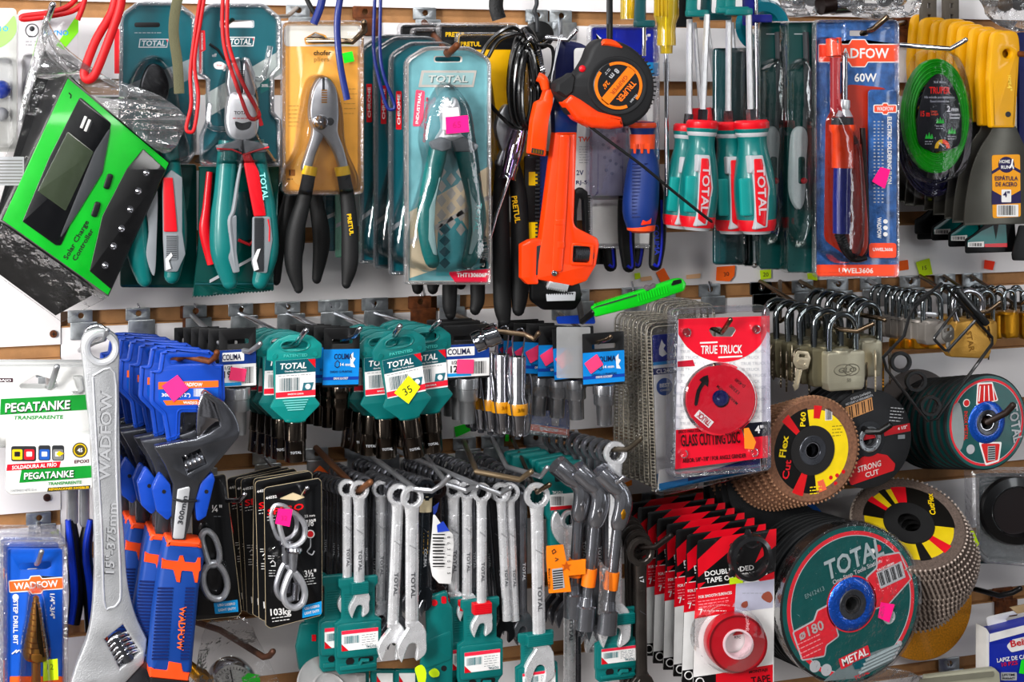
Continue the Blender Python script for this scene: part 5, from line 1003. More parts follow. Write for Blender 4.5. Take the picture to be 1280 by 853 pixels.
# ---- blue hang tags of the adjustable wrenches
BT = mat('#1856b6', .42, coat=.2, var=.04)
def blue_wrench(front):
    it = Item('adjustable_wrench', 230, 470, 190, 'adjustable wrench with blue and orange handle on blue hanger, front of its row', 'adjustable wrench', 'adjustable wrenches on blue plastic hangers')
    p = P(); ol = rpoly([(201,441),(208,437),(220,436),(262,438),(268,442),(270,455),(280,456),(282,502),(262,516),(226,516),(225,548),(209,554),(203,519),(187,504),(188,464),(198,462)], [2,2,2,2,2,2,2,8,3,3,3,3,6,10,2,2], 3)
    p.prism(ol, -5, 0, BT, 1.5, holes=[rpoly([(213,447),(255,447),(257,454),(213,456)], 3)]); p.loft(inset(ol, 3.5), [(0,0),(.6,1.2),(1.5,1.2),(2,0)], BT, back=False, front=False)
    p.flat(rpoly([(198,477),(273,475),(273,506),(206,508),(198,500)], 1), .2, WBL); p.flat([(198,478),(273,476),(273,484),(198,487)], .5, ORTAG); p.text('WADFOW', 240, 481, 4.4, 1, CARDW, width=26); p.flat([(204,501),(273,499),(273,505),(208,507)], .5, ORTAG); p.text('300mm(12")', 220, 494, 4, .8, CARDW, width=36, bold=True); p.text('WADJ1212', 240, 503.5, 3, 1, CARDW, width=22); p.bars(242, 486, 256, 496, .7, m=CARDW, n=10)
    it.part('hanger_tag', p)
    if front: p = P(); p.flat([(202,483),(222,469),(236,486),(217,503)], 1.4, mat('#ff3a92', .7), t=.5); it.part('price_sticker', p)
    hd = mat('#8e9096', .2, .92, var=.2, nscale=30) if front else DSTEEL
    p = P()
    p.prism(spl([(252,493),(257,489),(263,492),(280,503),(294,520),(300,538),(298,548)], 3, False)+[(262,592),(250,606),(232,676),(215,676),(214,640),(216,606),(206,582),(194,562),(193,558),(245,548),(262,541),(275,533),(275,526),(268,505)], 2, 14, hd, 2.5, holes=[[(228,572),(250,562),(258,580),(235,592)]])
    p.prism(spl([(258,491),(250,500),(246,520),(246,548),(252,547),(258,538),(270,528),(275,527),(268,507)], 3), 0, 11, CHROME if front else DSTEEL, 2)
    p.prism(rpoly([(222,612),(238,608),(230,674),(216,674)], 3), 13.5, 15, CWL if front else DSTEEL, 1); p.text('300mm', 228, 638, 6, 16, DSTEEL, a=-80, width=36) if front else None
    it.part('head', p)
    p = P(); p.tube([(233,582,6),(254,573,6)], 8, DSTEEL, 14)
    for k in range(4): p.tube([(234+k*5.6,590-k*2.4,6),(233+k*5.6,582-k*2.4,14),(230+k*5.6,573-k*2.4,6)], 1.9, CHROME, 8, smooth=3)
    it.part('worm_screw', p)
    for q in ([(200,590),(213,606),(218,640),(210,652),(196,640),(190,612)], [(243,626),(252,602),(266,590),(269,600),(258,646),(246,654)]):
        p = P(); p.prism(rpoly(q, 4), 0, 12, BT, 1.5, holes=[]); p.lathe([(2.6,11.6),(2.6,12.3),(0,12.3)], INK, (205 if q[0][0] < 220 else 258, 615, 0), n=12); it.part('hanger_clamp', p)
    p = P(); p.tube([(216,624,14),(228,627,18),(246,626,14)], 1.6, INK, 6); it.part('tie_wire', p)
    p = P(); ol = rpoly([(207,676),(252,680),(256,700),(249,740),(240,842),(236,846),(190,842),(186,836),(192,770),(202,700)], [5,5,6,20,4,3,3,4,14,8]); p.loft(ol, [(3,-12),(0,-9),(0,8),(2,11.5),(6,13.4)], NB)
    for k in range(22): p.box(197-k*.35, 735+k*4.2, 216-k*.3, 737+k*4.2, 13.4, 14.8, NAVY); p.box(232-k*.3, 735+k*4.2, 243-k*.35, 737+k*4.2, 13.4, 14.8, NAVY)
    p.text('WADFOW', 227, 786, 8, 14.8, mat('#ff7a2a', .5), a=94, width=55); it.part('grip', p, label='ribbed blue grip')
    p = P(); o2 = rpoly([(209,673),(252,677),(254,688),(206,686)], 3); p.loft(o2, [(0,-12),(0,9),(2,12.5),(5,14)], OR3); it.part('grip_collar', p, label='orange collar')
    p = P(); p.loft(rpoly([(203,699),(222,701),(224,694),(230,694),(232,702),(244,703),(247,696),(252,697),(252,714),(250,716),(248,730),(243,730),(240,716),(228,715),(226,730),(220,729),(216,714),(202,712)], 1), [(0,-12),(0,11),(1.5,14.4)], OR3); it.part('orange_inlay', p)
    p = P(); p.loft(rpoly([(187,835),(208,838),(210,826),(228,829),(230,840),(238,842),(236,853),(187,848)], 2), [(1,-12.4),(0,-11),(0,12),(2,14.2)], OR3); p.prism(rpoly([(187,847),(238,852),(236,862),(190,862)], 3), -12, 10, INK, 2); it.part('end_cap', p)
    return it
f = blue_wrench(True)
g = blue_wrench(False); g.root['label'] = 'x'
o0 = W(230, 470, 190)
for i in range(1, 6):
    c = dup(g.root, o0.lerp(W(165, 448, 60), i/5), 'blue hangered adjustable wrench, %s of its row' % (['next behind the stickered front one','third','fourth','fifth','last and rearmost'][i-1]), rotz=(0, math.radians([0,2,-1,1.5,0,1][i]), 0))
for ch in list(g.root.children): bpy.data.objects.remove(ch)
bpy.data.objects.remove(g.root)
hook(150, 478, [(232, 445, 180), (262, 452, 196), (270, 446, 202), (271, 441, 206)], 'long brown hook through the blue wrench hangers', m=RUST, r=3.6)
# blue and black pliers behind the big wrench
it = Item('pliers', 100, 700, 110, 'pliers with blue and black grips behind the large silver wrench', 'pliers')
for k, (pts, rs) in enumerate((([(88,650,0),(92,690,0),(96,740,0),(92,780,0)], [7,10,10,8]), ([(112,650,0),(106,690,0),(112,740,0),(114,790,0)], [7,9,9,8]))):
    p = P(); p.tube(pts, rs, BLACK, 14, flat=.8, smooth=4, up=(0,0,1)); p.tube([(a-3+k*4, b, 6) for a, b, c in pts], [x*.5 for x in rs], mat('#1448c0', .4), 10, smooth=4); it.part('grip', p)
p = P(); p.prism(rrect(84, 610, 98, 656, 4), -5, 5, STEEL, 2); p.prism(rrect(100, 606, 112, 660, 4), -5, 5, STEEL, 2); it.part('jaws', p)
# ---- snap hook packs
it = Item('snap_hook_pack', 362, 690, 170, 'black carded swivel snap hook with pink sticker and weight rating', 'snap hook pack', 'black carded swivel snap hooks')
CB = mat('#0d0f13', .3, coat=.5)
ol = rpoly([(330,610),(398,598),(402,602),(403,765),(400,770),(338,786),(332,782)], [6,3,2,2,3,6,3]); EDGE = mat('#d8c8a8', .6)
def snapcard(p, front):
    p.prism(ol, -1.6, -.6, EDGE); p.prism(inset(ol, .4), -.6, 0, CB, .2, holes=[rpoly([(348,624),(366,616),(382,622),(370,626)], 1)])
    w = .3
    p.text('44032', 339, 622, 3.4, w+.4, CARDW, a=-10, width=14); p.text('SPERO', 357, 637, 7.5, w+.4, mat('#e81c28', .4), a=-10, width=46, slant=.1); p.text('7/8"', 388, 654, 8, w+.4, CARDW, a=-6, width=14); p.text('22 mm', 387, 645, 3, w+.3, CARDW, a=-6, bold=False, width=13); p.text('3½"', 388, 717, 8, w+.4, CARDW, a=-6, width=15); p.rows(380, 722, 396, 732, w, CARDW, 3, .8, a=-8); p.text('103kg', 351, 765, 8, w+.4, CARDW, a=-4, width=26); p.rows(340, 770, 362, 778, w, CARDW, 2, .9, a=-8)
    p.flat([(378,758),(402,752),(402,768),(378,773)], w, CYAN); p.text('USO LIGERO', 390, 759.5, 3, w+.5, CARDW, a=-12, width=19); p.text('LIGHT DUTY', 390, 765.5, 3, w+.5, CARDW, a=-12, width=19)
    p.lathe([(4,w),(4,w+.4),(0,w+.4)], mat('#e02030', .5), (388,668,0), n=16); p.lathe([(5.4,w),(5.4,w+.2),(4.8,w+.3)], CARDW, (388,668,0), n=16); p.tube([(388,674,w),(388,684,w),(384,690,w),(390,694,w),(393,689,w)], .8, LGREY, 6, smooth=3); p.tube([(338,704,w),(341,701,w),(344,704,w),(344,708,w),(339,708,w)], .7, CARDW, 6); p.rows(335, 694, 344, 700, w, CARDW, 2, .8); p.rows(336, 712, 345, 722, w, CARDW, 3, .8); p.rows(334, 644, 346, 652, w, CARDW, 2, .8, a=-8)
p = P(); snapcard(p, True); it.part('backing_card', p)
p = P(); p.tube([(352,668,10),(349,650,10),(355,640,10),(368,642,10),(380,655,10),(380,672,10),(370,682,10),(358,682,10)], 3.4, SATIN, 10, smooth=4, closed=True); p.lathe([(10,-3),(11,0),(10,3)], CHROME, (367,687,10), (0,-1,0), 16); it.part('swivel_eye', p)
p = P(); p.tube([(367,688,10),(366,715,10)], [6,4.5], STEEL, 12); p.tube([(366,712,10),(360,722,10),(354,742,10),(358,755,10),(368,760,10),(378,754,10),(381,740,10),(375,724,10),(366,714,10)], 4.2, SATIN, 10, smooth=4); p.tube([(370,730,10),(369,750,10)], 4.5, CHROME, 10); it.part('snap_hook', p)
p = P(); bubble(p, spl([(350,645),(362,636),(384,650),(388,672),(376,690),(380,710),(386,735),(382,760),(362,764),(347,750),(346,720),(350,705),(344,700),(352,690),(345,672)]), .3, 20, m=CLEARS, b=5); it.part('clear_blister', p)
p = P(); p.flat([(348,636),(366,637),(362,659),(344,655)], 21, PINK, t=.4); p.text('32', 355, 648, 6, 21.7, mat('#c4107c', .8), bold=False); it.part('price_sticker', p)
base = W(362, 690, 170)
cps = []
for i, (dx, dy, d) in enumerate(((-10,-9,158),(-15,-12,140),(-27,-14,115),(-33,-16,95),(-42,-18,80))):
    cps.append(dup(it.root, W(362+dx, 690+dy, d), 'black carded snap hook, %s pack behind the pink-stickered one' % ['first','second','third','fourth','fifth'][i], rotz=(0, math.radians([-1,1,-2,-3,-4][i]), 0)))
for c in cps:
    for ch in list(c.children):
        if ch.name.startswith('price_sticker'): bpy.data.objects.remove(ch)
hook(330, 572, [(376, 622, 160), (380, 616, 176), (384, 610, 186)], 'steel hook through the front snap hook packs', r=2.6)
it = Item('snap_hook_pack', 280, 690, 150, 'black carded double ring snap hook with quarter inch mark beside blue handle', 'snap hook pack')
p = P(); o2 = rpoly([(240,600),(282,592),(302,765),(298,771),(246,776),(240,770)], [3,5,4,4,4,3]); p.prism(o2, -1.6, -.6, EDGE); p.prism(inset(o2, .4), -.6, 0, CB, .2); p.text('¼"', 271, 636, 8, .6, CARDW, width=13); p.rows(267, 644, 277, 648, .3, GREY, 1, .8); p.flat([(267,754),(297,750),(298,765),(269,768)], .3, CYAN); p.text('USO LIGERO', 283, 756, 3, .9, CARDW, a=-6, width=22); p.text('LIGHT DUTY', 284, 762, 3, .9, CARDW, a=-6, width=22); p.flat([(287,640),(290,660),(292,668),(289,650)], .3, RED); it.part('backing_card', p)
p = P(); p.tube([(262,706,8),(256,690,8),(252,672,8),(258,664,8),(268,672,8),(274,690,8),(272,704,8)], 4, SATIN, 10, smooth=4, closed=True); p.tube([(256,712,8),(268,704,8),(280,716,8),(284,735,8),(276,748,8),(262,746,8),(254,730,8)], 4.2, SATIN, 10, smooth=4, closed=True); it.part('snap_rings', p)
p = P(); bubble(p, spl([(252,662),(266,660),(280,690),(290,720),(286,750),(266,756),(248,745),(248,700)]), .3, 18, m=CLEARS); it.part('clear_blister', p)
hook(250, 572, [(284, 626, 150), (300, 626, 168), (306, 618, 180)], 'steel hook with upturned tip over the quarter inch snap pack', r=2.8)
# ---- bare hook and gauge in a bag
hook(190, 760, [(275, 788, 60), (330, 822, 130), (337, 820, 140), (341, 815, 146)], 'bare brown hook sticking out above the pressure gauge bag', m=mat('#6a4a3a', .5, .5), r=3.8, plate=False)
it = Item('pressure_gauge', 292, 853, 110, 'round pressure gauge with brass fitting inside a clear bag', 'pressure gauge')
p = P(); p.lathe([(30,-16),(31,-6),(30,2),(27,4),(26,1)], CHROME, (292,858,0), n=36); it.part('case', p)
p = P(); p.lathe([(26.5,.5),(26.5,1),(0,1)], CARDW, (292,858,0), n=36); p.text('0', 284, 847, 5, 1.6, INK, a=-30)
for k in range(18): a = math.radians(180+k*10); p.tube([(292+21*math.cos(a),858+21*math.sin(a),1.3),(292+24*math.cos(a),858+24*math.sin(a),1.3)], .5, INK, 4)
it.part('dial', p); p = P(); p.tube([(292,858,2),(288,838,2)], .8, INK, 6); it.part('needle', p)
p = P(); p.tube([(240,838,0),(252,846,0),(262,856,0)], [8,10,8], BRASS, 6); p.tube([(236,830,0),(246,842,0)], [5,9], BRASS, 12); it.part('brass_fitting', p)
p = P(); p.flat([(310,842),(324,844),(326,856),(304,856),(302,848)], 5, NEON, t=.5); it.part('price_sticker', p)
it = Item('plastic_bag', 288, 820, 118, 'clear bag holding the round pressure gauge', 'bag'); p = P(); p.prism(spl([(262,775),(290,772),(310,776),(322,800),(340,835),(345,870),(240,870),(244,840),(250,805)], 4), 4, 6, clear('clear_creased'), .4, wf=lambda x, y: 5*math.sin(x*.12+y*.05)+2*math.sin(x*.5-y*.2)); it.part('bag_film', p, sharp=180)
it = Item('metal_dish', 412, 860, 150, 'pale grey round metal dish at the lower edge before the wrenches', 'dish', rel=True)  # a round lid, tilted at the lower edge
p = P(); p.ring([(0.1,-4),(40,-6),(47,0),(46,3),(40,1),(26,0),(24,2),(20,0),(0.1,0)], mat('#c4c1c0', .35, .4), (0,6,0), n=44); it.part('dish_body', p); it.turn(rx=-40, ry=16, rz=12)
# ================================================================== sockets on hangers
SK = mat('#6a625a', .16, 1, var=.1); SKL = mat('#c2c3c4', .3, .8)
def socket(p, cx, y0, y1, r, w, m=None, dx=0, r2=None, step=.45):
    m = m or SK; r2 = r2 or r*.93; L_ = y1-y0
    prof = [(r*.72,0),(r*.98,0),(r,1.5),(r,L_*step),(r*.94,L_*step+1),(r*.94,L_*step+2.5),(r2,L_*step+3.5),(r2,L_-1.5),(r2*.96,L_),(r2*.7,L_),(r2*.66,L_-6),(0,L_-6)]
    p.lathe([(0,3),(r*.6,3)]+prof, m, (cx, y0, w), (dx, 1, 0), 26)
def teal_socket(px, py, d, label, a=0, sx=1, lab='w', hl=1, sticker_=None, soc=True, group='sockets on teal plastic hangers', TM=None):
    """anchor: the middle of the tag's top"""
    it = Item('socket_hanger', px, py, d, label, 'socket', group, rel=True); TM = TM or TEAL
    ol = rpoly([(-22,6),(-8,0),(10,0),(22,4),(34,16),(33,36),(24,38),(24,92),(32,104),(14,124),(12,128),(-12,128),(-14,124),(-32,104),(-26,92),(-28,38),(-36,36),(-35,20)], [8,4,4,6,8,3,2,3,4,4,2,2,4,4,3,2,3,6], 3)
    ol = [(x*sx, y*.86*hl) for x, y in ol]
    p = P(); p.prism(ol, -4, 2, TM, 1.3, holes=[[(x*sx, y*.86*hl) for x, y in rrect(-18,11,16,21,5)]]); p.loft([(x*sx, y*.86*hl) for x, y in rrect(-21,8,19,24,7)], [(0,2),(1,3.6),(3,3.6),(4,2)], TM, back=False, front=False, holes=[]) if False else None
    p.tube([((x)*sx, y*.86*hl, 2.2) for x, y in [(-19,16),(-12,9),(10,9),(18,16),(10,23),(-12,23)]], 1.1, TM, 6, closed=True, smooth=3); p.text('PATENTED', 0, 26*hl, 3.4, 3, mat('#5cc0b8', .5), width=30*sx)
    for k in range(5): p.box(-16*sx+k*1.5, (95+k*3.4)*.86*hl, 16*sx-k*1.5, (96.3+k*3.4)*.86*hl, 2, 3, mat('#8fd0cc', .4)) if lab == 'front' else None
    for sx_ in (-26, 25): p.lathe([(3.2,2),(3,3),(0,3)], TM, (sx_*sx, 30*.86*hl, 0), n=12)
    it.part('hanger_tag', p)
    h0, h1 = 37*.86*hl, 92*.86*hl
    p = P(); X = 25*sx; p.prism([(-X,h0),(X,h0-1),(X,h1),(-X,h1)], 2, 2.5, CARDW); p.prism([(-X,h0),(X,h0-1),(X,h0+16*hl),(-X,h0+17*hl)], 2.5, 2.7, TCARD); p.text('TOTAL', -3*sx, h0+7*hl, 7, 3.4, CARDW, width=34*sx, slant=.15); p.text('One-Stop Tools Station', 0, h0+13.5*hl, 1.8, 3.2, CARDW, width=28*sx); p.prism([(X*.62,h0),(X,h0),(X,h0+11*hl)], 2.7, 2.9, RED)
    p.bars(-20*sx, h0+22*hl, 6*sx, h0+38*hl, 2.7, n=16, m=mat('#4a6a70', .5)); p.rows(-22*sx, h0+17.5*hl, 22*sx, h0+20.5*hl, 2.7, GREY, 1, .7); p.prism([(10*sx,h0+29*hl),(23*sx,h0+29*hl),(20*sx,h0+39*hl),(8*sx,h0+39*hl)], 2.7, 2.9, mat('#3a7a86', .4)); p.lathe([(3.4,2.9),(3.4,3.2),(2.2,3.2),(2.2,3)], CARDW, (15.5*sx,h0+34*hl,0), n=14)
    p.prism([(-X,h1-8*hl),(X,h1-9*hl),(X,h1-2),(-X,h1-1.5)], 2.7, 2.9, mat('#e83048', .45)); p.text('MADE IN CHINA', 0, h1-5*hl, 2, 3.4, CARDW, width=20*sx); it.part('label', p)
    if soc:
        p = P(); socket(p, 0, 126*.86*hl, 126*.86*hl+50, 14.5, -1); p.text('TOTAL', -2, 126*.86*hl+37, 3, 13.4, LGREY, width=14); it.part('socket', p)
    if sticker_ == 'y': p = P(); p.flat([(-16,75),(5,57),(18,74),(0,92)], 4, mat('#f0f000', .7), t=.5); p.text('35', 1, 75, 9, 4.8, INK, a=-20, bold=False); it.part('price_sticker', p)
    if a: it.turn(ry=a)
    return it
t1 = teal_socket(369, 418, 172, 'black socket on light teal hanger with barcode label, hung alone in front', lab='front', TM=mat('#17958f', .3, coat=.5))
ts = teal_socket(360, 415, 150, 'x', a=1)
for i, (x, y, d) in enumerate(((357,414,150),(351,412,130),(343,411,110),(336,410,90))): dup(ts.root, W(x, y, d), 'teal socket hanger stacked behind the light teal one, %s from it' % ['first','second','third','fourth'][i], rotz=(0, math.radians([2,3,4,5][i]), 0))
def kill(it):
    for ch in list(it.root.children): bpy.data.objects.remove(ch)
    bpy.data.objects.remove(it.root)
kill(ts)
teal_socket(497, 414, 176, 'teal socket hanger carrying a yellow handwritten diamond sticker', a=-8, sticker_='y', hl=1.02)
t2 = teal_socket(530, 408, 160, 'teal socket hanger with barcode label leaning on the yellow-stickered one', a=-4)
t3 = teal_socket(478, 414, 152, 'teal socket hanger partly hidden left of the yellow sticker', a=-2)
for i, (x, y, d, a) in enumerate(((470,411,132,3),(463,408,112,5),(457,406,92,7))): dup(t3.root, W(x, y, d), 'teal socket hanger in the dark of the yellow-stickered cluster, %s row back' % ['first','second','third'][i], rotz=(0, math.radians(a), 0))
for i, (x, y, d, a) in enumerate(((518,405,138,-1),(508,402,116,1),(500,400,94,3))): dup(t2.root, W(x, y, d), 'teal socket hanger behind the leaning barcode one, %s row back' % ['first','second','third'][i], rotz=(0, math.radians(a), 0))
hook(300, 392, [(366, 424, 160), (374, 426, 178), (380, 416, 188), (383, 413, 192)], 'bright hook end above the light teal hanger', r=3.2); hook(420, 392, [(490, 424, 165), (494, 418, 182), (500, 408, 190)], 'bright hook end above the yellow-stickered hanger', r=3.4); hook(470, 392, [(538, 414, 160), (543, 408, 174), (549, 402, 182)], 'bright hook end above the leaning barcode hanger', r=3.2)
def colima(px, py, d, label, w=48, h=76, sheet=None, txt=None, pink=None, soc=True, socw=(14, 56), SM=None, group='sockets on black hanging cards', a=0, logo=(0,0), white=False, lx=0):
    it = Item('socket_card', px, py, d, label, 'socket', group, rel=True); p = P(); X = w/2
    p.prism(rrect(-X, 0, X, h, 1.5), -1.2, 0, mat('#161618', .45, coat=.15), .2, holes=[rpoly([(-X*.55,14),(X*.6,14),(X*.6,20),(-X*.55,20)], 2)]); it.part('hanging_card', p)
    p = P(); c1 = sheet or mat('#1494d8', .35, coat=.4); y0 = h*.36; p.prism(rrect(-X, y0, X, h-3, 0), 0, .4, CARDW if white else c1)
    if white:
        p.prism(rrect(-X, y0, X, y0+18, 0), .4, .6, mat('#1c4a94', .4)); p.prism(rrect(-X+4, y0+3, X*.35, y0+14, 1), .6, .8, CARDW); p.text('COLIMA', -X*.33, y0+8.5, 7, 1.3, mat('#1a2450', .5), width=w*.5); p.prism(rrect(-X, h-8, X*.2, h-4, 0), .6, .8, CYAN); p.text(txt or '12', -X*.55, y0+30, 8, 1.2, INK); p.text('1/2"', -X*.5, y0+22, 4, 1.2, INK, width=9); p.bars(X*.25, y0+22, X*.9, h-6, .5, n=12)
    else:
        p.text('COLIMA', 2, y0+9, 6.5, 1, mat('#0c2058', .5), width=w*.5); p.tube([(-8,y0+17,.6),(-5,y0+14,.6),(-2,y0+17,.6),(-2,y0+21,.6),(-5,y0+23,.6),(-8,y0+21,.6)], .6, mat('#0c2058', .5), 6, closed=True); p.text('14 mm', 6, y0+19, 3.6, 1, CARDW, width=15); p.text('DADO 12 PUNTAS', 0, y0+28, 2.6, 1, mat('#0c2058', .5), width=w*.6); p.prism(rrect(-X, h-13, X, h-9, 0), .4, .6, mat('#1450a8', .4)); p.text('DRIVE SOCKET', 0, h-11, 2.6, 1.1, CARDW, width=w*.4)
        p.prism([(X-12,y0+8),(X-8,y0+4),(X-8,y0+10),(X-5,y0+12),(X-8,y0+17),(X-5,y0+23),(X-11,y0+22)], .5, .8, CARDW)
    it.part('printed_sheet', p)
    if soc:
        p = P(); r, L_ = socw; m = SM or mat('#a6a7aa', .24, .9); socket(p, lx, h-1, h-1+L_*.48, r, -1, m); p.lathe([(r*.85,0),(r*.72,3),(r*.66,L_*.5)], m, (lx, h-1+L_*.47, -1), (0,1,0), 20); it.part('socket', p)
    if pink: p = P(); x, y, s_, an = pink; p.flat(rot(rrect(x-s_, y-s_*.8, x+s_, y+s_*.8, 1), an, x, y), 1.5, PINKR, t=.5); it.part('price_sticker', p)
    if a: it.turn(ry=a)
    return it
c1 = colima(297, 410, 160, 'silver socket on white-labelled black card with pink sticker, right beside blue hangers', 46, 76, mat('#2058a8'), '19', (0, 58, 10, 10), socw=(16, 60), SM=SKL, white=True)
for i, (x, y, d, a) in enumerate(((284,412,140,3),(272,411,122,4),(262,410,100,2),(252,409,78,0),(240,409,56,0))): q = dup(c1.root, W(x, y, d), 'plain black card back, %s behind the silver socket one' % ['first','second','third','fourth','fifth'][i], rotz=(0, math.radians(a), 0)); [bpy.data.objects.remove(ch) for ch in list(q.children) if ch.name.startswith(('printed','price'))]
hook(240, 394, [(280, 434, 140), (312, 440, 165), (322, 433, 176), (325, 430, 180)], 'worn hook through the silver socket card', r=3.3, m=STEEL, pm=RUST)
c2 = colima(428, 410, 160, 'dark socket on bright blue-labelled black card between teal hangers', 46, 74, socw=(13, 56), SM=SK, a=2)
for i, (x, y, d) in enumerate(((415,408,138),(404,407,116),(393,406,92),(384,405,70))):
    q = dup(c2.root, W(x, y, d), 'black card top behind the bright blue-labelled one, %s back' % ['first','second','third','fourth'][i]); [bpy.data.objects.remove(ch) for ch in list(q.children) if i > 0 and ch.name.startswith(('printed',))]
hook(360, 392, [(430, 424, 150), (444, 420, 168), (450, 411, 178)], 'bright hook end above the bright blue-labelled card', r=3)
c3 = colima(583, 406, 160, 'grey socket on white-labelled card with square pink sticker', 60, 68, None, '12', (-2, 52, 11, 3), socw=(14, 58), SM=mat('#9a9c9e', .3, .8), white=True, lx=2)
for i, (x, y, d) in enumerate(((572,402,140),(562,399,118))): dup(c3.root, W(x, y, d), 'grey card just behind the square pink sticker one, %s back' % ['first','second'][i])
it = Item('loose_socket', 605, 422, 192, 'chrome socket lying across the hook tip beside the square pink sticker', 'socket')
p = P(); ax = Vector((.9,-.42,.25)); p.lathe([(0,4),(9,4),(10,0),(12,0),(13,1.5),(13,12),(11.5,13.5),(11.5,15),(13,17),(13,31),(11.5,33),(8.5,33),(8,28),(0,28)], mat('#b0b2b6', .1, 1), (592,429,0), ax, 28)
it.part('socket', p)
hook(560, 390, [(620, 414, 190), (655, 418, 200), (668, 424, 206), (673, 417, 214)], 'brown hook whose chrome tip points past the spark plug sockets', m=mat('#7a6a58', .35, .8), r=3)
# ---- tube wrenches with wire handles
def tubew(px, d, label, m=None, s_=1):
    it = Item('tube_wrench', px, 446, d, label, 'tube wrench', 'chrome tube wrenches with yellow bands', rel=True); p = P(); m = m or mat('#b4b4b8', .22, 1, bump=.05, bscale=300)
    p.lathe([(6,0),(10,0),(10.5,2),(10,50),(12.5,58),(12.5,72),(11,75),(10.5,96),(9,98),(0,98)], m, (0,0,0), (0,1,0), 24); p.tube([(0,98,0),(0,103,0)], 4, DSTEEL, 6)
    for k in range(5): p.lathe([(2,0),(2,.4),(0,.4)], LGREY, (0,76+k*5,10), (0,0,1), 8)
    it.part('tube', p)
    p = P(); p.lathe([(12.7,58),(13,59),(13,71),(12.7,72)], mat('#c8920a', .35, coat=.5), (0,0,0), (0,1,0), 24); p.text('3/8', 0, 65, 4, 13.3, BRASS, width=9); it.part('yellow_band', p)
    p = P(); p.tube([(-5,2,0),(-9,-25,6),(-1,-36,8),(7,-30,6),(6,2,0)], 1, CHROME, 6, smooth=4); p.tube([(-13,18,3),(-15,30,6),(-8,88,10),(-3,99,6)], 1, CHROME, 6, smooth=4); p.tube([(15,22,3),(17,40,6),(13,90,8),(5,99,6)], 1, CHROME, 6, smooth=4); it.part('wire_handle', p); return it
tubew(647, 184, 'chrome tube wrench with yellow band and wire handle, foremost')
for i, (x, y, d) in enumerate(((627,443,164),(613,440,144),(601,438,124),(592,436,104))):
    q = tubew(x, d, 'chrome tube wrench in the row behind, %s back from the foremost' % ['first','second','third','fourth'][i]); q.root.location = W(x, y, d)
# ---- blue-labelled cards with pink stickers
c4 = colima(754, 416, 178, 'socket on blue-labelled black card with slanted pink sticker, front of its hook', 56, 66, pink=(-14, 38, 10, -32), socw=(14, 52), a=-1)
SHC = [(716,410,152,-3,'shiny grey card edge right behind the slanted pink sticker card'),(700,408,138,2,'black socket card with pink corner, behind the shiny edge'),(684,406,124,6,'tilted socket card with light blue edge among the pink-stickered ones'),(668,404,108,2,'socket card with pink sticker half seen beside the tube wrench'),(655,402,92,0,'socket card with blue sheet directly behind the tube wrench tip'),(648,400,76,0,'rearmost black socket card on the pink-stickered hook')]
for x, y, d, a, lb in SHC: q = dup(c4.root, W(x, y, d), lb, rotz=(0, math.radians(a), 0))
it = Item('clear_sleeve', 715, 408, 166, 'hazy clear plastic sleeve over the second blue-labelled card', 'sleeve', solo=True); p = P(); p.prism(rrect(696, 409, 738, 473, 2), -.5, .5, clear('clear_hazy', tint=(.9,.9,.9), base=.1, haze=.35, hazecol=(.7,.7,.7), bump=1, bscale=80)); it.part('clear_sleeve', p)
hook(700, 392, [(748, 428, 180), (760, 424, 192), (763, 421, 196)], 'hook end through the slanted pink sticker card', m=BRONZE, r=2.8)
it = Item('tool_pack', 688, 520, 96, 'clear pack with blue and orange card hanging under the blue-labelled sockets', 'tool pack')
p = P(); p.prism(rpoly([(660,480),(712,484),(711,543),(662,534)], 2), -1, 0, WBL, .2); p.flat([(663,530),(711,537),(711,544),(663,537)], .2, ORANGE); p.flat([(663,530),(711,537),(711,545),(663,538)], .3, ORANGE); p.text('WADFOW', 686, 537, 4, .9, CARDW, a=8, width=24); p.prism([(689,515),(700,517),(698,533),(690,532)], .1, .5, CARDW); it.part('backing_card', p)
p = P(); p.loft(rpoly([(658,478),(715,484),(713,550),(658,544)], 4), [(0,-2),(.5,5),(2,7),(5,6)], CLEARR, back=False); it.part('clear_blister', p)
p = P(); [p.tube([(676+i*9,470,10),(675+i*9,515-i*2,10)], 3.6, [RED,DGREY,mat('#a01c2c', .2, .6)][i], 10) for i in range(3)]; it.part('bits', p)
# ---- green utility knife
it = Item('utility_knife', 797, 376, 196, 'bright green utility knife resting slanted on top of the clear packs', 'utility knife')
KG = mat('#0cc428', .32, coat=.4)
p = P(); p.prism(rpoly([(741,384),(790,367),(845,349),(854,348),(859,355),(856,364),(801,383),(745,397)], [3,2,4,6,4,6,2,3]), -5, 5, KG, 2.5)
for k in range(12): p.tube([(797+k*3.2,368-k*1,5),(799+k*3.2,377-k*1,5)], 1.1, KG, 6)
for k in range(16): p.prism([(744+k*3,383-k*.95),(746+k*3,382.3-k*.95),(745+k*3,380-k*.95)], -3, 3, KG)
it.part('body', p)
p = P(); p.prism(rpoly([(842,351),(852,349),(852,354),(838,358)], 2), 4.6, 5.6, BLACK); it.part('end_slot', p); p = P(); p.prism([(741,386),(746,383),(800,367),(800,369)], 4.4, 5.4, DGREY); it.part('blade_slot', p)
p = P(); p.prism(rpoly([(806,362),(810,356),(814,358),(820,354),(820,360),(808,366)], 1), -3, 5, mat('#6a6266', .5), 1); it.part('slider', p)
hook(722, 370, [(728, 402, 180), (742, 390, 196)], 'black tipped hook at the lower end of the green utility knife', m=BLACK, r=3.6)
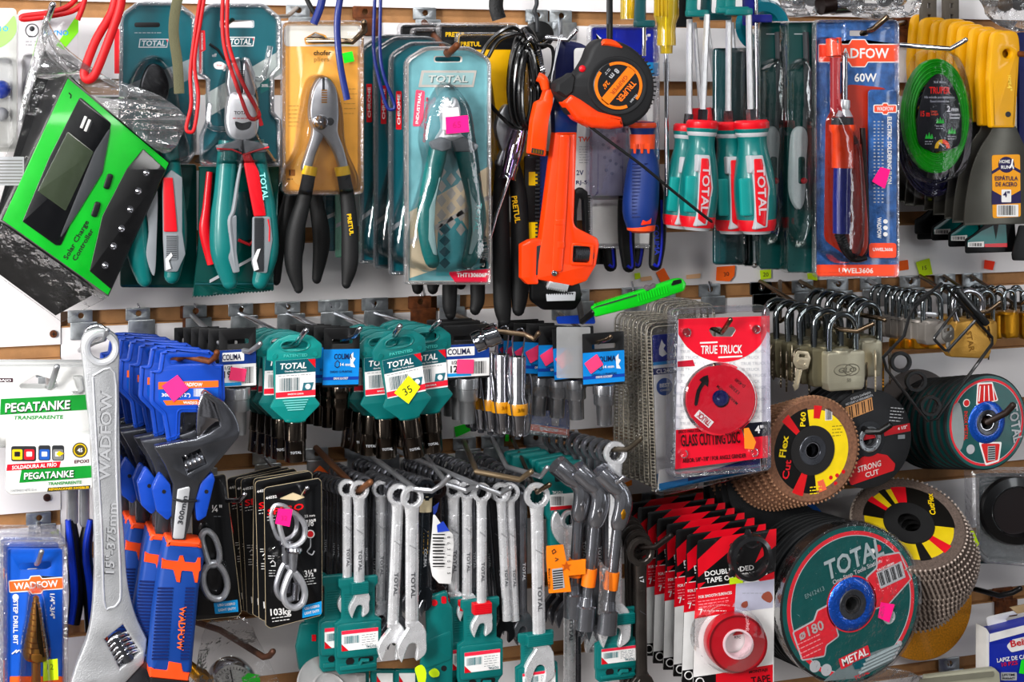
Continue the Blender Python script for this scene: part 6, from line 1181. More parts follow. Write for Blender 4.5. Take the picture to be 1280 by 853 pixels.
it = Item('blue_card', 710, 398, 120, 'blue card top edge below the black jaw of the pipe wrench', 'card', solo=True); p = P(); p.prism(rpoly([(695,396),(742,393),(745,405),(697,405)], 3), -1, 0, mat('#1450b8', .4)); it.part('blue_card', p)
# ---- rows of clear clamshells
CR = clear('clear_row', tint=(.86,.85,.82), base=.05, rough=.14, bump=1, bscale=300, haze=.03, hazecol=(.6,.58,.52))
CRE = mat('#a39d90', .28, .2, coat=.8, var=.3, nscale=300)
def clampack(px, py, d, w, h, label, card=None, a=0):
    it = Item('blade_pack', px, py, d, label, 'blade pack', 'identical clear ribbed blade packs', rel=True); p = P()
    p.loft(rrect(0, 0, w, h, 14), [(0,0),(.5,7),(2,9),(6,8),(8,1.5)], CLEAR if card else CR, back=False, front=True)
    o_ = rrect(.6, .6, w-.6, h-.6, 13); p.tube([(x, y, 4) for x, y in o_], .8, CRE, 5, closed=True); p.tube([(x, y, 9) for x, y in inset(o_, 3.5)], .6, CRE, 5, closed=True)
    for k in range(int(h/4.5)): p.tube([(.6,16+k*4.2,4),(3.8,16+k*4.2,9)], .9, CRE, 5)
    it.part('clear_shell', p)
    if card:
        p = P(); p.prism(rrect(9, 16, w-6, h-12, 4), -1, 0, CARDW, .3); p.prism(rpoly([(9,16),(w-6,16),(w-6,50),(9,50)], [4,4,0,0]), 0, .3, mat('#12349c', .35, coat=.4)); p.prism(rrect(9,50,w-6,54,0), .3, .6, CYAN); p.prism(rrect(9,58,w-6,66,0), .3, .6, mat('#16307c', .4)); p.text('CL2405', 26, 62, 5, 1.2, CARDW, width=26)
        p.prism([(18,34),(22,22),(24,27),(27,30),(24,34),(29,41),(22,44),(18,41)], .5, .9, CARDW); p.lathe([(11,.3),(11,.8),(9.8,.8),(9.8,.6),(0,.6)], mat('#2a62a8', .4), (24,82,0), n=26); p.text('BEST', 24, 80, 4.6, 1.3, CARDW, width=14); p.text('CHOICE', 24, 86, 2.4, 1.3, CARDW, width=13); p.prism(rrect(9,h-24,w-6,h-12,2), .3, .6, CYAN)
        p.tube([(34,h-54,.6),(38,h-50,.6),(34,h-46,.6),(30,h-50,.6)], .8, mat('#3a62a8', .5), 6, closed=True); p.tube([(34,h-42,.6),(38,h-38,.6),(34,h-34,.6),(30,h-38,.6)], .8, mat('#3a62a8', .5), 6, closed=True)
        it.part('backing_card', p)
    if a: it.turn(ry=a)
    return it
ck = clampack(806, 404, 170, 66, 214, 'clear pack with blue and white card, directly behind the red disc pack', card=True, a=-2)
cb = clampack(800, 400, 150, 60, 210, 'x')
spots = [(799,400,148),(794,398,138),(789,396,128),(783,394,118),(777,393,108),(772,391,98),(767,390,88),(838,382,126),(830,380,116),(822,378,106),(814,376,96),(806,375,86)]
for i, (x, y, d) in enumerate(spots): dup(cb.root, W(x, y, d), 'clear ribbed blade pack standing edge on behind the blue and white carded one', rotz=(0, math.radians(-1.5+.3*i if i < 7 else -2), 0))
kill(cb)
it = Item('blade_pack', 825, 560, 184, 'tilted clear pack with light blue striped card under the red disc pack', 'blade pack')
p = P(); p.prism(rpoly([(824,588),(950,565),(952,590),(822,614)], 3), -1, 0, CARDW, .3); p.flat([(824,605),(950,580),(950,588),(824,614)], .2, CYAN); p.flat([(860,596),(950,570),(950,580),(860,602)], .3, mat('#10288c', .4)); it.part('backing_card', p)
p = P(); p.loft(rpoly([(818,572),(960,560),(960,592),(828,622),(816,616)], 8), [(0,-2),(.5,5),(2,7),(6,6),(8,1)], CLEAR, back=False); it.part('clear_shell', p)
sticker([(776,606),(790,600),(790,607),(777,610)], mat('#ff9a2a', .7), 'orange sticker on the board under the clear blade packs', d=5)
# ---- glass cutting disc pack
it = Item('cutting_disc_pack', 900, 490, 200, 'red and white carded glass cutting disc in clear clamshell', 'disc pack')
TR = mat('#e8123c', .38, coat=.5, var=.02); o3 = rpoly([(848,399),(960,395),(960,572),(844,587)], [3,3,3,4])
p = P(); p.prism(o3, -2, 0, CARDW, .4, holes=[rpoly([(886,413),(889,409),(900,409),(903,411),(908,409),(917,409),(920,413),(915,421),(891,421)], 2)])
for i in range(17):
    for j in range(3): p.text('TRUE TRUCK', 862+j*38+(i%2)*8-4, 432+i*7.5, 3.6, .25, mat('#cfcfd2', .5), a=-1, width=32) if not (892 > 862+j*38 and i > 100) else None
top = [(848,399),(960,395)]+spl([(960,412),(950,432),(930,447),(905,453),(880,448),(860,435),(848,418)], 4, False)
p.flat(top, .3, TR, holes=[rpoly([(886,413),(889,409),(900,409),(903,411),(908,409),(917,409),(920,413),(915,421),(891,421)], 2)]); p.text('TRUE TRUCK', 902, 437, 10, 1, CARDW, a=-1, width=52, slant=.05); p.prism([(875,428),(897,427),(897,429),(875,430)], .6, .9, CARDW); p.prism([(898,446),(928,444.5),(928,446.5),(898,448)], .6, .9, CARDW)
p.flat([(847,452),(866,450),(869,458),(847,459)], .4, mat('#c81a40', .5)); p.flat([(845,538),(925,530),(930,548),(960,545),(960,572),(844,587)], 1.2, TR); p.flat([(926,530),(960,527),(960,548),(932,549)], 1, mat('#14182c', .4)); p.text('4"', 949, 537, 9, 1.8, CARDW, a=-4); it.part('backing_card', p)
p = P(); o4 = rpoly([(841,387),(964,382),(966,590),(838,600)], 10); p.loft(o4, [(0,-3),(.5,8),(2,11),(6,10),(8,1)], clear('clear_violet_rim', tint=(.84,.84,.95), base=.16, rough=.12, bump=.8, bscale=120, haze=.03), back=False, front=False); p.lathe([(45,1),(46,9),(43,13),(30,14),(0,14)], CLEAR, (902,500,0), n=44)
for x, y in ((859,416),(946,412),(855,568),(943,566)): p.lathe([(6,1),(5.6,5),(4,6),(0,5)], CLEAR, (x,y,0), n=16); 
it.part('clear_blister', p)
p = P(); DR = mat('#d01238', .35, coat=.6); p.lathe([(10,3),(44.5,3),(44.5,5),(10,5),(10,3)], DR, (902,500,0), n=56); p.text('D-4580', 925, 479, 4, 5.6, mat('#3a0818', .5), a=218, width=15, bold=False); p.text('13300', 918, 487, 4, 5.6, mat('#3a0818', .5), a=222, width=15, bold=False); p.text('MAXIMUM RPM', 909, 494, 3.6, 5.6, mat('#3a0818', .5), a=222, width=34, bold=False)
p.prism(rot([(-2,-1),(2,-1),(3,18),(7,17),(2,27),(-5,18),(-1,18)], 200)and [(x+868, y+500) for x, y in spl([(0,6),(3,-12),(9,-22),(6,-25),(17,-31),(17,-16),(13,-19),(7,-9),(4,6)], 2)], 5.4, 5.7, mat('#1a0c12', .5)); p.prism(rot(rrect(868,519,892,529,0), 40, 880, 524), 5.4, 5.6, CARDW); p.text('XCUCK'[0:4], 880, 524, 7, 6.2, mat('#c01238', .4), a=40, width=20) if False else p.text('TRUCK', 880, 524, 7, 6.2, mat('#c01238', .4), a=220, width=20)
it.part('disc', p, label='red translucent cutting disc')
p = P(); p.text('GLASS CUTTING DISC', 888, 549, 14, 2.6, mat('#3a0c14', .5), a=-3.5, width=74); p.text('DISCO PARA CORTAR VIDRIO | D-4580', 878, 538, 3.6, 2.2, mat('#3a0c14', .5), a=-4, width=60); p.text('ARBOR: 5/8"~7/8" / FOR ANGLE GRINDER', 893, 573, 5, 2.2, mat('#3a0c14', .5), a=-5, width=80); it.part('front_print', p)
p = P(); p.lathe([(10,5.5),(10,6.5),(6,7),(0,5)], mat('#16246c', .2, .3, coat=.8), (901,498,0), n=24); it.part('arbor', p)
p = P(); p.flat([(930,536),(936,535),(945,553),(942,562),(931,561)], 12, mat('#ff9a2a', .7), t=.5); it.part('price_sticker', p)
hook(830, 380, [(902, 416, 200), (908, 408, 212), (913, 400, 220)], 'brass toned hook tip through the red disc pack', m=BRONZE, r=3)
# ================================================================== padlocks
def shackle(p, w, h, r, m, wz=0, y0=0):
    R = w/2; pts = [(-R, y0+4, wz), (-R, y0-h+R, wz)]+[(-R*math.cos(a), y0-h+R-R*math.sin(a), wz) for a in [math.pi*k/12 for k in range(1, 12)]]+[(R, y0-h+R, wz), (R, y0+4, wz)]
    p.tube(pts, r, m, 12)
def padlock(px, py, d, label, sw=38, sh=44, sr=4.2, bw=54, bh=50, bt=20, m=NICKEL, word=True, shape='round', key=True, kx=-1):
    """anchor: top middle of the body"""
    it = Item('padlock', px, py, d, label, 'padlock', None, rel=True)
    p = P(); ol = rpoly([(-bw/2,1),(bw/2,1),(bw/2,bh*.8),(bw/2-3,bh),(-bw/2+3,bh),(-bw/2,bh*.8)], [5,5,3,4,4,3]); p.prism(ol, -bt/2, bt/2, m, 2.5)
    p.lathe([(13,-2),(13,1),(8,2),(0,2)], m, (-3,1,0), (0,-1,0), 18)
    if word:
        p.tube([(-12+14*math.cos(a)+8,24+7*math.sin(a),bt/2+.1) for a in [k*math.pi/9 for k in range(18)]], .6, mat('#8a8678', .4, .7), 6, closed=True); p.tube([(7+11*math.cos(a),24+7*math.sin(a),bt/2+.1) for a in [k*math.pi/9 for k in range(18)]], .6, mat('#8a8678', .4, .7), 6, closed=True)
        p.text('GLO', 1, 24, 6, bt/2+.7, mat('#8a8678', .4, .7), width=26, slant=.15); p.text('50', 3, 37, 4.5, bt/2+.6, mat('#8a8678', .4, .7), bold=False)
    it.part('body', p)
    p = P(); shackle(p, sw, sh, sr, SHK); it.part('shackle', p)
    return it
def key(px, py, d, label, m=None, ang=0, L_=52, yaw=0, sc=1.0):
    it = Item('key', px, py, d, label, 'key', 'padlock keys hanging under the shackles', rel=True, k=sc); m = m or mat('#d8ccb4', .35, .75); p = P()
    p.prism(rpoly([(-9,0),(7,-2),(13,6),(12,20),(4,24),(-4,24),(-12,16),(-12,6)], [4,4,4,4,3,3,4,4]), -1, 1, m, .6, holes=[rpoly([(-5,4),(4,3),(4,7),(-5,8)], 1)]); p.tube([(-6+6*math.cos(a)+6,14+3.6*math.sin(a),1) for a in [k*math.pi/7 for k in range(14)]], .5, m, 5, closed=True); it.part('bow', p)
    p = P(); t = [(-4,22),(4,22),(4,L_),(0,L_+4)]; y = L_
    while y > 30: t += [(-3,y),(-5,y-2.5)]; y -= 4.5
    p.prism(t, -1, 1, m, .3); p.box(1, 24, 2.4, L_-4, 1, 1.4, m); it.part('blade', p); it.turn(ry=ang, rz=yaw); return it
f = padlock(1053, 437, 176, 'big satin padlock with oval embossed mark, front of the first hook')
LKSHADE = mat('#86806a', .45, .7)  # nickel darkened: deep shade on the rear locks put into the colour
bk = padlock(1053, 437, 176, 'x', word=False, m=LKSHADE)
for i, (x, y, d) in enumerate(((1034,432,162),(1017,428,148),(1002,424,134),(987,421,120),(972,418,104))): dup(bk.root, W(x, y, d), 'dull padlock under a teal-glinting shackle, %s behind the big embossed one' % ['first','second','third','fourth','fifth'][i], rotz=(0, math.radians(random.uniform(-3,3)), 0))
kill(bk)
f = padlock(1085, 424, 156, 'narrow pale padlock edge seen just beside the big embossed one', bw=30, word=False, bh=46, sw=32)
bk = padlock(1085, 424, 156, 'x', m=LKSHADE, bw=34, word=False, bh=40, sw=32)
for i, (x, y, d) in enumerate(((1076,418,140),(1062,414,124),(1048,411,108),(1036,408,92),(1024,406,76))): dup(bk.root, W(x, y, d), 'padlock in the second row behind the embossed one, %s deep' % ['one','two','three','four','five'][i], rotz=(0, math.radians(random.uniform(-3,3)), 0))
kill(bk)
for i, (x, y, d, a, yw, c_) in enumerate(((1004,440,176,14,0,0),(996,437,164,2,40,1),(984,440,150,10,55,1),(976,437,140,-8,60,1),(1094,440,178,3,62,0),(1104,441,150,-8,60,2),(1082,452,160,0,70,1),(1010,446,160,-12,50,1))):
    key(x, y, d, ['brass pale key with oval bow, right beside the embossed padlock', 'pale key seen partly edge on behind the oval bowed one', 'dark key hanging under the second padlock', 'dark thin key farthest toward the red disc pack', 'long key edge hanging at the other side of the embossed padlock', 'yellow brass key near the wire frame corner', 'short dark key behind the embossed padlock', 'dark key behind the oval bowed key'][i], [None, mat('#8a8070', .35, .8), BRASS][c_], a, 50, yaw=yw) if False else key(x, y, d, ['brass pale key with oval bow, right beside the embossed padlock', 'pale key seen partly edge on behind the oval bowed one', 'dark key hanging under the second padlock', 'dark thin key farthest toward the red disc pack', 'long key edge hanging at the other side of the embossed padlock', 'yellow brass key near the wire frame corner', 'short dark key behind the embossed padlock', 'dark key behind the oval bowed key'][i], [None, mat('#8a8070', .35, .8), BRASS][c_], a, 48, yw, .95)
for i, (x, y, d, a, yw) in enumerate(((1022,438,162,6,30),(1000,434,150,-10,45),(990,432,140,12,60),(968,430,128,4,35),(980,428,120,-6,65),(1066,446,158,8,60),(1112,436,130,-4,50))):
    key(x, y, d, 'shaded key dangling among the shackles, %s counted from the embossed padlock' % ['first','second','third','fourth','fifth','sixth','seventh'][i], [mat('#8a8070', .35, .8), mat('#5a5040', .35, .8), None][i % 3], a, 46, yw, .9)  # darker key metals put the shade among the shackles into the colour
hook(950, 352, [(1050, 412, 170), (1072, 414, 184), (1082, 409, 192), (1091, 405, 198)], 'dark hook end running through the big padlock shackles', m=BRONZE, r=2.9)
hook(1000, 352, [(1078, 394, 150), (1100, 398, 170), (1106, 400, 176)], 'second padlock hook ending in a bright tip', m=BRONZE, r=2.9, plate=False)
hook(975, 352, [(975, 402, 110), (988, 394, 120)], 'short hook tip between red disc pack and first padlocks', m=BRONZE, r=2.6, plate=False)
# grey padlocks
f = padlock(1165, 400, 156, 'grey rounded padlock with yellow base crossed by the black wire frame', sw=26, sh=34, sr=3.2, bw=34, bh=30, bt=20, m=mat('#a8a29c', .42, .6), word=False)
bk = padlock(1165, 400, 156, 'x', sw=24, sh=34, sr=2.8, bw=24, bh=30, bt=18, m=mat('#a8a29c', .42, .6), word=False)
for i, (x, y, d) in enumerate(((1152,399,142),(1143,398,130),(1134,396,118),(1126,395,106),(1118,393,94),(1108,391,82),(1099,390,70))): dup(bk.root, W(x, y, d), 'small grey padlock in the middle row, %s behind the rounded one' % ['first','second','third','fourth','fifth','sixth','seventh'][i])
kill(bk)
for i, (x, d) in enumerate(((1170,150),(1152,140),(1140,128),(1127,118))):
    it = Item('lock_base', x, 430, d, 'yellow brass lock base under a grey padlock, %s from the wire frame' % ORD[i], 'padlock', 'brass lock bases under the grey padlocks', solo=True); p = P(); p.prism(rrect(x-9,424,x+9,437,3), -7, 7, BRASS, 1.5); it.part('lock_base', p)
it = Item('padlock', 1213, 402, 160, 'large brass padlock engraved with capital letters, turned diamond-wise', 'padlock')
BR2 = mat('#d2a85a', .38, .65, bump=.15, bscale=800)
p = P(); p.prism(rpoly([(1196,404),(1214,400),(1238,424),(1240,440),(1236,449),(1190,447),(1184,438)], [5,5,4,5,4,4,4]), -8, 8, BR2, 2.5); p.text('STAR', 1213, 427, 6.5, 8.6, mat('#a07830', .4, .6), a=80, width=26); it.part('body', p)
p = P(); p.tube([(1198,406,0),(1192,388,0),(1194,372,0),(1206,364,0),(1220,366,0),(1228,378,0),(1226,406,0)], 3.4, CHROME, 12, smooth=4); it.part('shackle', p)
for i in range(5): padlock(1212-i*12+20, 400-i*1.5, 140-i*14, 'brass bodied padlock behind the engraved one, %s back' % ['first','second','third','fourth','fifth'][i], sw=22, sh=36, sr=2.8, bw=26, bh=32, bt=14, m=BR2, word=False)
for i, (x, w_) in enumerate(((1262,18),(1284,20),(1246,10),(1272,12))): padlock(x, [389,390,390,388][i], 140-i*16, ['small brass padlock at the end of the rail, with vertical flutes', 'small brass padlock cut by the picture edge', 'thin brass padlock edge nearest the engraved one', 'small brass padlock half hidden at the rail end'][i], sw=16, sh=26, sr=2.2, bw=w_+4, bh=34, bt=12, m=BRASS, word=False)
for i, x in enumerate((1250,1238,1228,1218,1270)): padlock(x, 382, 80-i*8, 'tiny rear padlock shackle near the rail end, %s from the edge' % ORD[i], sw=15, sh=24, sr=2, bw=18, bh=20, bt=10, m=mat('#6a5030', .4, .7), word=False)
key(1184, 408, 186, 'grey key with round bow hanging before the engraved brass padlock', mat('#9a9690', .35, .8), -4, 36, 10, .85); key(1236, 410, 160, 'dark brass key edge beside the engraved brass padlock', mat('#5a4020', .4, .8), -5, 44, 60, .85)
hook(1085, 350, [(1150, 392, 150), (1170, 394, 160)], 'long plain steel hook rod over the grey padlocks', m=STEEL, r=2.8, plate=False); hook(1150, 345, [(1225, 391, 160), (1236, 389, 168), (1250, 378, 178)], 'dark hook with raised tip over the engraved brass padlock', m=BRONZE, r=2.6, plate=False); hook(1180, 345, [(1225, 375, 110), (1232, 374, 118), (1243, 363, 128)], 'thin hook with raised tip above the brass padlocks', m=BRONZE, r=2.2, plate=False); hook(1214, 345, [(1268, 380, 130), (1278, 379, 140), (1290, 370, 150)], 'thin hook at the rail end over small brass padlocks', m=BRONZE, r=2.2, plate=False)
# ---- black wire frame with rings
WRB = mat('#101012', .35, coat=.4)
it = Item('wire_hanger', 1170, 450, 196, 'black wire frame with square loops hanging before the grey padlocks', 'wire hanger')
def wp(pts, r=1.8, closed=False): p.tube([(a, b, 0) for a, b in rpoly(pts, 4, 3)] if closed else [(a, b, 0) for a, b in pts], r, WRB, 8, closed=closed)
p = P(); wp([(1199,381),(1221,399),(1183,440),(1167,424)], 1.8, True); wp([(1177,354),(1143,384),(1136,397),(1130,420),(1104,447),(1108,462),(1160,527),(1171,524),(1240,430),(1240,422),(1180,356)], 1.9); wp([(1145,392),(1142,380),(1178,354)], 1.6); it.part('wire_loops', p)
p = P(); p.prism(rpoly([(1196,361),(1202,361),(1239,404),(1232,409),(1195,366)], 3), -3, 3, WRB, 1.2); it.part('clasp_bar', p)
for i, (x, y) in enumerate(((1127,453),(1146,477),(1164,508))):
    p = P(); p.ring([(9.5,-2.5),(13,-2.5),(13.5,0),(13,2.5),(9.5,2.5),(8.5,0)], WRB, (x,y,0), n=28); it.part('ring', p)
# ================================================================== discs
KR = mat('#202225', .7, var=.3, nscale=300, bump=.6, bscale=1200)
def disc_base(px, py, d, label, R, cat='grinding disc', group=None, edge=None, face=None, t=5, hub=True, hubr=8, flap=False, dep=8):
    it = Item('grinding_disc', px, py, d, label, cat, group, rel=True); p = P(); e = edge or KR
    if flap:
        n = 64; vs = []
        p.ring([(R*.45,-t),(R*.97,-t),(R,-t*.6),(R,0),(R*.96,2),(R*.55,0),(R*.45,-2)], mat('#8a6650', .8, var=.3, nscale=400), (0,0,0), n=64)
        for k in range(72):
            a = 2*math.pi*k/72; c_, s_ = math.cos(a), math.sin(a); a2 = a+.06; c2, s2 = math.cos(a2), math.sin(a2)
            p.tube([(R*1.0*c_, R*1.0*s_, -t),(R*1.005*c2, R*1.005*s2, 1.4)], 1.5, mat('#a07c62', .8, var=.3, nscale=400), 5)
        it.part('flaps', p, label='brown abrasive flaps')
    else:
        p.ring([(hubr*1.0,-t),(R-1,-t),(R,-t+1),(R,-.6),(R-.8,0),(hubr*2.6,0),(hubr*2.3,0),(hubr*1.0,0)], e, (0,0,0), n=72); it.part('wheel', p)
    return it
def hubring(it, r0, r1, m, w=0, dep=6):
    p = P(); p.ring([(r0,w-dep),(r1,w-dep),(r1,w),(r1-1,w+.8),(r0+1,w+.5)], m, (0,0,0), n=40)
    p.ring([(r0*.86,w-dep-2),(r0,w-dep-2),(r0,w-1),(r0*.9,w-1)], CHROME, (0,0,0), n=32)
    for k in range(6): a = k*math.pi/3; p.lathe([(1,w+.4),(1,w+.9),(0,w+.9)], DSTEEL, ((r0+r1)/2*math.cos(a),(r0+r1)/2*math.sin(a),0), n=8)
    it.part('hub', p)
# flap disc stack (front)
G60 = 'flap discs stacked on one hook'
it = disc_base(1015, 563, 178, 'flap disc with yellow and black P60 label, front of its stack', 66, group=G60, flap=True, t=9)
p = P(); Y2 = mat('#f2d808', .42, coat=.3); w = .6; p.ring([(20,w),(61.5,w),(61.5,w+.5),(20,w+.5)], Y2, n=64)
def seg(a0, a1, r0, r1, m, dw=.5): p.prism(arc(0,0,r0,r1,a0,a1,14), w+dw, w+dw+.2, m)
seg(120, 232, 24, 60.5, mat('#14110e', .4)); seg(234, 262, 24, 60.5, mat('#14110e', .4)); seg(222, 234, 24, 60.5, mat('#d8202a', .4), .8); seg(84, 104, 24, 60.5, mat('#14110e', .4)); seg(104, 120, 24, 60.5, mat('#d8202a', .4), .8); seg(68, 80, 40, 54, mat('#f07a5a', .4), .8); seg(272, 284, 40, 56, mat('#d8202a', .4), .8)
p.text('Flex', -41, -8, 9, w+1.6, Y2, a=-80, width=27); p.text('Cut', -37, 21, 9, w+1.6, mat('#e02838', .4), a=-80, width=24); p.text('P60', -14, -40, 7, w+1.6, Y2, a=-86, width=18)
for x, y in ((35,34),(44,30),(33,44),(46,38),(26,36)): p.lathe([(2.6,w+.5),(2.6,w+.9),(0,w+.9)], RED, (x,y,0), n=14)
p.prism(rrect(18,-52,28,-36), w+.5, w+.7, CARDW); p.bars(18.5,-51,27.5,-37,w+.8,n=8); p.rows(28,-30,44,-14,w+.6,mat('#8a7a10', .5),4,1); p.rows(-4, 44, 14, 56, w+1, Y2, 3, 1.4)
it.part('label', p)
p = P(); p.ring([(31,w+.6),(31,w+1.6),(16,w+1.6),(16,w+.6)], mat('#2c2a2a', .6), n=48); it.part('backing_plate', p); hubring(it, 10, 19, DSTEEL, 2)
bk = disc_base(1015, 563, 178, 'x', 66, group=G60, flap=True, t=9); hubring(bk, 10, 19, DSTEEL, 2)
for i in range(8): dup(bk.root, W(1015, 563, 178).lerp(W(945, 580, 66), (i+1)/8), 'brown flap disc edge behind the P60 one, %s from it' % ['first','second','third','fourth','fifth','sixth','seventh','eighth'][i], rotz=(0, 0, math.radians(random.uniform(-3,3))))
kill(bk)
# dark cutting disc
it = disc_base(1086, 549, 168, 'dark grey cutting disc with red arc label and tan barcode', 62, t=4, edge=mat('#2c2d30', .6, var=.15, nscale=200, bump=.2, bscale=900))
p = P(); w = .3; p.prism([(-34,-42),(4,-52),(6,-36),(-30,-26)], w, w+.3, mat('#c89868', .5)); 
for k in range(12): q = [(-32+k*3,-41-k*.8),(-30.6+k*3,-41.3-k*.8),(-29+k*3,-27.5-k*.8),(-30.2+k*3,-27.2-k*.8)]; p.prism(q, w+.3, w+.5, INK) if k % 3 else None
p.text('NO USAR LA HERRAMIENTA', -14, -50, 2.8, w+.6, LGREY, a=-14, width=40); p.text('SI ESTA DAÑADA', -12, -55, 2.8, w+.6, LGREY, a=-14, width=30)
p.prism([(-58,-4),(59,-16),(60,-6),(-58,6)], w, w+.3, mat('#b81c2c', .5), holes=[]); p.text('4 1/2"', 48, -11, 3.5, w+.8, CARDW, a=-8, width=14); p.prism(rrect(42,-2,52,3), w, w+.3, GREY)
rp = arc(2, 66, 0.1, 34, 200, 328, 16); rp = [(-30,46),(-26,34),(-10,22),(8,18),(26,22),(38,34),(36,42),(-26,56)]; p.prism(rpoly(rp, 3), w, w+.4, mat('#c41e28', .5)); p.text('STRONG', 0, 34, 7, w+.9, mat('#d8c8c4', .5), a=-10, width=34, slant=.1); p.text('CUT', 4, 43, 6, w+.9, mat('#d8c8c4', .5), a=-10, width=20)
p.rows(30,-38,50,-18,w+.4,LGREY,5,1,a=8); it.part('label', p)
p = P(); p.ring([(22,.2),(22,.9),(14,2.2),(12,2.4),(12,.2)], mat('#303236', .6), n=40); it.part('raised_centre', p); hubring(it, 10, 16, ZINC, 3)
bk = disc_base(1086, 549, 168, 'x', 62, t=4, edge=mat('#2c2d30', .6)); hubring(bk, 10, 16, ZINC, 0)
for i in range(6): dup(bk.root, W(1086-i*7-8, 547-i*1.5, 160-i*14), 'plain dark cutting disc behind the red arc labelled one, %s back' % ['first','second','third','fourth','fifth','sixth'][i])
kill(bk)
hook(1040, 510, [(1085, 540, 190), (1100, 540, 196), (1112, 532, 204)], 'dark hook tip through the dark grey cutting disc', m=BLACK, r=3.6, plate=False)
for i in range(5):
    bq = disc_base(965-i*7, 600+i*2, 100-i*16, 'plain dark disc low behind the flap disc stack, %s back' % ['first','second','third','fourth','fifth'][i], 62, t=5); hubring(bq, 10, 16, DSTEEL, 0)
# teal disc at the edge
def teal_disc_label(it, R, full):
    p = P(); w = .3; k = R/100
    TD = mat('#06605e', .5, coat=.2, var=.12, nscale=60, bump=.25, bscale=900)
    p.ring([(24*k,w),(97*k,w),(97*k,w+.3),(24*k,w+.3)], TD, n=72); p.ring([(86*k,w+.4),(91*k,w+.4),(91*k,w+.6),(86*k,w+.6)], mat('#d83a48', .45), n=72); p.ring([(85*k,w+.4),(86*k,w+.4),(86*k,w+.7),(85*k,w+.7)], LGREY, n=72)
    return p, w
it = disc_base(1233, 528, 182, 'teal and red grinding disc with blue hub ring, cut off at picture edge', 60, t=6)
p, w = teal_disc_label(it, 60, False); Q = mat('#d2302e', .45)
p.prism(rpoly([(-26,-50),(-2,-52),(10,-26),(-24,-22)] if False else [(-14,-50),(8,-50),(17,-26),(-16,-22)], 2), w+.6, w+.9, CARDW); p.prism(rpoly([(-12,-48),(7,-48),(15,-27),(-14,-24)], 2), w+.9, w+1.1, Q); p.prism(rpoly([(-12,24),(22,26),(18,50),(-2,54)], 2), w+.6, w+.9, CARDW); p.prism(rpoly([(-9,26),(19,28),(16,48),(-1,51)], 2), w+.9, w+1.1, Q); p.prism(rrect(1,30,12,48), w+1.1, w+1.3, LGREY)
for k in range(6): p.box(1.5,31+k*2.8,11.5,32.4+k*2.8,w+1.3,w+1.5,INK)
for k in range(4): p.tube([(-10+k*6,-46,w+1.2),(-12+k*7.5,-27,w+1.2)], .7, CARDW, 5)
p.text('TOTAL', 42, 4, 13, w+1.4, LGREY, a=80, width=48); p.prism(spl([(-50,-20),(-40,-26),(-34,0),(-34,20),(-40,32),(-50,14)]), w+.6, w+.8, mat('#9aa0a0', .5)); p.text('INOX METAL', -31, 2, 5, w+1, Q, a=90, width=36); p.lathe([(5,w+.6),(5,w+.9),(0,w+.9)], CARDW, (-30,-26,0), n=16); p.lathe([(4,w+.9),(4,w+1.1),(0,w+1.1)], Q, (-30,-26,0), n=16); p.lathe([(6,w+.6),(6,w+.9),(0,w+.9)], LGREY, (-24,32,0), n=16)
it.part('label', p); p = P(); p.ring([(27,.8),(26,1.8),(22,3),(15,2.6),(15,.8)], mat('#1a68c8', .25, .6, coat=.6, bump=.6, bscale=500), n=48); it.part('hub_ring', p, label='metallic blue hub ring'); hubring(it, 10, 16, DSTEEL, 3)
bk = disc_base(1233, 528, 182, 'x', 60, t=6, edge=mat('#1a1c1e', .7)); p = P(); p.ring([(50,.1),(58,.1),(58,.4),(50,.4)], mat('#064e4c', .5), n=60); bk.part('label', p); hubring(bk, 10, 16, DSTEEL, 0)
for i in range(8): dup(bk.root, W(1233, 528, 182).lerp(W(1165, 530, 60), (i+1)/8), 'dark teal disc edge behind the blue-hubbed one, %s from it' % ['first','second','third','fourth','fifth','sixth','seventh','eighth'][i])
kill(bk)
hook(1170, 500, [(1235, 528, 190), (1258, 516, 204), (1266, 507, 212)], 'dark brown hook tip on the teal disc with blue hub', m=mat('#3a2a22', .5, .4), r=3.8, plate=False)
it = Item('grinding_disc', 1145, 520, 40, 'plain grey disc at the back behind the black ring wire', 'grinding disc', rel=True, solo=True); p = P(); p.ring([(10,-3),(58,-3),(58,0),(10,0)], mat('#7c7674', .7), (0,0,0), n=60); it.part('disc', p)
# big teal disc
it = disc_base(1064, 755, 196, 'large teal and red metal cutting disc in film, pink sticker on its barcode', 100, t=16, edge=mat('#1a1b1c', .6, var=.2, nscale=200))
p, w = teal_disc_label(it, 100, True); RD = mat('#d83444', .5, var=.1, nscale=200)
A = -17
def rp_(pts, r=2): return rot(rpoly(pts, r), A)
p.text('TOTAL', 3, -57, 23, w+2, mat('#aab4b6', .45), a=A, width=86, slant=.1); p.text('One-Stop Tools Station', 7, -40, 5.5, w+1.6, LGREY, a=A, width=72); p.text('EN12413', -53, -20, 5.5, w+1.6, mat('#8aa0a0', .5), a=A, width=28, bold=False)
lf = [(-88,22),(-52,12),(-44,0),(-20,-2),(-20,34),(-44,40),(-48,60),(-80,66)]; lf = [(-88,0),(-56,-2),(-48,-12),(-28,-13),(-28,32),(-48,36),(-54,48),(-86,40)]
p.prism(rp_(lf, 4), w+.6, w+.9, LGREY); p.prism(inset(rp_(lf, 4), 2), w+.9, w+1.2, RD)
rt = [(28,-24),(46,-30),(50,-44),(84,-36),(90,4),(50,22),(28,20)]; p.prism(rp_(rt, 4), w+.6, w+.9, LGREY); p.prism(inset(rp_(rt, 4), 2), w+.9, w+1.2, RD)
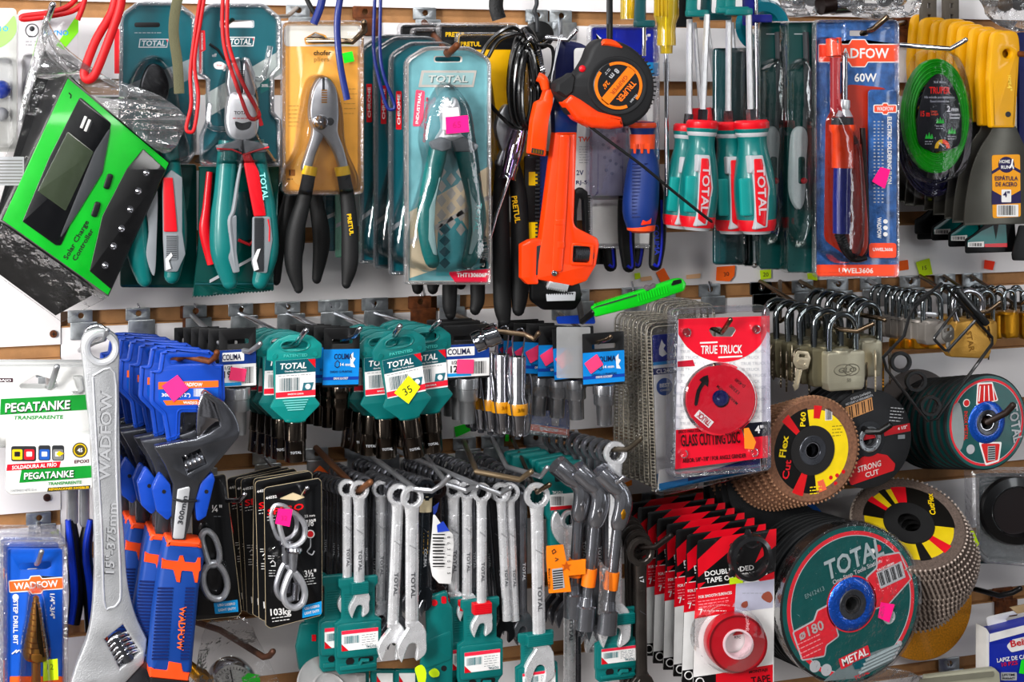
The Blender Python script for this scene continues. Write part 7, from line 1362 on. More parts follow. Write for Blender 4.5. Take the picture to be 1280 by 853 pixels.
x_, y_ = -62, 28; p.text('ø180', -58, 26, 12, w+1.9, mat('#b8aeae', .5), a=A, width=36); p.rows(-76,34,-40,58,w+1.3,mat('#e8a0a4', .5),4,1.3,a=A)
p.prism(rp_([(44,-24),(82,-24),(82,-2),(44,-2)], 0), w+1.3, w+1.5, LGREY)
for k in range(16): 
    if k % 4 != 3: p.prism(rot([(46+k*2.2,-22),(47.2+k*2.2+(k%2)*.5,-22),(47.2+k*2.2+(k%2)*.5,-5),(46+k*2.2,-5)], A), w+1.5, w+1.7, INK)
p.text('TA12718030', 48, -42, 2.6, w+1.7, CARDW, a=A, width=26)
p.lathe([(9,w+.6),(9,w+1),(7.4,w+1)], LGREY, (54,22,0), n=24); p.tube([(48,17,w+1),(60,27,w+1)], 1, LGREY, 6); p.lathe([(4.5,w+.6),(4.5,w+1),(0,w+1)], RD, (38,-66,0), n=14); p.lathe([(3.4,w+.6),(3.4,w+1),(0,w+1)], CARDW, (30,-63,0), n=14); p.lathe([(3.4,w+.6),(3.4,w+1),(0,w+1)], TCARD, (46,-68,0), n=14)
for k in (-52, -36): p.lathe([(7.5,w+.6),(7.5,w+1),(6.4,w+1)], LGREY, (k,72+abs(k+52)*.4,0), n=24); p.prism(rrect(k-3,68+abs(k+52)*.4,k+3,77+abs(k+52)*.4,2), w+.6, w+.9, LGREY)
p.prism(rot(rpoly([(-18,60),(26,60),(26,74),(-18,74)], 1), A, 4, 67), w+1, w+1.3, RD); p.text('METAL', 4, 66, 9.5, w+2, CARDW, a=A, width=38)
p.prism([(-40,92),(-8,72),(40,62),(66,58),(74,62),(60,78),(10,94)], w+.5, w+.8, mat('#7f8a8c', .5), )
for k in range(4): p.tube([(10+k*3,88-k*5,w+1.4),(58+k*3,74-k*5,w+1.4)], 2.2, mat('#98a2a4', .5), 8); p.lathe([(3.6,w+1),(3.6,w+1.6),(2.4,w+1.6)], LGREY, (60+k*3,72-k*5,0), n=12)
p.prism([(0,74),(14,70),(24,68),(26,78),(16,82),(4,82)], w+1.5, w+2, TCARD); p.text('TOTAL', 14, 90, 5, w+2, RD, a=A, width=22)
it.part('label', p)
p = P(); p.ring([(34,w+.6),(35.5,w+.6),(35.5,w+1.2),(34,w+1.2)], RD, n=56); p.ring([(34,.8),(33,2.2),(29,4),(24,4.6),(18,3),(18,.8)], mat('#1a6cd0', .22, .65, coat=.8, bump=.9, bscale=420), n=56); it.part('hub_ring', p, label='metallic blue hub ring')
hubring(it, 11, 19, DSTEEL, 4, dep=14)
p = P(); p.prism(rot(rrect(36,8,56,28,1), -30+22, 46, 14) if False else [(40,1),(60,6),(52,28),(36,20)], 4, 4.5, PINK); it.part('price_sticker', p)
p = P(); p.lathe([(101,-18),(102,-8),(101.5,2),(97,4),(86,3.4),(60,3.6),(40,5),(24,6),(19,6)], clear('clear_film', tint=(.97,.97,.97), base=0, rough=.12, bump=.9, bscale=70, fac=.42), n=72); it.part('clear_film', p)
bk = disc_base(1064, 755, 196, 'x', 98, t=7, edge=mat('#26282a', .75, var=.2, nscale=300)); p = P(); p.ring([(80,.1),(96,.1),(96,.4),(80,.4)], mat('#12181c', .5), n=60); bk.part('label', p); hubring(bk, 12, 18, DSTEEL, 0)
for i in range(14): dup(bk.root, W(1064, 755, 196).lerp(W(975, 722, 40), (i+2)/15), 'large dark grinding disc behind the film wrapped teal one, %s from it' % ['first','second','third','fourth','fifth','sixth','seventh','eighth','ninth','tenth','eleventh','twelfth','thirteenth','last'][i], rotz=(0, 0, math.radians(random.uniform(-2,2))))
kill(bk)
it = disc_base(980, 690, 70, 'disc with blue rim showing above the tape cards', 70, t=6); p = P(); p.ring([(64,.2),(70,.2),(70.5,-2),(64,-.2)], mat('#1c62a8', .4, .3), n=60); it.part('blue_rim', p)
# tilted flap disc stack and orange disc below
it = Item('grinding_disc', 1150, 750, 22, 'orange and yellow dotted backing disc under the tilted flap disc stack', 'grinding disc', rel=True)
OY = mat('#d89a10', .5, coat=.3, var=.3, nscale=500); p = P(); p.ring([(12,-3),(72,-3),(73,-1),(72,0),(12,0)], OY, n=64); p.prism(arc(0,0,20,60,150,175,8), .1, .4, ORANGE); p.prism(arc(0,0,44,71,265,340,12), .1, .4, mat('#2a2a2c', .6)); it.part('wheel', p); it.turn(rx=-10, rz=-4)
def tiltflap(px, py, d, label, top=False):
    it = disc_base(px, py, d, label, 71, group='grey flap discs in the tilted stack', flap=True, t=9)
    for ch in it.root.children:
        ch.data.materials[0] = mat('#6e6058', .8, var=.35, nscale=500); ch.data.materials[1] = mat('#b8aaa0', .6, .2, var=.35, nscale=500)
    if top:
        p = P(); w = .6; p.ring([(20,w),(58,w),(58,w+.5),(20,w+.5)], mat('#d8c010', .42, coat=.3), n=64)
        for a0, a1, m in ((-60,30,mat('#18140e', .4)),(-80,-60,RED),(60,75,RED),(95,110,mat('#18140e', .4)),(215,240,mat('#18140e', .4)),(240,250,RED),(262,272,mat('#18140e', .4)),(150,156,mat('#8a6a10', .4))): p.prism(arc(0,0,32,57,a0,a1,10), w+.5, w+.8, m)
        for x, y in ((-48,2),(-42,10),(-50,-6),(-40,-2),(-46,16)): p.lathe([(2.6,w+.5),(2.6,w+.9),(0,w+.9)], RED, (x,y,0), n=12)
        p.text('CutFlex', 43, -14, 7, w+1.2, mat('#e8c808', .4), a=-62, width=34); it.part('label', p)
        p = P(); p.ring([(14,w+.6),(32,w+.6),(31,w+2.4),(14,w+2.4)], mat('#1c1b1c', .6), n=48); it.part('backing_plate', p)
    else: 
        p = P(); p.ring([(14,.6),(32,.6),(31,1.4),(14,1.4)], mat('#1c1b1c', .6), n=32); it.part('backing_plate', p)
    it.turn(rx=-55, ry=-13); return it
RX = math.radians(-55); axis = Vector((0,-1,0)); 
tf = tiltflap(1136, 655, 150, 'flap disc lying on top of the tilted stack, yellow and black label up', True)
M = tf.root.rotation_euler.to_matrix(); nrm = M @ Vector((0,-1,0)); o = tf.root.location.copy()
tb = tiltflap(1136, 655, 150, 'x')
for i in range(11): dup(tb.root, o-nrm*(i+1)*10.5*U+Vector((30*math.sin(math.pi*(i+1)/12.5)*U, -i*.6*U, 0)), 'sparkling grey flap disc in the tilted stack, %s below the yellow topped one' % ['first','second','third','fourth','fifth','sixth','seventh','eighth','ninth','tenth','eleventh'][i], rotz=(RX, math.radians(-13+random.uniform(-2,2)), 0))
kill(tb)
it = disc_base(1125, 672, 26, 'plain black disc leaning behind the yellow topped flap stack', 60, t=3, edge=mat('#141416', .5)); hubring(it, 10, 16, DSTEEL, 0); it.turn(rx=-14, ry=-10)
hook(1170, 745, [(1212, 735, 90), (1250, 745, 150), (1266, 741, 160), (1275, 736, 168)], 'dark hook below the tilted flap disc stack', m=mat('#3a3a3c', .3, .8), r=3.2, plate=False)
sticker([(1213,664),(1217,664),(1224,680),(1221,684),(1214,674)], LIME, 'lime sticker on the edge of the tilted flap disc stack', d=160)
# hooks of the right lower rails
hook(1252, 740, [(1255, 752, 30)], 'bracket on the rail over the pencil box', r=1.5, m=RUST, pm=RUST); hook(1185, 826, [(1187, 832, 8)], 'bracket on the lowest rail above the grey bar', r=1.2); hook(815, 628, [(817, 634, 8)], 'bracket on the rail above the red tape cards', r=1.2)
it = Item('screw', 1111, 614, 3, 'dark screw in the board above the black tilted disc', 'screw', solo=True); p = P(); p.lathe([(3,0),(2.4,1.4),(0,1.8)], mat('#4a1e1a', .5, .4), (1111,614,0), n=12); it.part('screw', p)
# clamshell at the edge
it = Item('disc_pack', 1262, 650, 130, 'clear pack holding a dark round saw blade, cut by picture edge', 'disc pack')
p = P(); p.prism(rrect(1222,592,1330,705,6), -2, 0, mat('#0e4a50', .4), .4); it.part('backing_card', p)
p = P(); p.ring([(30,3),(42,3),(44,7),(42,12),(32,14)], mat('#0e0e10', .3, coat=.6), (1272,640,0), n=48); p.lathe([(30,3),(30,5),(0,5)], mat('#200c0e', .4), (1272,640,0), n=32); it.part('blade', p)
p = P(); p.loft(rpoly([(1216,588),(1340,588),(1340,715),(1232,705),(1218,690)], 6), [(0,-6),(.5,10),(3,13),(8,12),(9,3)], CLEARR, back=False); it.part('clear_shell', p)
it = Item('carpenter_pencil_box', 1262, 815, 120, 'blue and white carpenter pencil box with green sticker at the corner', 'pencil box')
BX = mat('#1636a8', .42, coat=.3); p = P(); p.prism([(1237,793),(1300,777),(1300,900),(1237,900)], -26, 0, BX, .6); p.prism([(1237,793),(1300,777),(1300,800),(1237,806)] , 0, .3, BX)
p.prism([(1237,793),(1300,777),(1300,786),(1237,803)], .3, .5, CARDW); p.prism(rpoly([(1233,772),(1300,757),(1300,778),(1237,793)], [5,2,0,0]), -26, -24, CARDW, .4, holes=[rpoly([(1257,775),(1262,770),(1285,766),(1285,772),(1260,778)], 1)]); p.prism([(1233,786),(1237,793),(1237,900),(1233,880)], -24, -1, mat('#e0ddd8', .5)); it.part('box', p)
p = P(); p.prism(rpoly([(1258,808),(1266,800),(1300,792),(1300,808),(1264,816)], 4), .5, .9, CARDW); p.text('Beifa', 1276, 803, 8, 1.7, mat('#d01c30', .45), a=-11, width=26); p.text('LAPIZ DE CARP', 1268, 823, 5, 1.2, CARDW, a=-8, width=44); p.text('10 PZS', 1262, 830, 4.6, 1.2, RED, a=-8, width=20); p.prism(rrect(1251,841,1271,851,1), .4, .7, LGREY); p.text('LIFETIME', 1261, 844, 2.8, 1.4, INK, width=16); p.text('WARRANTY', 1261, 848.5, 2.8, 1.4, INK, width=16); it.part('front_print', p)
p = P(); p.flat([(1277,826),(1290,822),(1290,845),(1274,842)], 2, NEON, t=.5); it.part('price_sticker', p)
it = Item('wooden_rule', 1240, 770, 150, 'pale wooden slat lying on the pencil box top, cut by picture edge', 'rule', solo=True); p = P(); p.prism([(1263,760),(1300,752),(1300,762),(1272,768)], -3, 0, mat('#b09a7a', .6), .5); it.part('wooden_rule', p)
it = Item('grey_bar_pack', 1180, 845, 130, 'pale grey ridged bar at the bottom edge below the discs', 'bar', solo=True); p = P(); p.prism(rpoly([(1158,846),(1244,836),(1250,842),(1252,870),(1158,872)], 2), -10, 0, mat('#b4b2a0', .5), 1.5); p.prism([(1150,850),(1242,840),(1242,846),(1150,857)], 0, 2, mat('#8a887a', .5)); it.part('grey_bar_pack', p)
it = Item('plastic_bag', 1112, 850, 80, 'clear bag corner under the large teal disc', 'bag', solo=True); p = P(); p.prism(spl([(1080,842),(1110,836),(1150,846),(1160,870),(1080,870)], 4), 0, 8, BAGC, 2); it.part('plastic_bag', p)
# ================================================================== tape cards
it = Item('tape_pack', 900, 740, 184, 'red and black striped card holding a roll of red double sided tape', 'tape pack', 'tape rolls on striped cards')
TRD = mat('#e01030', .38, coat=.5, var=.03); TBK = mat('#141214', .38, coat=.5)
ol = [(872,676),(971,661),(966,862),(866,862)]; ol = rpoly(ol, [4,3,2,2])
p = P(); p.prism(ol, -1.6, 0, TBK, .4); 
def band(q, m, w=.15): p.flat(q, w, m, t=.15)
band([(903,671),(940,665.5),(873,722),(872,700)], TRD); band([(871,734),(879,729),(878,738),(870,747)], TRD) if False else None
band([(962,662.5),(970.5,661.2),(970,682),(944,704)], TRD); band([(934,676),(950,665),(953,664),(925,690)], TRD) if False else None
band([(870,736),(968,722),(967,862),(866,862)], CARDW); band([(920,731),(968,724),(966,760),(918,766)], mat('#c4c4d4', .5), .35); band([(870,737),(920,730),(918,765),(868,774)], TRD, .4); band([(946,724),(968,715),(968,724),(950,727)], TRD, .4); band([(872,730),(882,728),(872,738)], TRD, .4); band([(867,847),(895,843),(895,862),(866,862)], TBK, .4); band([(895,843),(966,831),(966,862),(895,862)], TRD, .4)
p.text('DOUBLE SIDED', 881, 718, 6, .9, CARDW, a=-8, al='L', width=62); p.text('TAPE OF ACRYLICS', 882, 726.5, 6, .9, CARDW, a=-8, al='L', width=78); p.text('FOR SMOOTH SURFACES', 894, 744, 3.4, 1, CARDW, a=-8, width=42); p.rows(873, 748, 914, 759, .7, mat('#f0a0a8', .5), 3, 1, a=-8); p.text('7', 876, 765, 7, 1, CARDW, a=-8); p.rows(879, 762, 910, 766, .7, CARDW, 1, 1); p.text('TAPE', 951, 850, 9, 1, mat('#4a0814', .5), a=-8, width=24); p.tube([(875+5*math.cos(a), 853+5*math.sin(a), .8) for a in [k*.5 for k in range(12)]], .7, CARDW, 5, closed=True); p.text('MONTAJE', 948, 839, 3.4, 1, mat('#4a0814', .5), a=-8, width=24)
p.flat(spl([(955,742),(962,740),(966,748),(962,754),(952,748)], 3), .7, mat('#a8604c', .6)); p.flat(spl([(928,754),(934,752),(934,759),(926,760)], 3), .7, mat('#a8604c', .6)); p.rows(928, 736, 960, 748, .6, GREY, 1, .5); it.part('backing_card', p)
p = P(); cx, cy = 923, 806; p.ring([(19,2),(36,2),(37,4),(37,16),(36,18),(19,18)], mat('#c01c30', .35, coat=.5), (cx,cy,0), n=48); p.ring([(34,18),(36.4,18),(36.4,18.6),(34,18.6)], mat('#8a1020', .4), (cx,cy,0), n=48); it.part('tape_roll', p, label='red tape roll')
p = P(); p.ring([(16.5,2),(19,2),(19,19),(16.5,19)], mat('#e8c8cc', .5), (cx,cy,0), n=40); p.prism([(916,795),(923,787),(929,793)], 1, 1.6, RED); p.text('RTC', 922, 797, 3, 1.8, DGREY); it.part('core', p)
p = P(); p.lathe([(44,0),(44.5,6),(42,18),(38,21),(0,22)], CLEARS, (917,802,0), n=48); it.part('clear_blister', p)
p = P(); p.flat([(912,723),(928,721),(929,729),(912,731)], 1.6, LIME, t=.4); it.part('price_sticker', p)
cps = stack(it, (812, 690, 66), 8, 'tape card in the stack behind the full red tape roll, {} from front', .8, rj=1)
for c in cps:
    for ch in list(c.children):
        if ch.name.startswith(('price','core','clear','tape_roll')): bpy.data.objects.remove(ch)
hook(790, 628, [(900, 680, 170), (915, 682, 184)], 'dark hook running through the striped tape cards', m=mat('#2a1c18', .4, .6), r=3, plate=False)
it = Item('plastic_ring', 937, 697, 212, 'black plastic adapter ring with three lugs hung on the tape cards', 'adapter ring', rel=True)
BK = mat('#28282a', .3, coat=.6); p = P(); p.ring([(23,-6),(28,-6),(30,0),(28,8),(23,9),(22,2)], BK, n=48); it.part('ring', p)
for a in (-95, 30, 145):
    a = math.radians(a); p = P(); c_, s_ = math.cos(a), math.sin(a); p.prism([(26*c_-6*s_,26*s_+6*c_),(36*c_-2*s_,36*s_+2*c_),(36*c_+2*s_,36*s_-2*c_),(26*c_+6*s_,26*s_-6*c_)], -2, 3, BK, 1); it.part('lug', p)
p = P(); [p.box(-1.2+21*math.cos(k),-3+21*math.sin(k),1.2+21*math.cos(k),3+21*math.sin(k),0,7,BK) for k in (0.3,1.5,2.8,4.0,5.3)]; p.tube([(-12,-20,4),(0,-14,5),(14,-18,4)], 1.4, BK, 6, smooth=4); it.part('inner_ribs', p)
# ================================================================== combination wrenches
EMB = mat('#7c7d82', .35, .7)
WRSHADE = mat('#96979c', .24, .85, var=.15); WR = mat('#f0f0f2', .27, .62, var=.08, nscale=120, bump=.08, bscale=700); WRD = mat('#7c7d82', .26, .85, var=.2); WBK = mat('#2a2a2e', .35, .6)  # darker steel of the rear rows carries their shade in its colour
def jaw_outline(R, gap, L, sw, a=15):
    """open end hanging down from (0, 0); centre at (0, L)"""
    c = []; 
    for k in range(15):
        t = math.radians(-68-(k*(224)/14)); c.append((R*math.cos(t)*1.0, L+R*math.sin(t)))     # round the left side from the neck to the jaw tip
    left = [q for q in c if q[1] < L+R*.95]
    out = [(sw/2, L-R*1.55)]
    pts = [(-sw/2, L-R*1.6), (-sw*.7, L-R*1.15), (-R*.8, L-R*.62), (-R, L), (-R*.92, L+R*.55), (-R*.52, L+R*1.08), (-gap/2-1, L+R*1.0), (-gap/2, L+R*.3), (-gap*.35, L-R*.12), (0, L-R*.25), (gap*.35, L-R*.12), (gap/2, L+R*.3), (gap/2+1, L+R*.78), (R*.6, L+R*.8), (R*.95, L+R*.4), (R*1.0, L), (R*.8, L-R*.62), (sw*.7, L-R*1.15), (sw/2, L-R*1.6)]
    o = []
    for x, y in pts:
        if y > L-R*1.5: x, y = rot([(x, y)], a, 0, L)[0]
        o.append((x, y))
    return o
def wrench(px, py, d, rr, sw, L, R, label, a=0, m=None, name='combination_wrench', holder=None, brand='TOTAL', group=None, clip=None, jaw=True, ra=15):
    it = Item(name, px, py, d, label, 'wrench', group or 'combination wrenches hanging by their ring ends', rel=True); m = m or WR
    p = P(); p.ring([(rr*.66,-4.5),(rr*.95,-4.5),(rr,-3),(rr,3),(rr*.95,4.5),(rr*.68,4.5),(rr*.62,3.5),(rr*.62,-3.5)], m, n=30)
    for k in range(12): t = k*math.pi/6; p.tube([(rr*.63*math.cos(t),rr*.63*math.sin(t),-3.5),(rr*.63*math.cos(t),rr*.63*math.sin(t),3.5)], rr*.07, m, 5)
    it.part('ring_end', p)
    p = P(); e = L-R*1.3; p.tube([(0,rr*.75,0),(0,rr*1.5,0),(0,rr*2.2,0),(0,e,0)], [sw*.58,sw*.5,sw*.5,sw*.5], m, 16, flat=min(.8,4.4/(sw*.5)), up=(0,0,1))
    p.prism(rrect(-sw*.2, rr*2.6, sw*.2, e-8, sw*.18), 3.4, 4.9, m, .5); 
    if brand: p.text(brand, 0, rr*2+(e-rr*2)*.6, sw*.3, 5.3, EMB if m is WR else LGREY, a=90, width=sw*1.9)
    p.tube([(-sw*.28,rr*4,4.8),(sw*.28,rr*4+6,4.8)], .4, EMB, 4); it.part('shank', p)
    if jaw:
        p = P(); p.loft(spl(jaw_outline(R, R*.78, L, sw, ra), 2), [(1,-4),(0,-3),(0,3),(1,4.2)], m); it.part('open_end', p)
    if holder:
        hx, y0, w, h, kind = holder; p = P(); TL = TEAL
        q = rpoly([(hx-w*.42,y0),(hx-w*.2,y0),(hx+w*.2,y0),(hx+w*.42,y0),(hx+w*.42,y0+10),(hx+w*.36,y0+14),(hx+w*.36,y0+h*.42),(hx+w*.5,y0+h*.46),(hx+w*.5,y0+h*.82),(hx+w*.4,y0+h*.88),(hx+w*.4,y0+h),(hx-w*.4,y0+h),(hx-w*.48,y0+h*.95),(hx-w*.48,y0+h*.85),(hx-w*.5,y0+h*.8),(hx-w*.5,y0+h*.46),(hx-w*.36,y0+h*.42),(hx-w*.36,y0+14),(hx-w*.42,y0+10)], 2.5)
        p.prism(q, -10, -4, TL, 1.5); p.prism(rpoly([(hx-w*.47,y0+h*.46),(hx+w*.47,y0+h*.46),(hx+w*.47,y0+h*.82),(hx-w*.47,y0+h*.82)], 5), -4, 1 if kind != 'flat' else -2, TL, 1.5)
        for k in range(9): p.box(hx-w*.3, y0+h*.16+k*3, hx+w*.3, y0+h*.16+k*3+1, -4, -3.2, TL)
        p.prism(rrect(hx-w*.4, y0+h*.9, hx+w*.38, y0+h*.95, 2), -4, 0, TL, 1); p.prism(circ(hx-w*.18, y0+h*.87, w*.09, 16, w*.08), -4, -3.6, INK); p.prism(rrect(hx+w*.0, y0+h*.84, hx+w*.32, y0+h*.89, 2.5), -4, -3.6, INK); p.tube([(hx+w*.02,y0+h*.92,-3),(hx+w*.06,y0+h*.86,0),(hx+w*.2,y0+h*.87,0)], w*.045, TL, 8); hp = it.part('plastic_holder', p, label='teal plastic holder')
        p = P(); ly0, ly1 = y0+h*.53, y0+h*.74; x0, x1 = hx-w*.38, hx+w*.4; z = 1.1 if kind != 'flat' else -1.9
        p.prism([(x0,ly0),(x1,ly0),(x1,ly1),(x0,ly1)], z, z+.3, CARDW); p.prism([(x0,ly0),(x1,ly0),(x1,ly0+(ly1-ly0)*.18),(x0,ly0+(ly1-ly0)*.18)], z+.3, z+.5, mat('#e83a58', .45)); p.prism([(x0,ly1-9),(x0+9,ly1),(x0,ly1)], z+.3, z+.5, RED); p.bars(x0+3, ly0+(ly1-ly0)*.28, x0+(x1-x0)*.5, ly0+(ly1-ly0)*.65, z+.5, n=16, m=mat('#4a8a90', .5)); p.rows(x0+(x1-x0)*.55, ly0+(ly1-ly0)*.25, x1-2, ly1-4, z+.4, GREY, 5, .7); p.text('TOTAL', x1-9, ly1-2.6, 2.8, z+.9, TCARD, width=14, a=180); o = it.part('label', p); o.parent = hp
    if clip:
        cx, y, w, h, mm = clip; p = P(); p.prism(rrect(cx-w/2, y, cx+w/2, y+h, 1.5), -5, 6, mm, 1)
        for k in range(int(h/2.4)): p.box(cx-w/2+1, y+1+k*2.4, cx+w/2-1, y+1.8+k*2.4, 6, 6.6, mm)
        it.part('clip', p)
    if a: it.turn(ry=a)
    return it
ORDW = ['first','second','third','fourth','fifth','sixth','seventh','eighth','ninth','tenth','eleventh','twelfth','thirteenth','fourteenth']
def wrow(front, back, n, rr, sw, L, R, text, m=None, a0=0, start=1, vary=3, brand='TOTAL'):
    src = wrench(*front, rr, sw, L, R, 'x', m=m or WRSHADE, brand=brand); f = W(*front); b = W(*back)
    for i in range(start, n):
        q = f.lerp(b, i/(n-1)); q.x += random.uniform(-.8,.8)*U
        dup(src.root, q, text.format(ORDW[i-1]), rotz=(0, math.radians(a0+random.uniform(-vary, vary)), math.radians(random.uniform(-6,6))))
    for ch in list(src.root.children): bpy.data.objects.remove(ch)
    bpy.data.objects.remove(src.root)
# first group, beside the snap hook cards
wrench(449, 613, 156, 12, 14, 146, 13, 'combination wrench in teal holder with full label, nearest the round dish', holder=(0, 110, 60, 120, 'n'), clip=(0, 114, 22, 15, TEAL))
wrench(434, 611, 146, 11.5, 12, 142, 12, 'combination wrench whose teal holder hides behind the full-labelled one', holder=(-10, 108, 50, 120, 'n'))
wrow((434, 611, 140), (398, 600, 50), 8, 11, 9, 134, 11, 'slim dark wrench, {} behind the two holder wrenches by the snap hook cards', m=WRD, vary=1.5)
wrow((466, 606, 130), (420, 588, 50), 8, 9.5, 11, 150, 11, 'small ringed wrench under the rusty hook tip, {} in its row', vary=1.5, start=0) if False else wrow((462, 606, 128), (420, 588, 50), 8, 9.5, 9, 150, 11, 'small ringed wrench under the rusty hook tip, {} in its row', vary=1.5)
hook(395, 560, [(448, 614, 150), (463, 603, 168)], 'rusty hook tip through the small wrench rings beside the dish', m=mat('#8a6040', .5, .5), r=3.8)
wrench(476, 612, 128, 11, 13, 160, 13, 'wrench with engraved shank standing between holder wrench and large bare pair', m=WR)
# the bare large pair
wrench(515, 622, 184, 14.5, 17, 186, 19, 'large bare combination wrench, open jaw lowest before the lime stickers', a=0)
wrench(498, 619, 172, 14, 15, 188, 18, 'large bare combination wrench just behind the lowest jaw one', a=2.5)
wrow((506, 618, 164), (464, 600, 90), 7, 12.5, 12, 182, 16, 'wrench in the row behind the large bare pair, {} back', vary=1.5, a0=2)
# long rows of rings
wrow((540, 611, 158), (450, 584, 40), 13, 11.5, 11, 150, 13, 'combination wrench on the long middle hook, {} ring from its tip', vary=2)
it = wrench(533, 612, 170, 12, 12, 140, 12, 'dark wrench with cream tape round its neck, gold lettering', m=mat('#3a4046', .28, .75), brand='COLIMA', a=2)
p = P(); p.tube([(0,8,0),(0,28,0)], 8, mat('#c8bca0', .7, bump=.4, bscale=300), 12, flat=.6, up=(0,0,1)); it.part('tape_band', p); p = P(); p.text('COLIMA', 0, 66, 6, 4.6, mat('#c8a860', .4, .5), a=-90, width=30); it.part('lettering_plate', p)
wrench(547, 612, 160, 11, 9, 138, 11, 'thin dark brown wrench beside the cream taped one', m=mat('#3a2e2c', .3, .7), brand='METRIC', a=-1)
it = Item('price_tag', 553, 690, 172, 'crumpled white barcode tag with blue corner between wrenches', 'tag', solo=True); p = P(); p.prism(rpoly([(541,640),(552,656),(566,668),(568,680),(563,730),(548,729),(540,720),(537,700),(540,665)], 2), -1, 0, CARDW, .2, wf=lambda x, y: 2*math.sin(y*.08))
p.flat([(546,657),(554,652),(562,664),(547,666)], 1.6, mat('#3458c8', .5)); p.flat([(541,634),(549,628),(546,640),(542,646)], 1.6, mat('#28408c', .5))
for k in range(11): p.prism(rrect(541, 668+k*4, 556-(k%3), 669.2+k*4+(k%2)*.8), 2.2, 2.5, INK)
for k, ch in enumerate('8631015'): p.text(ch, 561, 672+k*7.5, 4, 2.8, INK, a=90, bold=False)
it.part('price_tag', p)
# holder with red dots
it = Item('wrench_holder', 548, 742, 168, 'empty backed teal wrench holder with two red dots and lime sticker', 'wrench holder')
p = P(); p.prism(rpoly([(533,748),(560,738),(561,752),(566,760),(567,800),(566,870),(526,870),(527,800),(534,792)], [4,4,3,4,4,2,2,4,4]), -8, 0, TEAL, 2); p.prism(rpoly([(529,803),(564,788),(565,824),(530,838)], 4), 0, 1, TEAL, .4); p.lathe([(4,-.2),(4,.6),(0,.6)], RED, (543,754,0), n=16); p.prism(rrect(552,746,558,755,2), 0, .8, RED); p.prism(circ(555,836,3.6,14), 0, .3, INK); it.part('body', p)
p = P(); p.flat(spl([(536,841),(543,836),(549,840),(548,846),(540,847)], 3), 1.4, LIME, t=.5); it.part('sticker', p)
it = Item('lime_sticker', 526, 846, 190, 'crumpled lime sticker stuck in the open jaw of the lowest wrench', 'sticker', solo=True); p = P(); p.flat(spl([(519,836),(528,832),(533,842),(530,858),(524,856),(521,846)], 3), 0, LIME, t=1); it.part('lime_sticker', p)
# group with the red clip
wrench(602, 616, 176, 12, 13, 166, 14, 'combination wrench locked by a red clip in a labelled teal holder', holder=(0, 134, 60, 120, 'n'), clip=(0, 137, 24, 14, RED))
wrench(584, 613, 160, 11.5, 13, 150, 13, 'wrench beside the red clip one, its red clip half hidden', clip=(0, 137, 22, 12, RED), holder=(0, 134, 52, 120, 'n'))
wrench(567, 612, 150, 12, 15, 152, 15, 'bright wide wrench behind the white barcode tag, red clip at its foot', clip=(2, 134, 26, 10, RED))
wrow((596, 614, 160), (512, 582, 40), 13, 11.5, 11, 150, 13, 'combination wrench on the hook of the red clip one, {} ring behind', vary=2)
wrow((648, 612, 150), (545, 576, 40), 13, 12.5, 10, 176, 13, 'slanting wrench in the row toward the large hexagon ring, {} from its tip', vary=2.5, a0=-3)
for i, (x, a, m) in enumerate(((626,-3,WR),(637,-2.5,WR),(616,-5,WBK),(646,-3,WRD))): wrench(x, 616, 164-i*5, 12.5, 12, 178, 13, ['bright slanting wrench with bare shank before the dark ones','second bright slanting wrench, beside the big ringed one','black slanting wrench between the red clip and bright shanks','dark engraved slanting wrench touching the big ringed one'][i], a=a, m=m, jaw=i > 1)
# big ringed one
it = wrench(671, 620, 184, 16.5, 17, 216, 20, 'wide wrench with large hexagon ring and teal strap at the lower end', holder=(-2, 172, 56, 90, 'n'), clip=(0, 172, 34, 15, TEAL), a=-1)
wrow((662, 612, 168), (598, 576, 40), 9, 12, 12, 180, 13, 'wrench in the row behind the large hexagon ring, {} back', vary=2)
for i, (x, y0, d) in enumerate(((712,650,140),(722,650,132))): wrench(x, y0, d, 12, 16 if i == 0 else 9, 230, 14, ['bright wide shank hanging below the orange tag','dark narrow shank hanging below the orange tag'][i], m=[WR, WRD][i])
# long rods of these hooks
hook(445, 556, [(520, 612, 190), (540, 614, 196), (552, 606, 206), (561, 596, 214)], 'steel hook through the large bare wrench pair', m=STEEL, r=3.2)
hook(520, 555, [(560, 606, 176), (583, 614, 184), (590, 610, 192), (597, 609, 200)], 'steel hook over the white barcode tag', m=STEEL, r=3)
hook(478, 556, [(600, 608, 186), (626, 618, 194), (632, 613, 202), (638, 610, 208)], 'steel hook ending left of the slanting wrenches', m=STEEL, r=3)
hook(580, 552, [(596, 590, 150), (650, 600, 188), (658, 594, 196), (664, 590, 204)], 'long brown hook over the slanting wrenches', m=mat('#8a7a64', .35, .7), r=3.4)
hook(615, 548, [(634, 584, 140), (676, 596, 188), (684, 585, 200)], 'bright tipped hook above the large hexagon ring', m=STEEL, r=3)
hook(640, 548, [(672, 616, 192), (680, 610, 202), (687, 606, 208)], 'short brown tip inside the large hexagon ring', m=BRONZE, r=2.8, plate=False)
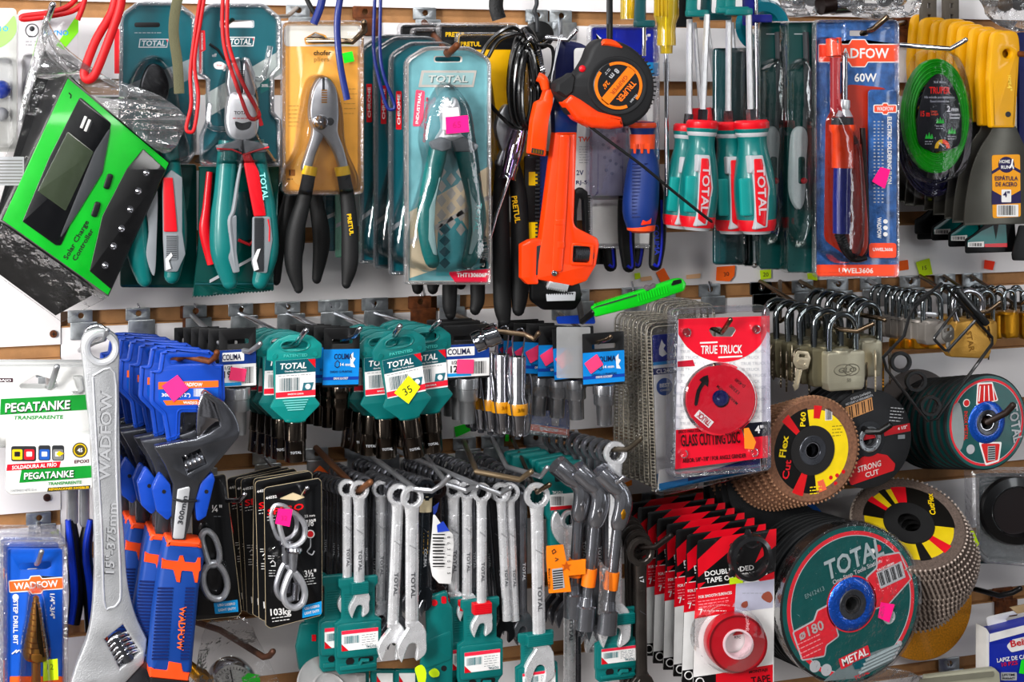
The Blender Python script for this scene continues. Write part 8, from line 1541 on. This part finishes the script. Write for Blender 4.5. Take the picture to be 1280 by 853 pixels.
# ---- teal holders behind the socket wrenches
def teal_block(pts, d, label, w0=-12, lab=None, jaw=None):
    it = Item('wrench_holder', pts[0][0], pts[0][1], d, label, 'wrench holder'); p = P(); p.prism(rpoly(pts, 4), w0, 0, TEAL, 3); it.part('body', p); return it
teal_block([(632,566),(676,560),(682,566),(680,600),(632,606)], 60, 'teal wrench holder back, rearmost, above the long row of rings', -10)
teal_block([(640,570),(684,563),(690,570),(690,612),(640,612)], 75, 'teal wrench holder back, second from the rear')
teal_block([(664,575),(704,567),(712,574),(700,640),(664,640)], 95, 'teal wrench holder with stepped edge behind the labelled one')
teal_block([(672,578),(716,570),(722,580),(712,650),(672,650)], 110, 'teal wrench holder directly behind the labelled one')
it = teal_block([(676,584),(700,576),(730,577),(735,584),(738,640),(732,650),(722,652),(720,700),(688,700),(686,652),(682,645)], 132, 'teal wrench holder carrying white label above the orange tag')
p = P(); p.flat([(687,619),(724,616),(724,634),(688,638)], .3, CARDW); p.flat([(688,634),(724,631),(724,635),(688,638.5)], .5, RED); p.bars(689, 621, 706, 632, .6, n=12); p.text('TOTAL', 697, 616, 3.5, .8, CARDW, width=14, a=180); p.prism(rpoly([(693,596),(714,594),(718,600),(694,603)], 2), .2, .5, INK); it.part('label', p)
p = P(); p.loft(spl([(692,645),(697,640),(702,650),(706,658),(720,660),(722,676),(712,684),(700,680),(692,668),(690,655)], 3), [(1,2),(0,4),(0,8),(1,9)], WR); it.part('jaw', p)
# holder group at the right
wrench(769, 567, 184, 15, 18, 222, 21, 'wide flat ring wrench held in labelled teal holder, front of the chrome ring row', holder=(5, 196, 60, 90, 'flat'), clip=(8, 200, 34, 14, TEAL), ra=20)
wrow((769, 567, 184), (692, 548, 60), 9, 14.5, 13, 226, 17, 'chrome ring wrench in the tight row behind the wide flat one, {} back', vary=.6)
hook(668, 540, [(762, 562, 180), (784, 562, 196), (792, 556, 206), (801, 548, 214)], 'worn hook end sticking out past the chrome ring row', m=mat('#6a6256', .35, .7), r=3.2)
# ---- angled socket wrenches
def elbow(px, py, d, label, L, a, oc=None):
    it = Item('angled_socket_wrench', px, py, d, label, 'socket wrench', 'angled socket wrenches with orange bands', rel=True); m = mat('#a8a9ae', .18, .9, var=.12)
    p = P(); p.tube([(-26,-22,-8),(-24,-20,-8),(-8,-6,0),(0,0,2)], [13,13.5,12.5,10], m, 18); p.tube([(-6,-5,0),(4,6,3),(6,22,3),(3,42,1),(2,50,0)], [11,11.5,12,11,7], m, 16, smooth=3, flat=.8, up=(0,0,1)); p.ball((4,26,9), 6.5, BRASS if oc else CHROME, 12, (.7,1.6,.6)); it.part('elbow_head', p)
    p = P(); p.tube([(2,46,0),(0,L-26,0)], [7,7], m, 14); it.part('shank', p)
    p = P(); p.tube([(0,L-40,0),(0,L-30,0),(0,L-28,0),(0,L,0)], [8,9,12.5,12.5], m, 20); p.tube([(0,L-1,0),(0,L+.5,0)], [10,10], INK, 16); it.part('socket_end', p)
    p = P(); p.tube([(1,L*.57,0),(0,L*.57+22,0)], [9,9], mat('#f08a10', .5), 16); it.part('orange_band', p); it.turn(ry=a); return it
elbow(722, 603, 168, 'angled socket wrench whose orange tag hangs open, nearest the teal label', 168, 2, None)
elbow(745, 610, 180, 'angled socket wrench in the middle, slanting most', 176, 5)
elbow(774, 613, 192, 'angled socket wrench with bright hollow elbow, at the hook tip', 178, 5.5, True)
hook(720, 540, [(760, 610, 190), (770, 604, 200), (779, 597, 206)], 'short bright hook tip in the elbow of the front socket wrench', r=3, plate=False)
it = Item('price_tag', 698, 712, 188, 'orange hang tag with barcode beside the socket wrenches', 'tag', solo=True); p = P(); OT = mat('#ff9414', .5); p.prism(rpoly([(683,683),(704,681),(708,702),(714,740),(686,742),(683,700)], 1), -.5, 0, OT); p.flat([(708,702),(732,699),(732,718),(710,720)], 0, OT); p.flat([(690,712),(703,710),(706,735),(692,738)], .2, LGREY)
for k in range(8): p.prism([(691,714+k*3),(703.5,712.4+k*3),(703.7,713.8+k*3),(691.2,715.4+k*3)], .5, .7, INK)
p.tube([(690,689,.5),(693,687,.5),(695,690,.5),(691,693,.5)], .6, INK, 5, closed=True); p.tube([(694,698,.5),(698,699,.5),(694,702,.5)], .6, INK, 5); p.text('MADE IN CHINA', 686.5, 724, 2.4, .8, INK, a=90, width=26); p.prism(rot([(0,-7),(2,-2),(7,-2),(3,1),(5,7),(0,3),(-5,7),(-3,1),(-7,-2),(-2,-2)], 10) and [(708+x*.9, 708+y*.9) for x, y in [(0,-7),(2,-2),(7,-2),(3,1),(5,7),(0,3),(-5,7),(-3,1),(-7,-2),(-2,-2)]], .5, .8, mat('#c8680c', .5)); it.part('price_tag', p)
it = Item('clear_sleeve', 760, 712, 205, 'torn clear sleeve wrapped on the front socket wrench', 'sleeve', solo=True); p = P(); p.prism(rpoly([(750,700),(757,709),(762,712),(760,765),(747,770),(749,730)], 2), 0, 2, BAGC, .5, wf=lambda x, y: 2*math.sin(y*.2)); it.part('clear_sleeve', p)
for i, (x, y, d) in enumerate(((735,790,120),(748,792,130),(758,788,112))): wrench(x, y-150, d, 12, 12, 160, 17, 'open jaw showing in shadow under the angled socket wrenches, %s of three' % ['first','second','third'][i], jaw=True, ra=30, m=WR)
# ---- dark ring wrench before the tape cards
it = wrench(801, 690, 196, 18, 15, 180, 17, 'dark flat wrench with white markings hanging before the striped cards', m=mat('#5a5450', .3, .75, var=.2), brand=None, a=-.5)
p = P(); p.text('17', -1, 34, 5, 4.6, LGREY, a=80, width=8); p.text('METRIC', 0, 92, 5, 4.6, LGREY, a=90, width=34); p.text('19', 0, 134, 4, 4.6, LGREY, a=90); it.part('marking', p)
for i in range(4): wrench(797-i*4, 680-i*6, 182-i*18, 17, 11, 180, 15, 'dark worn wrench behind the white marked one, %s back' % ['first','second','third','fourth'][i], m=mat('#4a4440', .35, .7, var=.25), a=-1, brand=None)
hook(780, 628, [(800, 684, 190), (820, 684, 204), (838, 670, 218)], 'dark bent hook tip beside the black adapter ring', m=mat('#2e2420', .45, .6), r=3.4, plate=False)
# labels of packs low in the gap
for i, (x, y) in enumerate(((395,730),(388,790))):
    it = Item('wrench_holder', x, y, 90, ['teal wrench holder in the gap beside the snap hook cards','teal wrench holder low in the gap above the round dish'][i], 'wrench holder'); p = P(); p.prism(rpoly([(x-12,y-10),(x+14,y-14),(x+16,y+30),(x+10,y+55),(x-14,y+50),(x-18,y+20)], 6), -8, 0, TEAL, 3); p.box(x+2, y+4, x+7, y+12, 0, 1, RED); it.part('body', p)
for i, x in enumerate((448,482,510)):
    it = Item('wrench_holder', x, 850, 120, ['white labelled teal holder foot beside the round dish','white labelled teal holder foot under the bare wrenches','white labelled teal holder foot nearest the lime stickers'][i], 'wrench holder'); p = P(); p.prism(rrect(x-18, 838, x+14, 880, 4), -8, 0, TEAL, 2); p.flat([(x-11,842),(x+9,842),(x+9,875),(x-11,875)], .2, CARDW); p.flat([(x-11,845),(x-4,856),(x-11,856)], .4, RED); it.part('body', p)
sticker([(392,590),(400,582),(411,592),(410,597),(392,596)], ORTAG, 'orange sticker corner at the rail above the snap hook cards', d=30)
sticker([(568,534),(586,529),(588,539),(570,547)], NEON, 'green price sticker on the board below the tube wrenches', d=3); sticker([(632,543),(636,543),(636,552),(631,552)], NEON, 'sliver of green sticker at the tube wrench ends', d=3)
